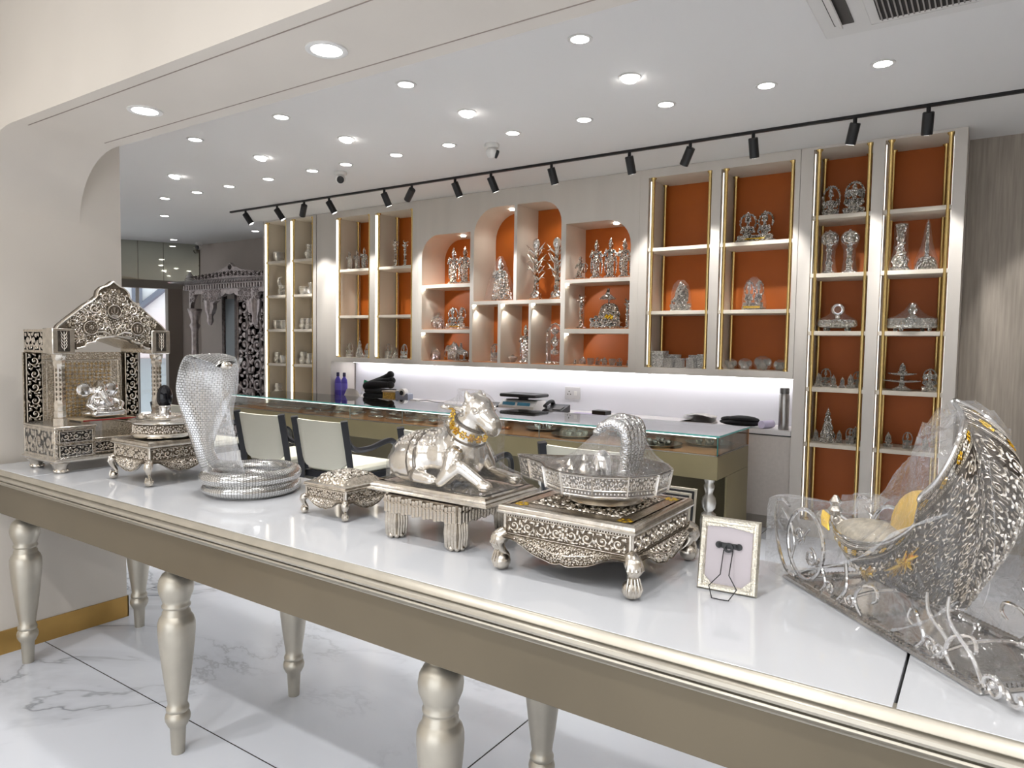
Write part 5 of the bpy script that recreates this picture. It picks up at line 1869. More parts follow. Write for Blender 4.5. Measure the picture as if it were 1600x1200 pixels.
# five-headed hood
hd = MB()
for k in range(5):
    off = (k - 2)
    yk = off * .021
    path = catmull([(.045, yk * .55, .045), (.062, yk * .75, .09), (.072, yk * .95, .14), (.066, yk * 1.1, .185), (.042, yk * 1.2, .206 - abs(off) * .004), (.014, yk * 1.25, .200 - abs(off) * .005), (.0, yk * 1.28, .184 - abs(off) * .005)], 5)
    nP = len(path)
    hd.tube(path, [.011 + .003 * sin(pi * j / (nP - 1)) - .004 * (j / (nP - 1)) ** 4 for j in range(nP)], 10)
    hd.sphere(path[-1], (.011, .010, .009), 10, 7)
hd.build('serpent_hood', mat('serpent_silver', srgb(214, 214, 214), .22, 1.0, bump=('voronoi', 190, .8, .003)), tr_)
li = MB().lathe([(.05, .040), (.048, .052), (.03, .056), (.026, .06), (.026, .095), (.020, .112), (.008, .122), (.001, .124)], (-.01, 0, 0), 24)
li.build('lingam', M_mirror_silver, tr_)
sm_ = MB()
for (x, y, h) in ((-.075, -.05, .05), (-.085, .045, .05), (.02, -.085, .06), (.03, .09, .055), (-.045, -.095, .045)):
    sm_.lathe([(.016, .04), (.013, .05), (.017, .06), (.012, .07), (.008, .08), (.010, .086), (.002, .04 + h + .01)], (x, y, 0), 10)
sm_.lathe([(.02, .04), (.021, .052), (.012, .062), (.010, .078), (.013, .083)], (-.13, 0, 0), 12)
sm_.build('altar_figures', M_silver, tr_)
vv = [tuple(wallp(k / NO, v, .003)) for k in range(NO) for v in (0, .5, 1)] + [v for v in hd.v] + [v for v in li.v] + [v for v in sm_.v]
dm = drape([v for v in vv if True], .0, 0, TB, .214, lambda a: 0.0, 1.0, 90, 20, .003)
# film hangs from the hood to the rim
mb = MB()
top = Vector((.035, 0, .213))


def tent(u, v):
    rim = wallp(u, 1, .004)
    tp_ = Vector((top.x + .030 * cos(2 * pi * u), .056 * sin(2 * pi * u), top.z - .004 - .01 * max(0, -cos(2 * pi * u))))
    q = rim + (tp_ - rim) * v
    sag = sin(pi * v) * .050 * (1 if cos(2 * pi * u) < .2 else .5)
    q.z -= sag
    ins = Vector((rim.x - tp_.x, rim.y - tp_.y, 0))
    q += Vector((0, 0, .0015 * sin(40 * u + 7 * v)))
    return q


mb.grid(tent, 72, 16, cu=True)
mb.add([tent(k / 24, 1) for k in range(24)], [tuple(range(24))], 0, True)
mb.grid(lambda u, v: wallp(u, -.06 + 1.06 * v, .0045 + .001 * sin(60 * u)), 144, 3, cu=True)
mb.build('film_cover', film('tray_film', lo=.10, hi=.42, scale=40, wr=.9, milky=.22), tr_)

# --- photo frame standing with its back to the viewer ----------------------------------------
pf = thing('photo_frame', 'small silver photo frame seen from the back with wire easel', 'photo frame', (-.466, 1.555, TZ), radians(4))
tl = radians(-9)
R_ = Matrix.Rotation(tl, 4, 'X')
W2, H2 = .066, .165
mb = MB()
prof_f = [(.0, 0), (.004, -.006), (.009, -.004), (.013, -.006), (.0165, 0), (.0165, .006), (.0, .006)]
vs, fs = [], []
for (sx, sz, cx, cz) in ((-1, -1, -W2, 0), (1, -1, W2, 0), (1, 1, W2, H2), (-1, 1, -W2, H2)):
    for (d, y) in prof_f:
        vs.append((cx - sx * d, y, cz - sz * d))
n_ = len(prof_f)
for c in range(4):
    e_ = (c + 1) % 4
    for k in range(n_):
        k2 = (k + 1) % n_
        fs.append((c * n_ + k, e_ * n_ + k, e_ * n_ + k2, c * n_ + k2))
mb.add(vs, fs)
mb.xform(R_)
mb.build('frame_rim', mat('pale_silver', srgb(228, 222, 206), .3, .85, noise=(120, .12, 2), bump=('voronoi', 320, .6, .002)), pf)
MB().box(-W2 + .012, W2 - .012, -.001, .003, .012, H2 - .012).xform(R_).build('back_board', mat('grey_card', srgb(190, 182, 186), .6), pf)
mb = MB()
mb.prism([(-W2 + .014, .014), (-W2 + .034, .014), (-W2 + .014, .034)], (0, -.0015, 0), (1, 0, 0), (0, 0, 1), (0, -1, 0), .003)
mb.prism([(W2 - .034, .014), (W2 - .014, .014), (W2 - .014, .034)], (0, -.0015, 0), (1, 0, 0), (0, 0, 1), (0, -1, 0), .003)
mb.prism([(-W2 + .014, H2 - .014), (-W2 + .014, H2 - .022), (0, H2 - .019), (W2 - .014, H2 - .026), (W2 - .014, H2 - .014)], (0, -.0015, 0), (1, 0, 0), (0, 0, 1), (0, -1, 0), .002)
mb.xform(R_).build('corner_tab', MATS['pale_silver'], pf)
mb = MB()
for x in (-.022, .022):
    mb.cyl((x, -.005, .104), (x, -.0015, .104), .0075, 14)
mb.box(-.024, .024, -.005, -.0015, .098, .110, 0, .002)
mb.lathe([(.006, -.0035), (.011, -.0035), (.011, .0035), (.006, .0035), (.006, -.0035)], (0, -.0055, .100), 18, axis=(0, 1, 0), cap=False)
mb.xform(R_).build('hinge', M_black, pf)
top_z = (R_ @ Vector((0, -.006, .094)))
ea_ = []
for sg in (-1, 1):
    ea_.append([(sg * .010, top_z.y, top_z.z), (sg * .0095, -.020, .046), (sg * .0300, -.036, .022), (sg * .018, -.056, .0025), (0, -.058, .0025)])
mb = MB()
for e_ in ea_:
    mb.tube(e_, .0013, 6)
mb.build('wire_easel', M_black, pf)

# --- cradle ------------------------------------------------------------------------------------
cr = thing('silver_cradle', 'silver slipper-shaped cradle with gilt flowers on scroll stand, wrapped in film', 'cradle', (-.10, 1.619, TZ), radians(-46.2))
rim_pts = {0: (.101, -.03, .458), 12: (.147, -.052, .434), 24: (.168, -.075, .402), 36: (.165, -.090, .358), 48: (.145, -.100, .314), 57: (.116, -.104, .281), 64: (.128, -.106, .262), 72: (.112, -.106, .232), 84: (.066, -.106, .194), 98: (.014, -.102, .168),
           116: (-.067, -.090, .147), 136: (-.130, -.078, .142), 158: (-.190, -.060, .145), 180: (-.235, -.03, .165)}
keys = sorted(rim_pts)
ring_keys = [(k, rim_pts[k]) for k in keys] + [(360 - k, (rim_pts[k][0], -.06 - rim_pts[k][1], rim_pts[k][2])) for k in reversed(keys[1:-1])]
RK = [k for k, _ in ring_keys] + [360]
RP = [Vector(p) for _, p in ring_keys]


def rimp(ph):
    d = math.degrees(ph) % 360
    for i in range(len(RP)):
        if RK[i] <= d <= RK[i + 1]:
            t = (d - RK[i]) / (RK[i + 1] - RK[i])
            n = len(RP)
            p0, p1, p2, p3 = RP[i - 1], RP[i], RP[(i + 1) % n], RP[(i + 2) % n]
            return .5 * (2 * p1 + (p2 - p0) * t + (2 * p0 - 5 * p1 + 4 * p2 - p3) * t * t + (3 * p1 - p0 - 3 * p2 + p3) * t ** 3)
    return RP[0]


def crad(ph, v, h=0.0):
    """v 0 at the rim, 1 at the bottom"""
    r = rimp(ph)
    b = Vector((.145 * cos(ph), -.03 - .056 * sin(ph), .084))
    q = r + (b - r) * v
    L = (r - b).length
    out = Vector((cos(ph) * 1.0, -sin(ph) * .9, 0)); out.normalize()
    bul = (.020 + .15 * max(0, L - .10)) * sin(pi * v ** .80) * (.55 + .45 * max(0, cos(ph)))
    return q + out * (bul + h) + Vector((0, 0, -h * .3))


NPH = 96
mb = MB()
mb.grid(lambda u, v: crad(2 * pi * u, v), NPH, 18, 0, cu=True)
mb.grid(lambda u, v: crad(2 * pi * u, v, -.004), NPH, 14, 1, cu=True, flip=True)
mb.add([crad(2 * pi * k / NPH, 1) for k in range(NPH)], [tuple(range(NPH))], 0)
cb = mb.build('cradle_shell', [M_silver_black, M_silver_fine], cr)
mb = MB()
rp_ = [crad(2 * pi * k / 180, 0) for k in range(180)]
mb.tube(rp_, .0042, 8, closed=True)
mb.build('rim', M_mirror_silver, cr)


def PC(u, v, h):
    """u in metres along (0.2 m per radian), v in metres below the rim"""
    ph = u / .16
    L = (rimp(ph) - Vector((.145 * cos(ph), -.03 - .056 * sin(ph), .084))).length * 1.18
    return crad(ph, v / max(L, .06), h)


mb = MB()
UL = 2 * pi * .16
nb = 230
for row in (.0115, .0425):
    beads(mb, PC, [(UL * k / nb, row) for k in range(nb)], .0027, .0026, 0, 5)
for row in (.007, .016, .038, .047):
    c = [(UL * k / 240, row) for k in range(241)]
    ribbon(mb, PC, c, [.0012] * 241, .0022)
nfw = 58
for k in range(nfw):
    flower(mb, PC, UL * (k + .5) / nfw, .027, .0082, .003, 6)
    boss(mb, PC, UL * k / nfw, .027, .002, .002, 5)
# wall ornament: rings of scrolls following the shell
NS = 28
for i_ in range(NS):
    ph_ = (i_ + .5) / NS * 2 * pi
    Lw_ = (rimp(ph_) - Vector((.145 * cos(ph_), -.03 - .056 * sin(ph_), .084))).length * 1.18
    avail = max(.03, Lw_ - .062)
    rows = max(1, round(avail / .040))
    for j_ in range(rows):
        v0 = .056 + (j_ + .5) * avail / rows
        su, sv = UL / NS, avail / rows
        Pl = lambda a, b, h, v0=v0, su=su, sv=sv, i_=i_: PC((i_ + .5 + a) * su, v0 + b * sv, h)
        sgn_ = 1 if (i_ + j_) % 2 else -1
        spiral(mb, Pl, 0, 0, .36, (i_ * 1.7 + j_ * 2.3) % 6.28, sgn_, .058, .0040, 1.6, n=20)
mb.build('silver_relief', M_silver, cb)
gm = MB()
for k in range(0, nfw, 2):
    flower(gm, PC, UL * (k + .5) / nfw, .027, .0088, .0036, 6)


def gleaf(u, v, s, a):
    gm = MB()
    for (da, l_) in ((-1.0, .75), (-.5, .9), (0, 1.15), (.5, .9), (1.0, .75)):
        q = [(u + s * l_ * t * cos(a + da * (.6 + .4 * t)), v + s * l_ * t * sin(a + da * (.6 + .4 * t))) for t in (0, .3, .6, 1)]
        ribbon(gm, PC, q, [s * .06, s * .17, s * .14, s * .02], .005)
    gm.build('gilt_leaf', M_gilt, cb)


for sg in (1, -1):
    U = lambda deg: math.radians(deg) * .16 if sg > 0 else UL - math.radians(deg) * .16
    gleaf(U(66), .125, .050, -.5 if sg > 0 else pi + .5); gleaf(U(64), .12, .046, 2.0 if sg > 0 else pi - 2.0)
    gleaf(U(106), .080, .030, .3); gleaf(U(104), .080, .030, pi - .3)
gm.build('gilt_flowers', M_gilt, cb)
# bedding
M_bro = mat('brocade', srgb(196, 186, 166), .5, .3, noise=(60, .2, 3), bump=('voronoi', 90, .5, .003))
mb = MB()
mb.sphere((-.07, -.025, .135), (.145, .062, .050), 24, 12)
mb.build('mattress', M_bro, cr)
M_yel = mat('yellow_satin', srgb(228, 184, 66), .4, noise=(14, .12, 2), bump=('noise', 22, .4, .01))
mb = MB()
mb.sphere((.0, .0, .185), (.075, .034, .085), 24, 14, rot=(0, .3, 0))
mb.build('yellow_cushion', M_yel, cr)
# base plate with beaded edge
mb = MB()
HX, HY = .285, .122
rect_sweep(mb, [(-.030, 0), (.0, 0), (.003, .003), (.0, .008), (-.006, .010), (-.024, .010), (-.030, .006), (-.030, 0)], -HX, HX, -HY, HY, 0)
mb.box(-HX + .02, HX - .02, -HY + .02, HY - .02, .001, .004)
bsp = mb.build('base_plate', mat('plate_silver', srgb(206, 204, 202), .16, 1.0), cr)
mb = MB()
for (o, u, n, L) in sides(HX - .006, HY - .006):
    Pm = plane_map(o + Vector((0, 0, .009)), u, -n, UPV)
    nb_ = int(2 * L / .009)
    for k in range(nb_):
        x = -L + (k + .5) * 2 * L / nb_
        ribbon(mb, Pm, [(x - .003, -.004), (x + .003, .004)], [.0022, .0022], .002)
    for k in range(int(2 * L / .06)):
        x = -L + (k + .5) * 2 * L / int(2 * L / .06)
        for sg in (-1, 0, 1):
            ribbon(mb, Pm, [(x + sg * .003, .012), (x + sg * .010, .022), (x + sg * .012, .028)], [.002, .004, .0005], .004)
mb.build('base_ornament', M_silver_dark, bsp)
# scroll wires of the stand
W_ = MB()


def wire(pts, r=.0042, n=6):
    c = catmull(pts, n)
    W_.tube(c, [r * (1 - .25 * abs(2 * k / (len(c) - 1) - 1) ** 3) for k in range(len(c))], 7)


def curl(cx, y, cz, R, a0, turns, sgn, r=.004):
    pts = []
    for k in range(20):
        t = k / 19
        a = a0 + sgn * turns * 2 * pi * t
        rr = R * (1 - .72 * t)
        pts.append((cx + rr * cos(a), y, cz + rr * sin(a)))
    W_.tube(pts, r, 7)
    W_.sphere(pts[-1], r * 1.6, 8, 6)


for y in (-HY + .012, HY - .012):
    ys = y * .9
    # big ring at the foot end
    W_.tube([(-.222 + .070 * cos(2 * pi * k / 32), y, .100 + .080 * sin(2 * pi * k / 32)) for k in range(32)], .0045, 8, closed=True)
    curl(-.245, y, .115, .022, -pi / 2, 1.4, 1, .003); curl(-.200, y, .075, .022, pi / 2, 1.4, -1, .003)
    wire([(-.320, y, .16), (-.285, y, .135), (-.265, y, .09), (-.275, y, .05), (-.262, y, .012)], .0035)
    wire([(-.205, y, .14), (-.235, y, .11), (-.262, y, .09)], .0035)
    wire([(-.345, y, .175), (-.350, y, .13), (-.335, y, .07), (-.300, y, .02), (-.262, y, .010)], .0045)
    wire([(-.345, y, .175), (-.320, y, .182), (-.29, y, .172)], .004)
    for x0, sg in ((-.16, 1), (-.02, -1), (.13, 1), (.22, -1)):
        wire([(x0, y, .010), (x0 + sg * .020, y, .035), (x0 + sg * .005, y, .066), (x0 - sg * .022, ys, .075), (x0 - sg * .032, ys, .055), (x0 - sg * .018, ys, .042)], .0038)
        curl(x0 + sg * .035, y, .030, .016, pi, 1.2, -sg, .003)
    wire([(-.10, y, .010), (-.07, y, .05), (-.09, ys, .10)], .0045)
    wire([(.17, y, .010), (.205, y, .05), (.16, y, .085), (.14, ys, .115)], .0036)
    wire([(.28, y, .010), (.255, y, .05), (.205, y, .09), (.19, ys, .125)], .0036)
    curl(.300, y, .018, .020, pi, 1.2, -1, .0045)
    wire([(.27, y, .008), (.305, y - .01 * (1 if y > 0 else -1), .022), (.335, y, .010), (.350, y, .016), (.345, y, .028)], .005)
for x in (-.262, -.09, .17):
    wire([(x, -HY + .012, .012), (x, -.04, .030), (x, .04, .030), (x, HY - .012, .012)], .004)
W_.build('scroll_stand', M_mirror_silver, cr)
# knob and leaf ornament at the foot
mb = MB()
mb.lathe([(.012, 0), (.016, .01), (.010, .02), (.014, .03), (.004, .045)], (-.232, -.03, .165), 12)
mb.sphere((-.255, -.03, .150), (.035, .026, .020), 14, 8)
mb.build('foot_ornament', M_silver_old, cr)
mb = MB()
for k in range(9):
    mb.tube([(-.245 + .006 * k, -.052 - .002 * k, .172), (-.238 + .006 * k, -.060 - .002 * k, .158), (-.228 + .006 * k, -.064 - .002 * k, .142)], .0022, 6)
mb.build('gilt_fringe', M_gilt, cr)
mb = MB()
Ph = lambda u, v, h: crad(u / .15, .02 + v / .4, -.006 - h)
for (u, v) in ((-.012, .02), (.012, .02), (0, .045)):
    flower(mb, Ph, u, v, .011, .003, 6)
boss(mb, Ph, 0, .085, .012, .006, 10); boss(mb, Ph, 0, .105, .015, .008, 10)
mb.build('head_ornament', M_silver_old, cr)
# film over everything
pts = [tuple(crad(2 * pi * k / 60, v, .004)) for k in range(60) for v in (0, .3, .6, .9)] + [v for v in W_.v]
top = [p for p in pts]
dm = drape(pts, -.01, -.02, .012, .475, lambda a: rect_r(.29, .125, 4)(a) * 1.0, 2.2, 84, 30, .004, wob=.003, seed=9)
vs_ = []
for v in dm.v:
    # the film hangs from the head down to the foot: no higher than a sagging line
    x = v[0]
    lim = .47 if x > .09 else .47 - .29 * (1 - (max(0, x + .36) / .45) ** 2.6)
    vs_.append((x, v[1], min(v[2], max(lim, .19)) if v[2] > .19 else v[2]))
dm.v = vs_
dm.build('film_cover', film('cradle_film', lo=.07, hi=.42, scale=26, wr=1.0, milky=.22), cr)
mb = MB()
for p in ([(-.24, -.132, .03), (-.10, -.142, .085), (.03, -.150, .15), (.12, -.150, .22), (.19, -.11, .27)], [(.20, -.06, .06), (.225, -.055, .15), (.225, -.05, .25), (.19, -.035, .36)], [(.10, -.135, .03), (.16, -.12, .07), (.20, -.09, .12)]):
    p = catmull(p, 7)
    mb.tube(p, [.0028 + .0015 * sin(j * 1.3) for j in range(len(p))], 5, flat=.3)
mb.build('film_crease', film('crease_film', lo=.18, hi=.5, scale=60, wr=1.0, milky=.5), cr)

# tan wooden box and silver lamp stand at the right edge, behind the cradle
tag(MB().box(-.06, .06, -.06, .06, 0, .10, 0, .004).build('wooden_box', mat('box_wood', srgb(176, 108, 44), .45, noise=(18, .15, 3, (1, 6, 6))), None, 40, (.175, 1.755, TZ), (0, 0, .5)), 'plain orange wooden box on the table behind the cradle', 'box')
ls = thing('lamp_stand', 'dark silver stand with scroll arms at the right edge on the wooden box', 'stand', (.175, 1.755, TZ + .1005), .4)
MB().lathe([(.035, 0), (.038, .01), (.02, .02), (.012, .04), (.018, .06), (.010, .08), (.010, .15), (.022, .17), (.03, .2), (.024, .22), (.008, .235)], seg=18).build('stem', M_silver_dark, ls)
mb = MB()
for k in range(4):
    a = k * pi / 2
    mb.tube(catmull([(.01 * cos(a), .01 * sin(a), .06), (.05 * cos(a), .05 * sin(a), .09), (.06 * cos(a), .06 * sin(a), .14), (.04 * cos(a), .04 * sin(a), .16), (.035 * cos(a), .035 * sin(a), .14)], 5), .005, 7)
mb.build('scroll_arm', M_silver_dark, ls)

# ================================================================== SILVER ON THE SHELVES
M_idol = mat('idol_silver', srgb(228, 226, 222), .13, 1.0, noise=(14, .2, 4), bump=('voronoi', 17, .8, .05))
M_idol_dark = mat('idol_silver_dark', srgb(176, 172, 168), .25, 1.0, noise=(12, .3, 3), bump=('voronoi', 20, .7, .03))
PROTO = {}


def torso(m, z, s=1.0, y=0.0, arms='lap'):
    """seated body, unit height 1"""
    m.sphere((0, y - .02, z + .10), (.26 * s, .19 * s, .09), 16, 8)
    for sg in (-1, 1):
        limb(m, [(sg * .08, y, z + .10), (sg * .27 * s, y - .06, z + .09), (sg * .03, y - .19 * s, z + .07)], [.085, .075, .055], 8)
    m.sphere((0, y, z + .27), (.13 * s, .10 * s, .17), 14, 10)
    m.sphere((0, y, z + .38), (.155 * s, .09 * s, .07), 14, 8)
    for sg in (-1, 1):
        if arms == 'lap':
            limb(m, [(sg * .15 * s, y, z + .39), (sg * .22 * s, y - .04, z + .26), (sg * .10, y - .15, z + .20)], [.048, .042, .034], 8)
        else:
            limb(m, [(sg * .15 * s, y, z + .39), (sg * .27 * s, y - .03, z + .30), (sg * .26, y - .10, z + .44)], [.048, .042, .034], 8)
            limb(m, [(sg * .14 * s, y, z + .36), (sg * .22 * s, y - .04, z + .24), (sg * .14, y - .16, z + .21)], [.042, .038, .03], 8)
    m.cyl((0, y, z + .42), (0, y - .01, z + .52), .045, 10)


def headcrown(m, z, y=0.0, s=1.0, tall=.2):
    m.sphere((0, y - .01, z), (.085 * s, .09 * s, .105 * s), 14, 10)
    m.sphere((0, y - .10 * s, z - .01), (.016, .02, .03), 6, 5)
    for sg in (-1, 1):
        m.sphere((sg * .09 * s, y, z - .02), (.02, .03, .045), 8, 6)
    m.lathe([(.095 * s, z + .05 * s), (.10 * s, z + .075 * s), (.075 * s, z + .09 * s), (.08 * s, z + .09 * s + tall * .3), (.045 * s, z + .09 * s + tall * .7), (.012, z + .09 * s + tall)], (0, y, 0), 12)


def plinth(m, w=.34, d=.26, h=.08):
    m.lathe([(w * .98, 0), (w, .01), (w * .93, h * .4), (w * .97, h * .65), (w * .88, h)], (0, 0, 0), 20, sy=d / w)


def halo(m, z, r, y=.06, n=18):
    pts = [(r * cos(a), y, z + r * sin(a) * 1.12) for a in [radians(-30 + 240 * k / 20) for k in range(21)]]
    m.tube(pts, .03, 8)
    for k in range(n):
        a = radians(-30 + 240 * k / (n - 1))
        m.sphere((r * 1.08 * cos(a), y, z + r * 1.2 * sin(a)), (.032, .025, .036), 8, 6)


def P_halo():
    m = MB(); plinth(m); torso(m, .07, arms='up'); headcrown(m, .68, tall=.16); halo(m, .56, .33)
    for sg in (-1, 1):
        m.lathe([(.045, .08), (.03, .2), (.04, .4), (.05, .5), (.02, .56)], (sg * .30, .05, 0), 10)
    return m


def P_small():
    m = MB(); plinth(m, .36, .28, .09); torso(m, .08, 1.05); headcrown(m, .72, s=1.15, tall=.13); m.sphere((0, .08, .5), (.24, .06, .36), 14, 10)
    return m


def P_tall():
    m = MB(); plinth(m, .26, .22, .07)
    m.lathe([(.22, .07), (.24, .12), (.17, .22), (.20, .3), (.13, .42), (.15, .48), (.10, .6), (.12, .65), (.07, .76), (.085, .8), (.045, .9), (.01, 1.0)], (0, 0, 0), 18, wob=lambda a, z: 1 + .10 * sin(6 * a))
    for k in range(7):
        a = k * 2 * pi / 7
        m.sphere((.2 * cos(a), .18 * sin(a), .2), (.05, .05, .09), 8, 6); m.sphere((.14 * cos(a), .13 * sin(a), .42), (.04, .04, .08), 8, 6)
    return m


def P_elephant_idol():
    m = MB(); plinth(m, .38, .3, .08); torso(m, .06, 1.15, arms='up')
    m.sphere((0, -.06, .30), (.19, .17, .17), 16, 10)
    m.sphere((0, -.03, .64), (.13, .13, .13), 14, 10)
    for sg in (-1, 1):
        m.sphere((sg * .19, .0, .64), (.10, .03, .13), 12, 8, rot=(0, 0, sg * .3))
    limb(m, [(0, -.14, .60), (.0, -.20, .50), (.03, -.22, .40), (.09, -.21, .34), (.13, -.19, .38)], [.055, .045, .036, .030, .024], 8)
    m.lathe([(.11, .72), (.12, .75), (.08, .78), (.08, .84), (.02, .92)], (0, 0, 0), 12)
    halo(m, .62, .30)
    return m


def P_stand():
    m = MB(); m.lathe([(.19, 0), (.20, .02), (.16, .05), (.17, .06)], (0, 0, 0), 16, sy=.85)
    m.lathe([(.12, .06), (.115, .12), (.10, .3), (.115, .44), (.10, .52)], (0, 0, 0), 14, sy=.75, wob=lambda a, z: 1 + .07 * sin(9 * a))
    m.sphere((0, 0, .56), (.085, .065, .09), 12, 8); m.sphere((0, 0, .66), (.115, .07, .06), 12, 8)
    m.cyl((0, 0, .68), (0, 0, .76), .035, 8)
    limb(m, [(.11, 0, .67), (.20, -.03, .57), (.14, -.11, .52)], [.036, .032, .026], 8)
    limb(m, [(-.11, 0, .67), (-.18, -.04, .56), (-.12, -.12, .62), (-.10, -.12, .70)], [.036, .032, .026, .022], 8)
    m.sphere((0, -.01, .79), (.06, .065, .07), 12, 8)
    m.sphere((0, .04, .80), (.075, .03, .085), 12, 8)
    m.lathe([(.068, .83), (.072, .85), (.05, .87), (.055, .91), (.03, .96), (.008, 1.0)], (0, 0, 0), 12)
    limb(m, [(.13, .02, .6), (.17, .03, .35), (.15, .02, .12)], [.03, .035, .02], 8)
    limb(m, [(-.13, .02, .6), (-.16, .03, .35), (-.15, .02, .14)], [.03, .035, .02], 8)
    return m


def P_kneel():
    m = MB(); plinth(m, .34, .3, .08)
    limb(m, [(.05, .05, .38), (.1, -.18, .32), (.1, -.12, .12)], [.1, .085, .06], 10); limb(m, [(-.05, .05, .36), (-.1, -.1, .13), (-.08, .2, .12)], [.1, .08, .06], 10)
    m.sphere((0, .05, .52), (.13, .11, .18), 12, 10); m.sphere((0, .04, .64), (.16, .09, .07), 12, 8)
    for sg in (-1, 1):
        limb(m, [(sg * .16, .03, .64), (sg * .2, -.06, .50), (sg * .02, -.17, .55)], [.045, .04, .03], 8)
    headcrown(m, .80, s=.9, tall=.1)
    limb(m, [(0, .15, .3), (.15, .25, .35), (.22, .22, .6), (.14, .2, .72)], [.03, .03, .028, .02], 8)
    return m


def P_couple():
    m = MB(); m.box(-.55, .55, -.2, .2, 0, .10, 0, .02)
    for sg in (-1, 1):
        q = MB(); torso(q, .05, .85, arms='lap'); headcrown(q, .66, s=.95, tall=.17); halo(q, .6, .22, n=12)
        m.merge(q, Matrix.Translation((sg * .25, 0, .03)) @ Matrix.Rotation(-sg * .2, 4, 'Z'))
    return m


def P_elephant():
    m = MB(); m.sphere((.04, 0, .52), (.34, .24, .27), 16, 12); m.sphere((-.30, 0, .62), (.17, .15, .18), 14, 10)
    for (x, y) in ((-.14, -.13), (-.14, .13), (.24, -.13), (.24, .13)):
        capsule(m, (x, y, .4), (x, y, .09), .095, .085, 10)
    limb(m, [(-.42, 0, .60), (-.52, 0, .45), (-.54, 0, .28), (-.48, 0, .18)], [.075, .06, .05, .04], 8)
    for sg in (-1, 1):
        m.sphere((-.24, sg * .17, .62), (.10, .04, .15), 10, 8); capsule(m, (-.42, sg * .07, .5), (-.52, sg * .09, .44), .022, .012, 6)
    m.box(-.12, .22, -.16, .16, .70, .80, 0, .03); m.lathe([(.14, .78), (.10, .86), (.05, .93), (.01, 1.0)], (.05, 0, 0), 12)
    limb(m, [(.36, 0, .55), (.41, 0, .35)], [.025, .02], 6)
    return m


def P_horse():
    m = MB()
    m.box(-.42, .42, -.2, .2, 0, .08, 0, .02)
    m.sphere((.02, 0, .48), (.30, .16, .17), 14, 10); limb(m, [(-.22, 0, .54), (-.32, 0, .74), (-.36, 0, .84)], [.12, .085, .07], 10); limb(m, [(-.36, 0, .84), (-.52, 0, .74)], [.07, .045], 8)
    for (x, y, b) in ((-.2, -.09, -.1), (-.2, .09, .02), (.22, -.09, .06), (.22, .09, -.04)):
        limb(m, [(x, y, .42), (x + b, y, .26), (x + b * .5, y, .09)], [.065, .045, .04], 8)
    limb(m, [(.30, 0, .54), (.42, 0, .46), (.42, 0, .22)], [.035, .05, .02], 8)
    for k in range(6):
        m.sphere((-.18 - .03 * k, .0, .68 + .045 * k), (.05, .04, .06), 8, 6)
    m.sphere((.0, 0, .72), (.11, .09, .15), 10, 8); m.sphere((.0, 0, .90), .07, 10, 8)
    return m


def P_swan():
    m = MB(); m.lathe([(.22, 0), (.24, .02), (.2, .05), (.24, .2), (.22, .34)], (0, 0, 0), 16)
    limb(m, [(.0, 0, .3), (-.1, 0, .5), (-.22, 0, .72), (-.2, 0, .92), (-.05, 0, .97)], [.14, .12, .1, .08, .05], 10)
    m.sphere((.08, 0, .42), (.2, .12, .14), 12, 8)
    return m


def P_throne():
    m = MB(); m.lathe([(.42, 0), (.44, .04), (.30, .08), (.38, .13), (.42, .16)], (0, 0, 0), 20, sy=.7)
    for sg in (-1, 1):
        m.sphere((sg * .32, -.1, .08), .08, 8, 6)
    q = MB(); torso(q, .0, 1.1); headcrown(q, .6, s=1.0, tall=.14)
    m.merge(q, Matrix.Translation((0, -.02, .15)) @ Matrix.Scale(.55, 4))
    m.lathe([(.28, .15), (.30, .35), (.22, .55), (.12, .62)], (0, .16, 0), 14, sy=.25)
    m.cyl((.0, .12, .2), (.0, .12, .98), .02, 8)
    m.lathe([(.20, .70), (.21, .72), (.12, .80), (.05, .85), (.015, .98)], (0, .05, 0), 18)
    for k in range(6):
        m.sphere((-.3 + .12 * k, -.22, .2 + .05 * (k % 2)), .06, 8, 6)
    return m


BLOBS = {'halo_idol': P_halo, 'small_idol': P_small, 'tall_idol': P_tall, 'elephant_idol': P_elephant_idol, 'stand_idol': P_stand, 'kneel_idol': P_kneel, 'couple_idol': P_couple, 'elephant': P_elephant,
         'horse_piece': P_horse, 'swan_piece': P_swan, 'throne_idol': P_throne}
NAMES = {'halo_idol': 'haloed_idol', 'small_idol': 'seated_idol', 'tall_idol': 'tiered_idol', 'elephant_idol': 'elephant_headed_idol', 'stand_idol': 'standing_idol', 'kneel_idol': 'kneeling_idol', 'couple_idol': 'couple_idol',
         'elephant': 'elephant_figurine', 'horse_piece': 'horse_figurine', 'swan_piece': 'swan_scoop', 'throne_idol': 'throne_idol', 'mace_bag': 'wrapped_mace', 'ring_bowl': 'ring_handled_bowl', 'vase_bag': 'wrapped_vase',
         'bell_bag': 'wrapped_bell', 'lidded_tray': 'lidded_tray', 'tier_stand': 'dish_stand', 'bag_idol': 'wrapped_idol', 'couple_bag': 'wrapped_idol_group', 'carved_box': 'silver_box', 'bundle_bag': 'wrapped_parcel',
         'peacock_lamp': 'lamp_pillar', 'cloak_bag': 'wrapped_idol', 'tree_statue': 'tree_sculpture', 'shell_piece': 'shell_dish', 'case_bag': 'hanging_lamp', 'cup': 'silver_cup', 'pot': 'silver_pot', 'pitcher': 'silver_pitcher'}


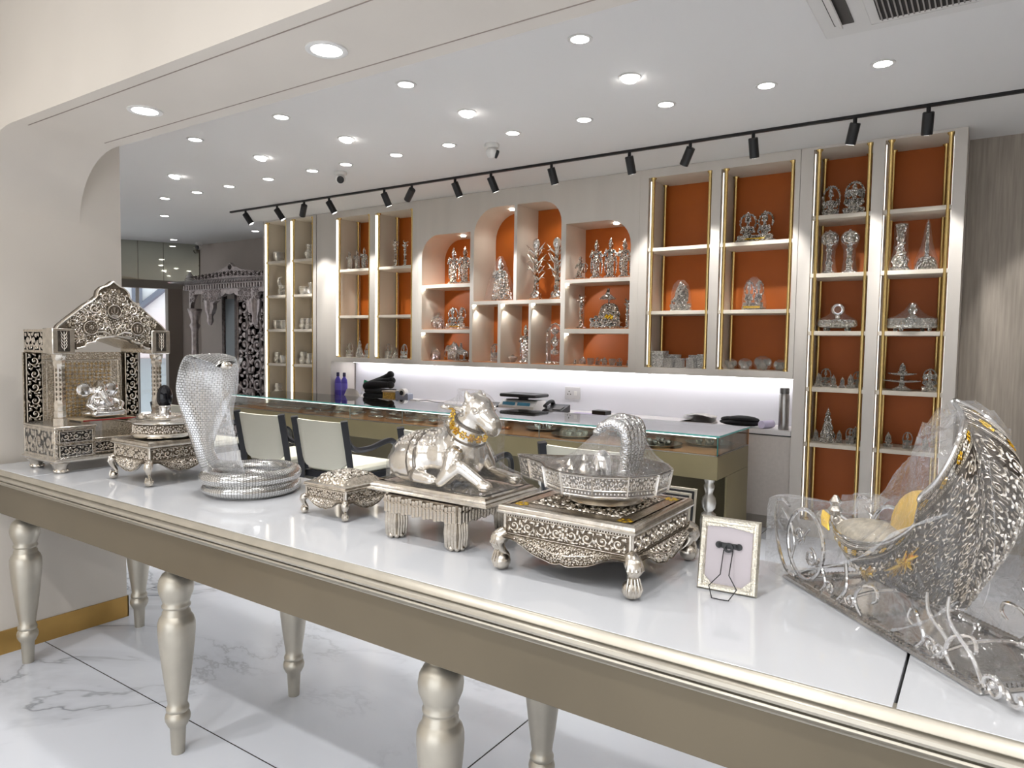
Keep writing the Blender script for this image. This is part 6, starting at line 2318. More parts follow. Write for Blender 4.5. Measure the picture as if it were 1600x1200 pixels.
def proto(key):
    """list of (part name, mesh) in unit height"""
    if key in PROTO:
        return PROTO[key]
    L = None
    if key in BLOBS:
        L = [('figure', blob(BLOBS[key](), .0155 if key != 'stand_idol' else .012, 1, .4, key, M_idol))]
        if key in ('couple_idol',):
            L.append(('gilt_trim', MB().tube([(.5 * cos(2 * pi * k / 24), -.04 + .17 * sin(2 * pi * k / 24), .11) for k in range(24)], .02, 6, closed=True).mesh('gilt_trim', M_gilt)))
        if key == 'throne_idol':
            mm = MB()
            for k in range(8):
                mm.sphere((.05 + .03 * k, -.24, .24 + .03 * (k % 3)), .035, 8, 6)
            L.append(('gilt_cloth', mm.mesh('gilt_cloth', M_gilt)))
    elif key == 'mace_bag':
        m = MB().lathe([(.17, 0), (.18, .02), (.13, .05), (.07, .09), (.06, .2), (.085, .26), (.06, .32), (.055, .5), (.08, .56), (.055, .60), (.07, .66)], seg=16)
        hd_ = MB().lathe([(.09, .66), (.16, .70), (.19, .77), (.18, .85), (.12, .93), (.05, .965), (.03, .97), (.02, 1.0)], seg=20, wob=lambda a, z: 1 + .04 * sin(10 * a))
        fv = MB().lathe([(.19, 0), (.16, .1), (.13, .3), (.13, .55), (.19, .68), (.205, .78), (.19, .88), (.1, .97)], seg=16, wob=lambda a, z: 1 + .05 * sin(5 * a + 9 * z), cap=False)
        L = [('shaft', m.mesh('shaft', M_idol)), ('dome_head', hd_.mesh('dome_head', M_idol)), ('film_cover', fv.mesh('film', M_bag))]
    elif key == 'ring_bowl':
        m = MB().lathe([(.40, .12), (.62, .16), (.66, .26), (.62, .40), (.58, .42), (.4, .40)], seg=28, wob=lambda a, z: 1 + .03 * sin(12 * a))
        for k in range(4):
            a = pi / 4 + k * pi / 2
            m.sphere((.5 * cos(a), .5 * sin(a), .07), .07, 8, 6)
        r = MB().lathe([(.13, -.06), (.22, -.06), (.22, .06), (.13, .06), (.13, -.06)], (0, 0, .80), 24, axis=(0, 1, 0), cap=False)
        r.cyl((0, 0, .4), (0, 0, .6), .09, 10)
        fv = MB().lathe([(.67, .2), (.64, .42), (.42, .55), (.25, .66), (.24, .9), (.1, 1.03)], seg=20, wob=lambda a, z: 1 + .05 * sin(6 * a), cap=False)
        L = [('bowl', m.mesh('bowl', M_idol)), ('ring_handle', r.mesh('ring', M_mirror_silver)), ('film_cover', fv.mesh('film', M_bag))]
    elif key == 'vase_bag':
        m = MB().box(-.21, .21, -.18, .18, 0, .08, 0, .02)
        m.lathe([(.17, .08), (.16, .14), (.20, .22), (.17, .30), (.10, .38), (.075, .5), (.09, .7), (.12, .9), (.14, .97), (.13, .98)], seg=20)
        sn = MB(); pts = [(.125 * cos(a) * (1.25 - a / 26), .125 * sin(a) * (1.25 - a / 26), .2 + a * .031) for a in [k * .35 for k in range(46)]]
        sn.tube(pts, [.028 - .012 * abs(k / 23 - 1) for k in range(46)], 8); sn.sphere(pts[-1], .04, 8, 6)
        fv = MB().lathe([(.26, .02), (.23, .2), (.17, .4), (.15, .6), (.16, .9), (.15, 1.0)], seg=16, wob=lambda a, z: 1 + .06 * sin(4 * a), cap=False)
        L = [('vase', m.mesh('vase', M_idol)), ('serpent', sn.mesh('serpent', M_silver)), ('film_cover', fv.mesh('film', M_bag))]
    elif key == 'bell_bag':
        m = MB().lathe([(.30, 0), (.31, .02), (.29, .10), (.25, .18), (.20, .24), (.10, .28)], seg=24)
        h = MB().lathe([(.06, .28), (.075, .31), (.05, .34), (.06, .42), (.045, .5), (.055, .56), (.045, .62), (.05, .7), (.035, .8), (.045, .86), (.02, .95), (.004, 1.0)], seg=14)
        fv = MB().lathe([(.32, .02), (.31, .18), (.24, .32), (.16, .5), (.11, .7), (.07, .9), (.02, 1.01)], seg=16, wob=lambda a, z: 1 + .05 * sin(4 * a), cap=False)
        L = [('bell_body', m.mesh('bell', M_idol)), ('handle', h.mesh('handle', M_idol)), ('film_cover', fv.mesh('film', M_bag))]
    elif key == 'lidded_tray':
        m = MB().lathe([(.5, .10), (.74, .12), (.78, .20), (.74, .24), (.74, .40), (.78, .44), (.70, .46), (.2, .44)], seg=36, wob=lambda a, z: 1 + .02 * sin(24 * a))
        for k in range(4):
            a = pi / 4 + k * pi / 2
            m.sphere((.62 * cos(a), .62 * sin(a), .06), (.08, .08, .06), 8, 6)
        k_ = MB().lathe([(.16, .44), (.18, .5), (.08, .6), (.14, .7), (.16, .78), (.08, .88), (.1, .93), (.02, 1.0)], seg=16)
        fv = MB().lathe([(.79, .14), (.785, .46), (.5, .56), (.28, .74), (.18, .88), (.1, 1.02)], seg=24, wob=lambda a, z: 1 + .03 * sin(7 * a), cap=False)
        L = [('tray', m.mesh('tray', M_idol)), ('knob', k_.mesh('knob', M_idol)), ('film_cover', fv.mesh('film', M_bag))]
    elif key == 'tier_stand':
        m = MB().lathe([(.30, 0), (.32, .03), (.2, .1), (.1, .16), (.08, .26), (.1, .28)], seg=20)
        d1 = MB().lathe([(.06, .28), (.30, .29), (.58, .33), (.60, .36), (.56, .35), (.06, .31)], seg=28)
        d2 = MB().lathe([(.06, .30), (.07, .52), (.25, .54), (.44, .58), (.46, .61), (.42, .60), (.06, .56)], seg=28)
        f = P_small()
        f.xform(Matrix.Translation((0, 0, .58)) @ Matrix.Scale(.42, 4))
        L = [('foot', m.mesh('foot', M_idol)), ('dish', d1.mesh('dish', M_idol)), ('dish', d2.mesh('dish', M_idol)), ('figure', blob(f, .009, 1, .4, 'tier_fig', M_idol))]
    elif key in ('bag_idol', 'couple_bag', 'cloak_bag'):
        if key == 'bag_idol':
            f = P_small(); capsule(f, (-.25, -.12, .3), (.2, -.16, .78), .05, .04)
            w, pr = .36, [(1.0, .03), (.95, .25), (.86, .6), (.7, .85), (.3, 1.0)]
        elif key == 'couple_bag':
            f = P_couple(); f.xform(Matrix.Scale(.95, 4) @ Matrix.Diagonal((.62, .9, 1.05, 1)))
            w, pr = .38, [(1.0, .03), (.96, .3), (.8, .7), (.6, .9), (.2, 1.03)]
        else:
            f = P_stand(); f.lathe([(.30, 0), (.28, .1), (.2, .4), (.15, .62), (.08, .7)], (0, .07, 0), 14, sy=.5)
            w, pr = .42, [(1.0, .02), (.86, .2), (.66, .5), (.46, .75), (.24, .95), (.1, 1.04)]
        fv = MB().lathe([(a * w, b) for a, b in pr], seg=20, sy=.75, wob=lambda a, z: 1 + .06 * sin(5 * a + 4 * z), cap=False)
        L = [('figure', blob(f, .0155, 1, .4, key, M_idol)), ('film_cover', fv.mesh('film', M_bag))]
        if key == 'couple_bag':
            L.append(('gilt_trim', MB().box(-.25, .25, -.235, -.22, .05, .12, 0, .01).mesh('gilt', M_gilt)))
    elif key == 'carved_box':
        m = MB().box(-.5, .5, -.42, .42, 0, .74, 0, .02)
        l = MB().box(-.52, .52, -.44, .44, .75, 1.0, 0, .03)
        L = [('body', m.mesh('box', mat('box_silver', srgb(206, 204, 202), .3, .7, noise=(12, .4, 4), bump=('voronoi', 9, .8, .05)))), ('lid', l.mesh('lid', MATS['box_silver']))]
    elif key == 'bundle_bag':
        m = MB()
        rn = random.Random(5)
        for k in range(9):
            m.sphere((rn.uniform(-.6, .6), rn.uniform(-.3, .3), .35 + rn.uniform(-.1, .25)), (.26, .2, .26), 10, 7)
        fv = MB().sphere((0, 0, .48), (.95, .6, .5), 20, 12)
        rr = random.Random(3)
        fv.v = [tuple(c * (1 + rr.uniform(-.07, .07)) if i < 2 else max(0.0, c * (1 + rr.uniform(-.05, .05))) for i, c in enumerate(v)) for v in fv.v]
        L = [('contents', m.mesh('contents', M_idol)), ('film_cover', fv.mesh('film', M_bag))]
    elif key == 'peacock_lamp':
        m = MB().lathe([(.15, 0), (.16, .02), (.09, .06), (.05, .10), (.045, .2), (.07, .24), (.045, .28), (.04, .42), (.07, .46), (.04, .5), (.04, .6), (.075, .64), (.05, .68), (.05, .74), (.11, .79), (.12, .82), (.05, .84)], seg=16)
        p = MB(); p.sphere((0, 0, .89), (.07, .05, .05), 10, 8); limb(p, [(-.05, 0, .91), (-.07, 0, .96), (-.05, 0, .985)], [.03, .022, .02], 8)
        for k in range(5):
            limb(p, [(.04, 0, .88), (.12, (k - 2) * .03, .93 + .01 * (2 - abs(k - 2)))], [.02, .012], 6)
        L = [('pillar', m.mesh('pillar', M_idol)), ('peacock', blob(p, .012, 1, .4, 'peacock', M_idol))]
    elif key == 'tree_statue':
        v = MB().lathe([(.13, 0), (.135, .02), (.10, .04), (.11, .08), (.085, .12), (.05, .14)], seg=18)
        t = MB(); limb(t, [(0, 0, .1), (.01, 0, .3), (-.01, .01, .5), (0, 0, .72)], [.055, .05, .045, .04], 10)
        br = MB()
        rn = random.Random(8)
        for k in range(14):
            z = .28 + .045 * k * .8; a = k * 2.4
            d = Vector((cos(a), sin(a) * .6, .75)).normalized()
            p0 = Vector((0, 0, z)); p1 = p0 + d * .14; p2 = p0 + d * .25 + Vector((0, 0, .02))
            br.tube([p0, p1, p2], [.016, .022, .004], 7)
            br.tube([p1, p1 + Vector((d.x * .1, d.y * .1, -.02))], [.012, .003], 6)
        b = MB(); b.sphere((0, 0, .9), (.085, .07, .10), 14, 10); b.tube([(0, 0, .7), (0, 0, .82)], [.04, .05], 8)
        L = [('vase', v.mesh('vase', M_idol)), ('trunk', t.mesh('trunk', M_idol)), ('leaves', br.mesh('leaves', M_silver)), ('oval_top', b.mesh('top', M_mirror_silver))]
    elif key == 'shell_piece':
        m = MB().lathe([(.3, 0), (.5, .1), (.85, .55), (.9, .75), (.8, .7), (.4, .2)], seg=20, wob=lambda a, z: 1 + .06 * sin(10 * a))
        m.sphere((0, 0, .6), (.4, .3, .4), 12, 8)
        L = [('dish', m.mesh('dish', M_idol))]
    elif key == 'case_bag':
        fr_ = MB().tube([(-.20, 0, 0), (-.21, 0, .4), (-.19, 0, .8), (-.10, 0, .95), (0, 0, .99), (.10, 0, .95), (.19, 0, .8), (.21, 0, .4), (.20, 0, 0)], .02, 8)
        fr_.box(-.24, .24, -.12, .12, 0, .05, 0, .01)
        l = MB().lathe([(.03, .2), (.1, .24), (.11, .3), (.05, .36), (.03, .4), (.1, .5), (.11, .56), (.05, .64), (.02, .7), (.09, .76), (.10, .82), (.02, .9)], seg=14)
        fv = MB().prism([(-.2, .05), (.2, .05), (.21, .4), (.19, .8), (.1, .95), (0, .99), (-.1, .95), (-.19, .8), (-.21, .4)], (0, .1, 0), (1, 0, 0), (0, 0, 1), (0, -1, 0), .2)
        L = [('arch_frame', fr_.mesh('frame', M_idol)), ('lamp', l.mesh('lamp', M_idol)), ('clear_case', fv.mesh('case', M_bag))]
    elif key == 'cup':
        m = MB().lathe([(.38, 0), (.42, .05), (.36, .12), (.52, .4), (.56, .7), (.52, .92), (.56, 1.0), (.50, .98), (.46, .5)], seg=20, wob=lambda a, z: 1 + .03 * sin(8 * a))
        L = [('bowl', m.mesh('cup', M_idol))]
    elif key == 'pot':
        m = MB().lathe([(.22, 0), (.26, .04), (.36, .2), (.40, .36), (.34, .5), (.22, .58), (.28, .66), (.32, .8), (.26, .92), (.30, 1.0), (.22, .98)], seg=20)
        L = [('body', m.mesh('pot', M_idol))]
    elif key == 'pitcher':
        m = MB().lathe([(.24, 0), (.27, .04), (.2, .1), (.36, .28), (.38, .42), (.28, .58), (.17, .7), (.2, .85), (.27, 1.0), (.22, .98)], seg=20)
        h = MB().tube(catmull([(.2, 0, .88), (.42, 0, .85), (.48, 0, .6), (.34, 0, .42)], 5), .035, 8)
        L = [('body', m.mesh('pitcher', M_idol)), ('handle', h.mesh('handle', M_idol))]
    PROTO[key] = L
    return L


ITEMS = [
    ('halo_idol', -1.049, 5.66, 2.365, 0.239, 'idol', 'seated silver idol with round halo, left on the top shelf of the right tower'),
    ('elephant_idol', -0.864, 5.66, 2.365, 0.249, 'idol', 'seated silver elephant-headed idol with halo, right on the top shelf of the right tower'),
    ('mace_bag', -1.039, 5.66, 1.945, 0.325, 'statue', 'film-wrapped silver mace with domed head, left of the pair on the right tower'),
    ('mace_bag', -0.883, 5.66, 1.945, 0.320, 'statue', 'film-wrapped silver mace with domed head, right of the pair on the right tower'),
    ('ring_bowl', -0.942, 5.66, 1.525, 0.199, 'bowl', 'film-wrapped silver bowl with a ring handle on the right tower'),
    ('small_idol', -1.093, 5.66, 1.110, 0.111, 'idol', 'small seated silver idol at the left end of the row of six'),
    ('halo_idol', -1.022, 5.66, 1.110, 0.143, 'idol', 'taller haloed silver idol, second in the row of six'),
    ('small_idol', -0.954, 5.66, 1.110, 0.100, 'idol', 'small seated silver idol, third in the row of six'),
    ('small_idol', -0.893, 5.66, 1.110, 0.085, 'idol', 'smallest silver idol, fourth in the row of six'),
    ('small_idol', -0.838, 5.66, 1.110, 0.108, 'idol', 'small silver idol behind the brass post, fifth in the row of six'),
    ('halo_idol', -0.779, 5.66, 1.110, 0.126, 'idol', 'haloed silver idol at the right end of the row of six'),
    ('small_idol', -1.082, 5.66, 0.700, 0.096, 'idol', 'small silver idol left of the tall one on the low tower shelf'),
    ('tall_idol', -1.013, 5.66, 0.700, 0.257, 'idol', 'tall tiered silver idol on the low shelf of the right tower'),
    ('small_idol', -0.930, 5.66, 0.700, 0.099, 'idol', 'small silver idol right of the tall one on the low tower shelf'),
    ('halo_idol', -0.826, 5.66, 0.700, 0.121, 'idol', 'haloed silver idol behind the right brass post on the low tower shelf'),
    ('small_idol', -0.770, 5.66, 0.700, 0.130, 'idol', 'silver idol at the right end of the low left tower shelf'),
    ('vase_bag', -0.567, 5.66, 1.945, 0.336, 'vase', 'film-wrapped silver vase with coiled serpent on a square base'),
    ('bell_bag', -0.392, 5.66, 1.945, 0.347, 'bell', 'film-wrapped long-handled silver bell on the right tower'),
    ('lidded_tray', -0.461, 5.66, 1.525, 0.197, 'tray', 'wide film-tented silver tray with knob on the right tower'),
    ('tier_stand', -0.550, 5.66, 1.110, 0.199, 'stand', 'two-tier silver dish stand with a figure on top'),
    ('elephant_idol', -0.349, 5.66, 1.110, 0.159, 'idol', 'round silver elephant-headed idol on a leaf base beside the dish stand'),
    ('small_idol', -0.576, 5.66, 0.700, 0.114, 'idol', 'small silver idol, left on the low right tower shelf'),
    ('halo_idol', -0.456, 5.66, 0.700, 0.121, 'idol', 'haloed silver idol, right on the low right tower shelf'),
    ('small_idol', -0.346, 5.66, 0.700, 0.097, 'idol', 'silver idol half hidden by the cradle on the low right tower shelf'),
    ('bag_idol', -2.150, 5.66, 1.690, 0.257, 'idol', 'film-wrapped silver idol holding a flute on the left tan bay'),
    ('couple_idol', -1.554, 5.66, 2.212, 0.262, 'idol', 'film-wrapped gilt-touched couple idol on the upper right tan shelf'),
    ('couple_bag', -1.555, 5.66, 1.690, 0.252, 'idol', 'film-wrapped pale idol group on the lower right tan shelf'),
    ('carved_box', -2.332, 5.66, 1.220, 0.136, 'box', 'large chased silver box at the left of the box row'),
    ('carved_box', -2.206, 5.70, 1.220, 0.108, 'box', 'chased silver box standing behind two smaller ones, left of centre'),
    ('carved_box', -2.216, 5.60, 1.220, 0.080, 'box', 'small chased silver box in front, left of the box row'),
    ('carved_box', -2.121, 5.60, 1.220, 0.079, 'box', 'small chased silver box in front, middle of the box row'),
    ('carved_box', -2.023, 5.60, 1.220, 0.084, 'box', 'small chased silver box in front, right of the box row'),
    ('carved_box', -2.028, 5.70, 1.220, 0.106, 'box', 'chased silver box behind, right of centre in the box row'),
    ('carved_box', -1.932, 5.66, 1.220, 0.115, 'box', 'chased silver box at the right end of the box row'),
    ('bundle_bag', -1.753, 5.66, 1.220, 0.087, 'parcel', 'slim film-wrapped silver parcel at the left of the parcel row'),
    ('bundle_bag', -1.666, 5.66, 1.220, 0.092, 'parcel', 'film-wrapped silver parcel, second in the parcel row'),
    ('bundle_bag', -1.507, 5.66, 1.220, 0.115, 'parcel', 'largest film-wrapped silver parcel in the parcel row'),
    ('bundle_bag', -1.370, 5.66, 1.220, 0.089, 'parcel', 'film-wrapped silver parcel at the right of the parcel row'),
    ('kneel_idol', -3.132, 5.66, 1.987, 0.216, 'idol', 'kneeling silver figure at the left of the right arched niche'),
    ('stand_idol', -2.945, 5.66, 1.987, 0.351, 'idol', 'standing silver figure, first of three in the right arched niche'),
    ('stand_idol', -2.806, 5.66, 1.987, 0.358, 'idol', 'standing silver figure with arm raised, middle of three in the right arched niche'),
    ('stand_idol', -2.683, 5.66, 1.987, 0.343, 'idol', 'standing silver figure at the right of the right arched niche'),
    ('peacock_lamp', -3.089, 5.66, 1.547, 0.309, 'lamp', 'slim silver lamp pillar left of the umbrella throne'),
    ('throne_idol', -2.832, 5.66, 1.547, 0.364, 'idol', 'silver throne idol under an umbrella, gilt cloth'),
    ('peacock_lamp', -2.639, 5.66, 1.547, 0.263, 'lamp', 'slim silver lamp pillar right of the umbrella throne'),
    ('cloak_bag', -3.989, 5.66, 1.817, 0.415, 'idol', 'film-wrapped silver standing idol in a cloak, tall left arched niche'),
    ('tree_statue', -3.577, 5.66, 1.817, 0.577, 'statue', 'silver tree sculpture with leaves, left of the pair in the tall arched niche'),
    ('tree_statue', -3.347, 5.66, 1.817, 0.572, 'statue', 'silver tree sculpture with leaves, right of the pair in the tall arched niche'),
    ('halo_idol', -4.047, 5.66, 1.220, 0.183, 'idol', 'silver idol in the left small square niche'),
    ('shell_piece', -3.907, 5.66, 1.220, 0.075, 'bowl', 'small silver shell dish in the middle small niche'),
    ('stand_idol', -3.686, 5.66, 1.220, 0.362, 'idol', 'standing silver flute figure in the middle small niche'),
    ('case_bag', -3.359, 5.66, 1.220, 0.376, 'statue', 'arched clear case with silver hanging lamp in the right small niche'),
    ('stand_idol', -4.576, 5.66, 1.997, 0.375, 'idol', 'ornate standing silver idol, left of the couple in the low arched niche'),
    ('stand_idol', -4.443, 5.66, 1.997, 0.378, 'idol', 'ornate standing silver idol, right of the couple in the low arched niche'),
    ('elephant', -4.817, 5.66, 1.542, 0.168, 'figurine', 'silver elephant at the left of the couple bench niche'),
    ('couple_idol', -4.527, 5.66, 1.542, 0.236, 'idol', 'seated silver couple on a long bench in the middle left niche'),
    ('elephant', -4.831, 5.66, 1.217, 0.128, 'figurine', 'smallest silver elephant in the bottom left niche'),
    ('elephant', -4.641, 5.66, 1.217, 0.198, 'figurine', 'silver elephant with raised trunk in the bottom left niche'),
    ('horse_piece', -4.439, 5.66, 1.217, 0.189, 'figurine', 'silver horse group at the right of the bottom left niche'),
    ('stand_idol', -6.104, 5.66, 2.207, 0.221, 'idol', 'silver dancer figurine, left of three on the far orange shelf'),
    ('stand_idol', -5.979, 5.66, 2.207, 0.226, 'idol', 'silver dancer figurine, middle of three on the far orange shelf'),
    ('stand_idol', -5.867, 5.66, 2.207, 0.246, 'idol', 'silver dancer figurine, right of three on the far orange shelf'),
    ('halo_idol', -6.133, 5.66, 1.217, 0.170, 'idol', 'silver idol, left of three at the bottom of the far left bay'),
    ('tall_idol', -5.934, 5.66, 1.217, 0.211, 'idol', 'pointed silver idol, middle of three at the bottom of the far left bay'),
    ('halo_idol', -5.812, 5.66, 1.217, 0.166, 'idol', 'silver idol, right of three at the bottom of the far left bay'),
    ('peacock_lamp', -5.387, 5.66, 2.207, 0.301, 'lamp', 'silver peacock lamp pillar, left of the pair on the far orange shelf'),
    ('peacock_lamp', -5.247, 5.66, 2.207, 0.284, 'lamp', 'silver peacock lamp pillar, right of the pair on the far orange shelf'),
    ('halo_idol', -5.514, 5.66, 1.217, 0.169, 'idol', 'silver idol, left of three beside the purple bottles bay'),
    ('small_idol', -5.379, 5.66, 1.217, 0.140, 'idol', 'silver idol, middle of three at the bottom of the second far bay'),
    ('halo_idol', -5.257, 5.66, 1.217, 0.166, 'idol', 'silver idol, right of three at the bottom of the second far bay'),
    ('cup', -7.355, 5.66, 2.365, 0.120, 'cup', 'squat silver cup on the top left shelf of the pale tower'),
    ('swan_piece', -7.296, 5.66, 1.950, 0.231, 'figurine', 'silver swan-shaped scoop on the second left shelf of the pale tower'),
    ('cup', -7.436, 5.66, 1.535, 0.113, 'cup', 'silver cup, left of two on the third shelf of the pale tower'),
    ('cup', -7.311, 5.66, 1.535, 0.112, 'cup', 'silver cup, right of two on the third shelf of the pale tower'),
    ('pot', -7.426, 5.66, 1.115, 0.137, 'pot', 'bulbous silver pot, left on the fourth shelf of the pale tower'),
    ('cup', -7.289, 5.66, 1.115, 0.096, 'cup', 'low silver cup, right on the fourth shelf of the pale tower'),
    ('pot', -7.404, 5.66, 0.700, 0.160, 'pot', 'silver pot at the bottom left of the pale tower'),
    ('pitcher', -6.783, 5.66, 2.365, 0.177, 'pitcher', 'silver pitcher on the top right shelf of the pale tower'),
    ('cup', -6.901, 5.66, 1.950, 0.101, 'cup', 'small silver cup beside a pitcher on the pale tower'),
    ('pitcher', -6.761, 5.66, 1.950, 0.139, 'pitcher', 'small silver pitcher on the second right shelf of the pale tower'),
    ('pot', -6.937, 5.66, 1.535, 0.132, 'pot', 'silver pot, left on the third right shelf of the pale tower'),
    ('pot', -6.809, 5.66, 1.535, 0.131, 'pot', 'silver pot, right on the third right shelf of the pale tower'),
    ('pot', -6.939, 5.66, 1.115, 0.148, 'pot', 'silver pot, left on the fourth right shelf of the pale tower'),
    ('pot', -6.798, 5.66, 1.115, 0.131, 'pot', 'silver pot, right on the fourth right shelf of the pale tower'),
]
BAYS = [(-7.44, -7.07), (-6.96, -6.59), (-6.15, -5.66), (-5.54, -5.04), (-4.88, -4.275), (-4.22, -3.935), (-3.88, -3.58), (-3.54, -3.24), (-3.18, -2.565), (-2.38, -1.89), (-1.78, -1.27), (-1.09, -0.765), (-0.63, -0.285)]
ROT = random.Random(31)
EXT = {}
XS = {'halo_idol': .72, 'small_idol': .74, 'elephant_idol': .8, 'tree_statue': .85, 'bell_bag': .68, 'bundle_bag': .68, 'carved_box': .78, 'tall_idol': .85, 'stand_idol': .85, 'vase_bag': .85, 'shell_piece': .7}
placed = []
for (key, x, y, z, h, cat, lab) in ITEMS:
    if key not in EXT:
        vv = [v.co for nm, me in proto(key) for v in me.vertices]
        EXT[key] = (max(max(abs(v.x), abs(v.y) * .8) for v in vv), max(abs(v.y) for v in vv))
    hw, hd = EXT[key][0] * h * XS.get(key, 1), EXT[key][1] * h
    a, b = min([(-4.21, -3.76), (-3.705, -3.25)] if abs(z - 1.817) < .01 else BAYS, key=lambda q: 0 if q[0] <= x <= q[1] else min(abs(x - q[0]), abs(x - q[1])))
    if hw * 2 > (b - a) * .96:
        h *= (b - a) * .96 / (2 * hw); hw = (b - a) * .48
    x = max(a + hw + .004, min(b - hw - .004, x))
    for yy in ([y, 5.70, 5.62, 5.74, 5.60] if key != 'carved_box' else [y]):
        if not any(abs(z - q[2]) < .05 and abs(yy - q[1]) < (hd + q[4]) and abs(x - q[0]) < hw + q[3] for q in placed):
            y = yy
            break
    else:
        near = [q for q in placed if abs(z - q[2]) < .05 and abs(y - q[1]) < hd + q[4] and abs(x - q[0]) < hw + q[3]]
        if near:
            q = near[-1]
            nx = q[0] + (q[3] + hw) * (1 if x >= q[0] else -1)
            if a + hw <= nx <= b - hw:
                x = nx
    placed.append((x, y, z, hw, hd))
    t = thing(NAMES[key], lab, cat, (x, y, z + .0012), .12 + ROT.uniform(-.15, .2) if key not in ('carved_box', 'bundle_bag', 'elephant', 'horse_piece', 'couple_idol', 'couple_bag') else ROT.uniform(-.08, .08))
    t['group'] = 'silver on the shelf wall'
    t.scale = (h * XS.get(key, 1), h, h)
    for nm, me in proto(key):
        link(nm, me, t)
# small oddments scattered along the bottom right niche
for k in range(11):
    x = -3.11 + k * .049
    h = (.052, .075, .06, .045, .07)[k % 5]
    t = thing(NAMES[('small_idol', 'elephant', 'cup', 'horse_piece', 'halo_idol')[k % 5]], f'tiny silver piece in the crowded bottom right niche, {ORD[k]} from its left end'.replace('nearest', 'first'), 'figurine', (x, 5.60 + .06 * (k % 3), 1.2203), k * 1.1, 'tiny silver row in the bottom right niche')
    t.scale = (h, h, h)
    for nm, me in proto(('small_idol', 'elephant', 'cup', 'horse_piece', 'halo_idol')[k % 5]):
        link(nm, me, t)

# ================================================================== INSIDE THE GLASS COUNTER
MZ = CZ0 + .0045
pl_a = MB().lathe([(.10, .002), (.15, .006), (.205, .016), (.215, .022), (.205, .021), (.15, .012), (.02, .010)], seg=36, wob=lambda a, z: 1 + (.03 * sin(14 * a) if z > .014 else 0)).mesh('plate_dish', M_silver_fine)
cup_m = MB().lathe([(.022, 0), (.03, .012), (.034, .03), (.030, .034), (.02, .01)], seg=14).mesh('bowl', M_idol)
lamp_m = MB().lathe([(.024, 0), (.012, .012), (.012, .03), (.026, .04), (.022, .046), (.006, .06)], seg=14).mesh('lamp', M_idol)
PLL = ['scalloped silver plate of small bowls, far left of the plates in the glass counter', 'scalloped silver plate heaped with bowls under film, nearest the front glass', 'silver plate set behind the serpent tray film in the glass counter',
       'silver plate with small lamps, at the back right in the glass counter', 'wide scalloped silver plate just right of the serpent tray', 'silver plate at the right end of the glass counter']
for k, (x, y) in enumerate(((-3.02, 4.93), (-2.62, 4.74), (-2.28, 4.96), (-2.02, 4.93), (-1.92, 4.69), (-1.64, 4.96))):
    if k == 3:
        continue
    t = thing('ritual_plate', PLL[k], 'plate', (x, y, MZ), .4 * k, 'plates in the glass counter')
    sc = .86 if k != 5 else .80
    if k == 4:
        sc = .8
    if k in (0, 2):
        sc = .72
    t.scale = (sc, sc, 1)
    link('dish', pl_a, t)
    for j in range(6 if k in (1, 2) else 4):
        a = j * 2 * pi / (6 if k in (1, 2) else 4)
        link('bowl', cup_m, t, (.09 * cos(a), .09 * sin(a), .012))
    link('lamp', lamp_m, t, (0, 0, .012))
    if k in (1,):
        MB().lathe([(.2, .022), (.17, .045), (.12, .075), (.05, .085)], seg=24, wob=lambda a, z: 1 + .05 * sin(6 * a)).build('film_cover', M_bag, t)
# wrapped pieces lying on the mat
rn = random.Random(77)
spoon = MB()
for k in range(3):
    spoon.tube([(-.09, -.02 + k * .02, .010), (.0, -.015 + k * .015, .016), (.06, -.01 + k * .01, .014)], [.005, .004, .005], 6)
    spoon.sphere((.08, -.008 + k * .008, .014), (.024, .014, .006), 10, 6)
spoon_m = spoon.mesh('spoons', M_mirror_silver)
bag = MB().sphere((0, 0, .018), (.115, .055, .0175), 18, 8)
r2 = random.Random(4)
bag.v = [(a * (1 + r2.uniform(-.08, .08)), b * (1 + r2.uniform(-.1, .1)), max(.0, c * (1 + r2.uniform(-.2, .2)))) for a, b, c in bag.v]
bag_m = bag.mesh('bag', M_bag)
bow_m = MB().lathe([(.03, .0), (.05, .01), (.06, .03), (.055, .032), (.03, .008)], seg=18).mesh('bowl', M_mirror_silver)
n = 0
for i in range(12):
    for j in range(3):
        x = -6.50 + i * .232 + rn.uniform(-.01, .01) + .04 * j; y = 4.63 + j * .19 + rn.uniform(-.02, .02)
        if x > -3.85:
            continue
        kind = rn.random()
        t = thing('wrapped_spoons' if kind < .6 else 'wrapped_bowl', 'silver spoons in a clear bag on the tan mat of the glass counter' if kind < .6 else 'small silver bowl in a clear bag on the tan mat of the glass counter', 'cutlery' if kind < .6 else 'bowl', (x, y, MZ), rn.uniform(-.35, .45), 'wrapped silver in the glass counter')
        t.scale = (.9, .9, 1.3)
        link('spoons' if kind < .6 else 'bowl', spoon_m if kind < .6 else bow_m, t)
        link('bag', bag_m, t)
M_copper = mat('rose_gold', srgb(232, 164, 118), .22, 1.0, noise=(40, .2, 2))
gi_m = MB()
for k in range(7):
    a = k * .9
    gi_m.sphere((.035 * cos(a), .025 * sin(a), .014), (.02, .014, .013), 8, 6)
gi_m = gi_m.mesh('trinket', M_copper)
for k in range(8):
    t = link('gilt_trinket', gi_m, None, (-3.70 + .06 * k * 1.0, 4.66 + .085 * (k % 3), MZ), (0, 0, k))
    tag(t, 'orange gilt trinket in the small heap behind the bull muzzle', 'trinket', 'orange trinkets in the glass counter')

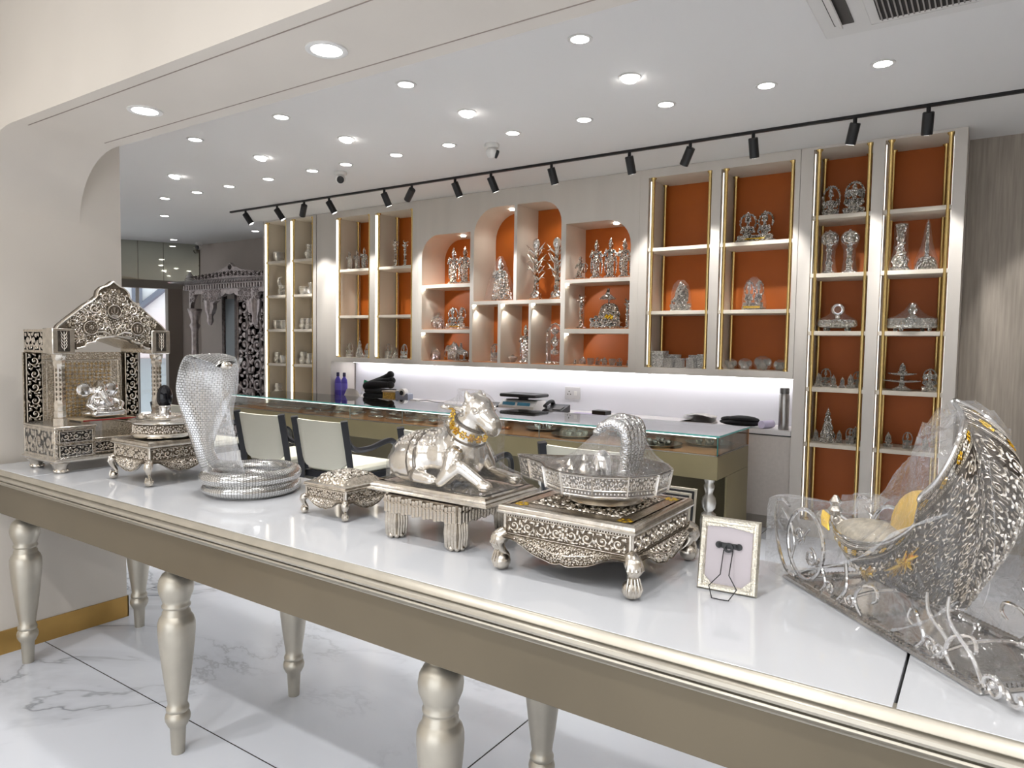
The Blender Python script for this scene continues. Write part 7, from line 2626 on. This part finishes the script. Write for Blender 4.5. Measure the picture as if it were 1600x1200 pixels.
# ================================================================== CARVED SHRINE BY THE FAR WALL
sr = thing('carved_shrine', 'large carved grey silver shrine with scalloped arches at the far wall', 'shrine', (-8.74, 5.86, 0))
SW = 1.14
M_sh = mat('shrine_silver', srgb(172, 162, 160), .36, .8, noise=(20, .25, 3), bump=('voronoi', 70, .5, .004))
M_shd = mat('shrine_dark', srgb(96, 88, 86), .45, .7, noise=(30, .4, 3), bump=('voronoi', 60, .5, .005))
MB().box(-SW, SW, 0, .5, 0, .62, 0, .01).build('plinth', M_sh, sr)
carved_panel(sr, 'plinth_panel', (-SW + .02, -.002, .05), (1, 0, 0), (0, 0, 1), (0, -1, 0), 2 * SW - .04, .5, .25, 91, thick=.015, border=.02, mats=[M_shd, M_sh])
mb = MB()
pc = [(.075, .62), (.08, .66), (.06, .70), (.07, .78), (.05, .84), (.048, 1.52), (.06, 1.56), (.075, 1.60), (.05, 1.64), (.06, 1.70), (.085, 1.78), (.10, 1.84)]
pil = MB().lathe(pc, seg=20, wob=lambda a, z: 1 + (.06 * cos(8 * a) if .85 < z < 1.5 else 0)).mesh('column', M_sh)
for x in (-.90, -.36 - .12, .48, .90):
    if abs(x) < .6:
        continue
    link('column', pil, sr, (x, .08, 0))


def arch_plate(x0, x1, z0, z1, nl, depth):
    """plate with a scalloped arch cut from its lower edge"""
    cx = (x0 + x1) / 2; hw = (x1 - x0) / 2
    low = []
    nseg = nl * 8
    for k in range(nseg + 1):
        t = k / nseg
        a = pi - pi * t
        r = 1 - .08 * abs(sin(nl * pi * t))
        low.append((cx + hw * .86 * cos(a) * r, z0 + (z1 - z0) * .80 * sin(a) ** .8 * r))
    return [(x0, z1), (x0, z0)] + low + [(x1, z0), (x1, z1)]


for (x0, x1, nl) in ((-.98, -.50, 3), (-.50, .50, 7), (.50, .98, 3)):
    out = arch_plate(x0, x1, 1.76 if nl == 7 else 1.84, 2.12, nl, .03)
    if nl == 7:
        out = [(a, b if b > 1.8 else b) for a, b in out]
    ap_ = MB().prism(list(reversed(out)) if False else out, (0, .10, 0), (1, 0, 0), (0, 0, 1), (0, -1, 0), .06).build('arch_panel', M_sh, sr)
    mb = MB()
    Pm = plane_map((0, .04, 0), (1, 0, 0), (0, 0, 1), (0, -1, 0))
    scrollwork(mb, Pm, x0 + .02, x0 + (x1 - x0) * .3, 1.93, 2.11, .085, .012, 7)
    scrollwork(mb, Pm, x1 - (x1 - x0) * .3, x1 - .02, 1.93, 2.11, .085, .012, 8)
    mb.build('arch_relief', M_sh, ap_)
for x in (-.52, .52):
    MB().lathe([(.02, 1.60), (.05, 1.66), (.04, 1.72), (.07, 1.80), (.08, 1.95)], (x, .08, 0), 14).build('pendant', M_sh, sr)
MB().box(-1.02, 1.02, .0, .44, 2.10, 2.18, 0, .004).build('entablature', M_sh, sr)
mb = MB()
for k in range(34):
    x = -1.0 + k * 2.0 / 33
    mb.box(x - .018, x + .018, -.03, .0, 2.105, 2.165, 0, .006)
mb.build('dentils', M_sh, sr)
mb = MB()
rect_sweep(mb, [(-.05, 2.175), (.03, 2.18), (.13, 2.20), (.16, 2.215), (.13, 2.225), (.0, 2.245), (-.05, 2.25)], -1.04, 1.04, .0, .42, 0)
mb.box(-1.0, 1.0, .04, .40, 2.18, 2.25)
mb.build('cornice', mat('shrine_bright', srgb(206, 202, 200), .25, .9), sr)
cre = [(-.86, 2.245), (-.86, 2.29), (-.6, 2.31), (-.4, 2.34), (-.25, 2.36), (-.14, 2.40), (-.08, 2.40), (0, 2.46), (.08, 2.40), (.14, 2.40), (.25, 2.36), (.4, 2.34), (.6, 2.31), (.86, 2.29), (.86, 2.245)]
c_ = MB().prism(cre, (0, .10, 0), (1, 0, 0), (0, 0, 1), (0, -1, 0), .05).build('crest', M_sh, sr)
mb = MB()
Pm = plane_map((0, .05, 0), (1, 0, 0), (0, 0, 1), (0, -1, 0))
for k in range(20):
    x = -.82 + k * 1.64 / 19
    spiral(mb, Pm, x, 2.282 + .035 * (1 - abs(x) / .82), .026, pi, 1 if k % 2 else -1, .006, .012, 1.2)
flower(mb, Pm, 0, 2.40, .04, .02, 7)
mb.build('crest_relief', M_shd, c_)
for x in (-.98, .98):
    MB().lathe([(.07, 2.245), (.075, 2.26), (.05, 2.29), (.06, 2.31), (.03, 2.34), (.008, 2.38)], (x, .06, 0), 16).build('finial', MATS['shrine_bright'], sr)
# back screens
for (x0, x1, nm) in ((-.46, -.40, 0), (-.16, -.10, 1), (.10, .16, 1), (.40, .46, 0)):
    MB().box(x0, x1, .22, .28, .62, 2.10, 0, .008).build('screen_bar', M_shd, sr)
MB().box(-.40, -.16, .245, .255, .62, 1.98).build('glass_panel', mat('smoke_glass', srgb(150, 158, 162), .15), sr)
carved_panel(sr, 'scroll_screen', (-.10, .24, .62), (1, 0, 0), (0, 0, 1), (0, -1, 0), .92, 1.42, .30, 51, thick=.03, border=.02, mats=[M_shd, M_sh])
# bells and pots on the shrine plinth
for k, (x, h, lab) in enumerate(((-9.16, .20, 'grey silver bell on the shrine plinth, left of the pair'), (-8.38, .22, 'grey silver bell with tall handle on the shrine plinth by the carved screen'))):
    t = thing('temple_bell', lab, 'bell', (x, 5.97, .6215), 0, 'bells on the shrine plinth')
    t.scale = (h, h, h)
    MB().lathe([(.42, 0), (.44, .04), (.34, .12), (.26, .4), (.2, .5), (.06, .54)], seg=20).build('bell_body', M_sh, t)
    MB().lathe([(.05, .54), (.08, .6), (.05, .66), (.06, .85), (.09, .9), (.02, 1.0)], seg=12).build('handle', M_sh, t)
# wide silver stool in front of the door, and a peach vase seen through the left temple
sv = thing('peacock_vase', 'peach and silver peacock-shaped vase on a stool seen behind the left temple', 'vase', (-6.62, 4.22, 0), 0)
MB().lathe([(.14, 0), (.15, .02), (.08, .08), (.06, .5), (.12, .60), (.13, .62)], seg=20).build('stool', M_silver_old, sv)
mm = MB(); mm.lathe([(.07, .62), (.10, .68), (.11, .78), (.07, .9), (.06, 1.0)], (0, 0, 0), 16)
limb(mm, [(0, 0, .92), (-.05, 0, 1.05), (-.03, 0, 1.14)], [.06, .045, .035], 10); limb(mm, [(-.03, 0, 1.14), (-.10, 0, 1.12)], [.03, .012], 8); limb(mm, [(0, 0, .85), (.12, .0, .98), (.14, 0, 1.1)], [.06, .04, .015], 8)
link('peacock', blob(mm, .008, 3, .5, 'peacock_vase', mat('peach_enamel', srgb(214, 176, 150), .4, .2, noise=(20, .2, 2))), sv)

# repoussé work too fine to pick apart stays joined
for o in bpy.data.objects:
    if o.type == 'MESH' and o.parent is not None and o.name.split('.')[0] in ('scroll_relief', 'silver_relief', 'gilt_flowers', 'back_flowers', 'band_relief', 'wall_relief', 'crest_relief', 'arch_relief', 'base_ornament', 'top_ornament', 'pillar_relief', 'bead_garland', 'saddle_beads', 'bead_ring', 'dentils'):
        o['kind'] = 'stuff'
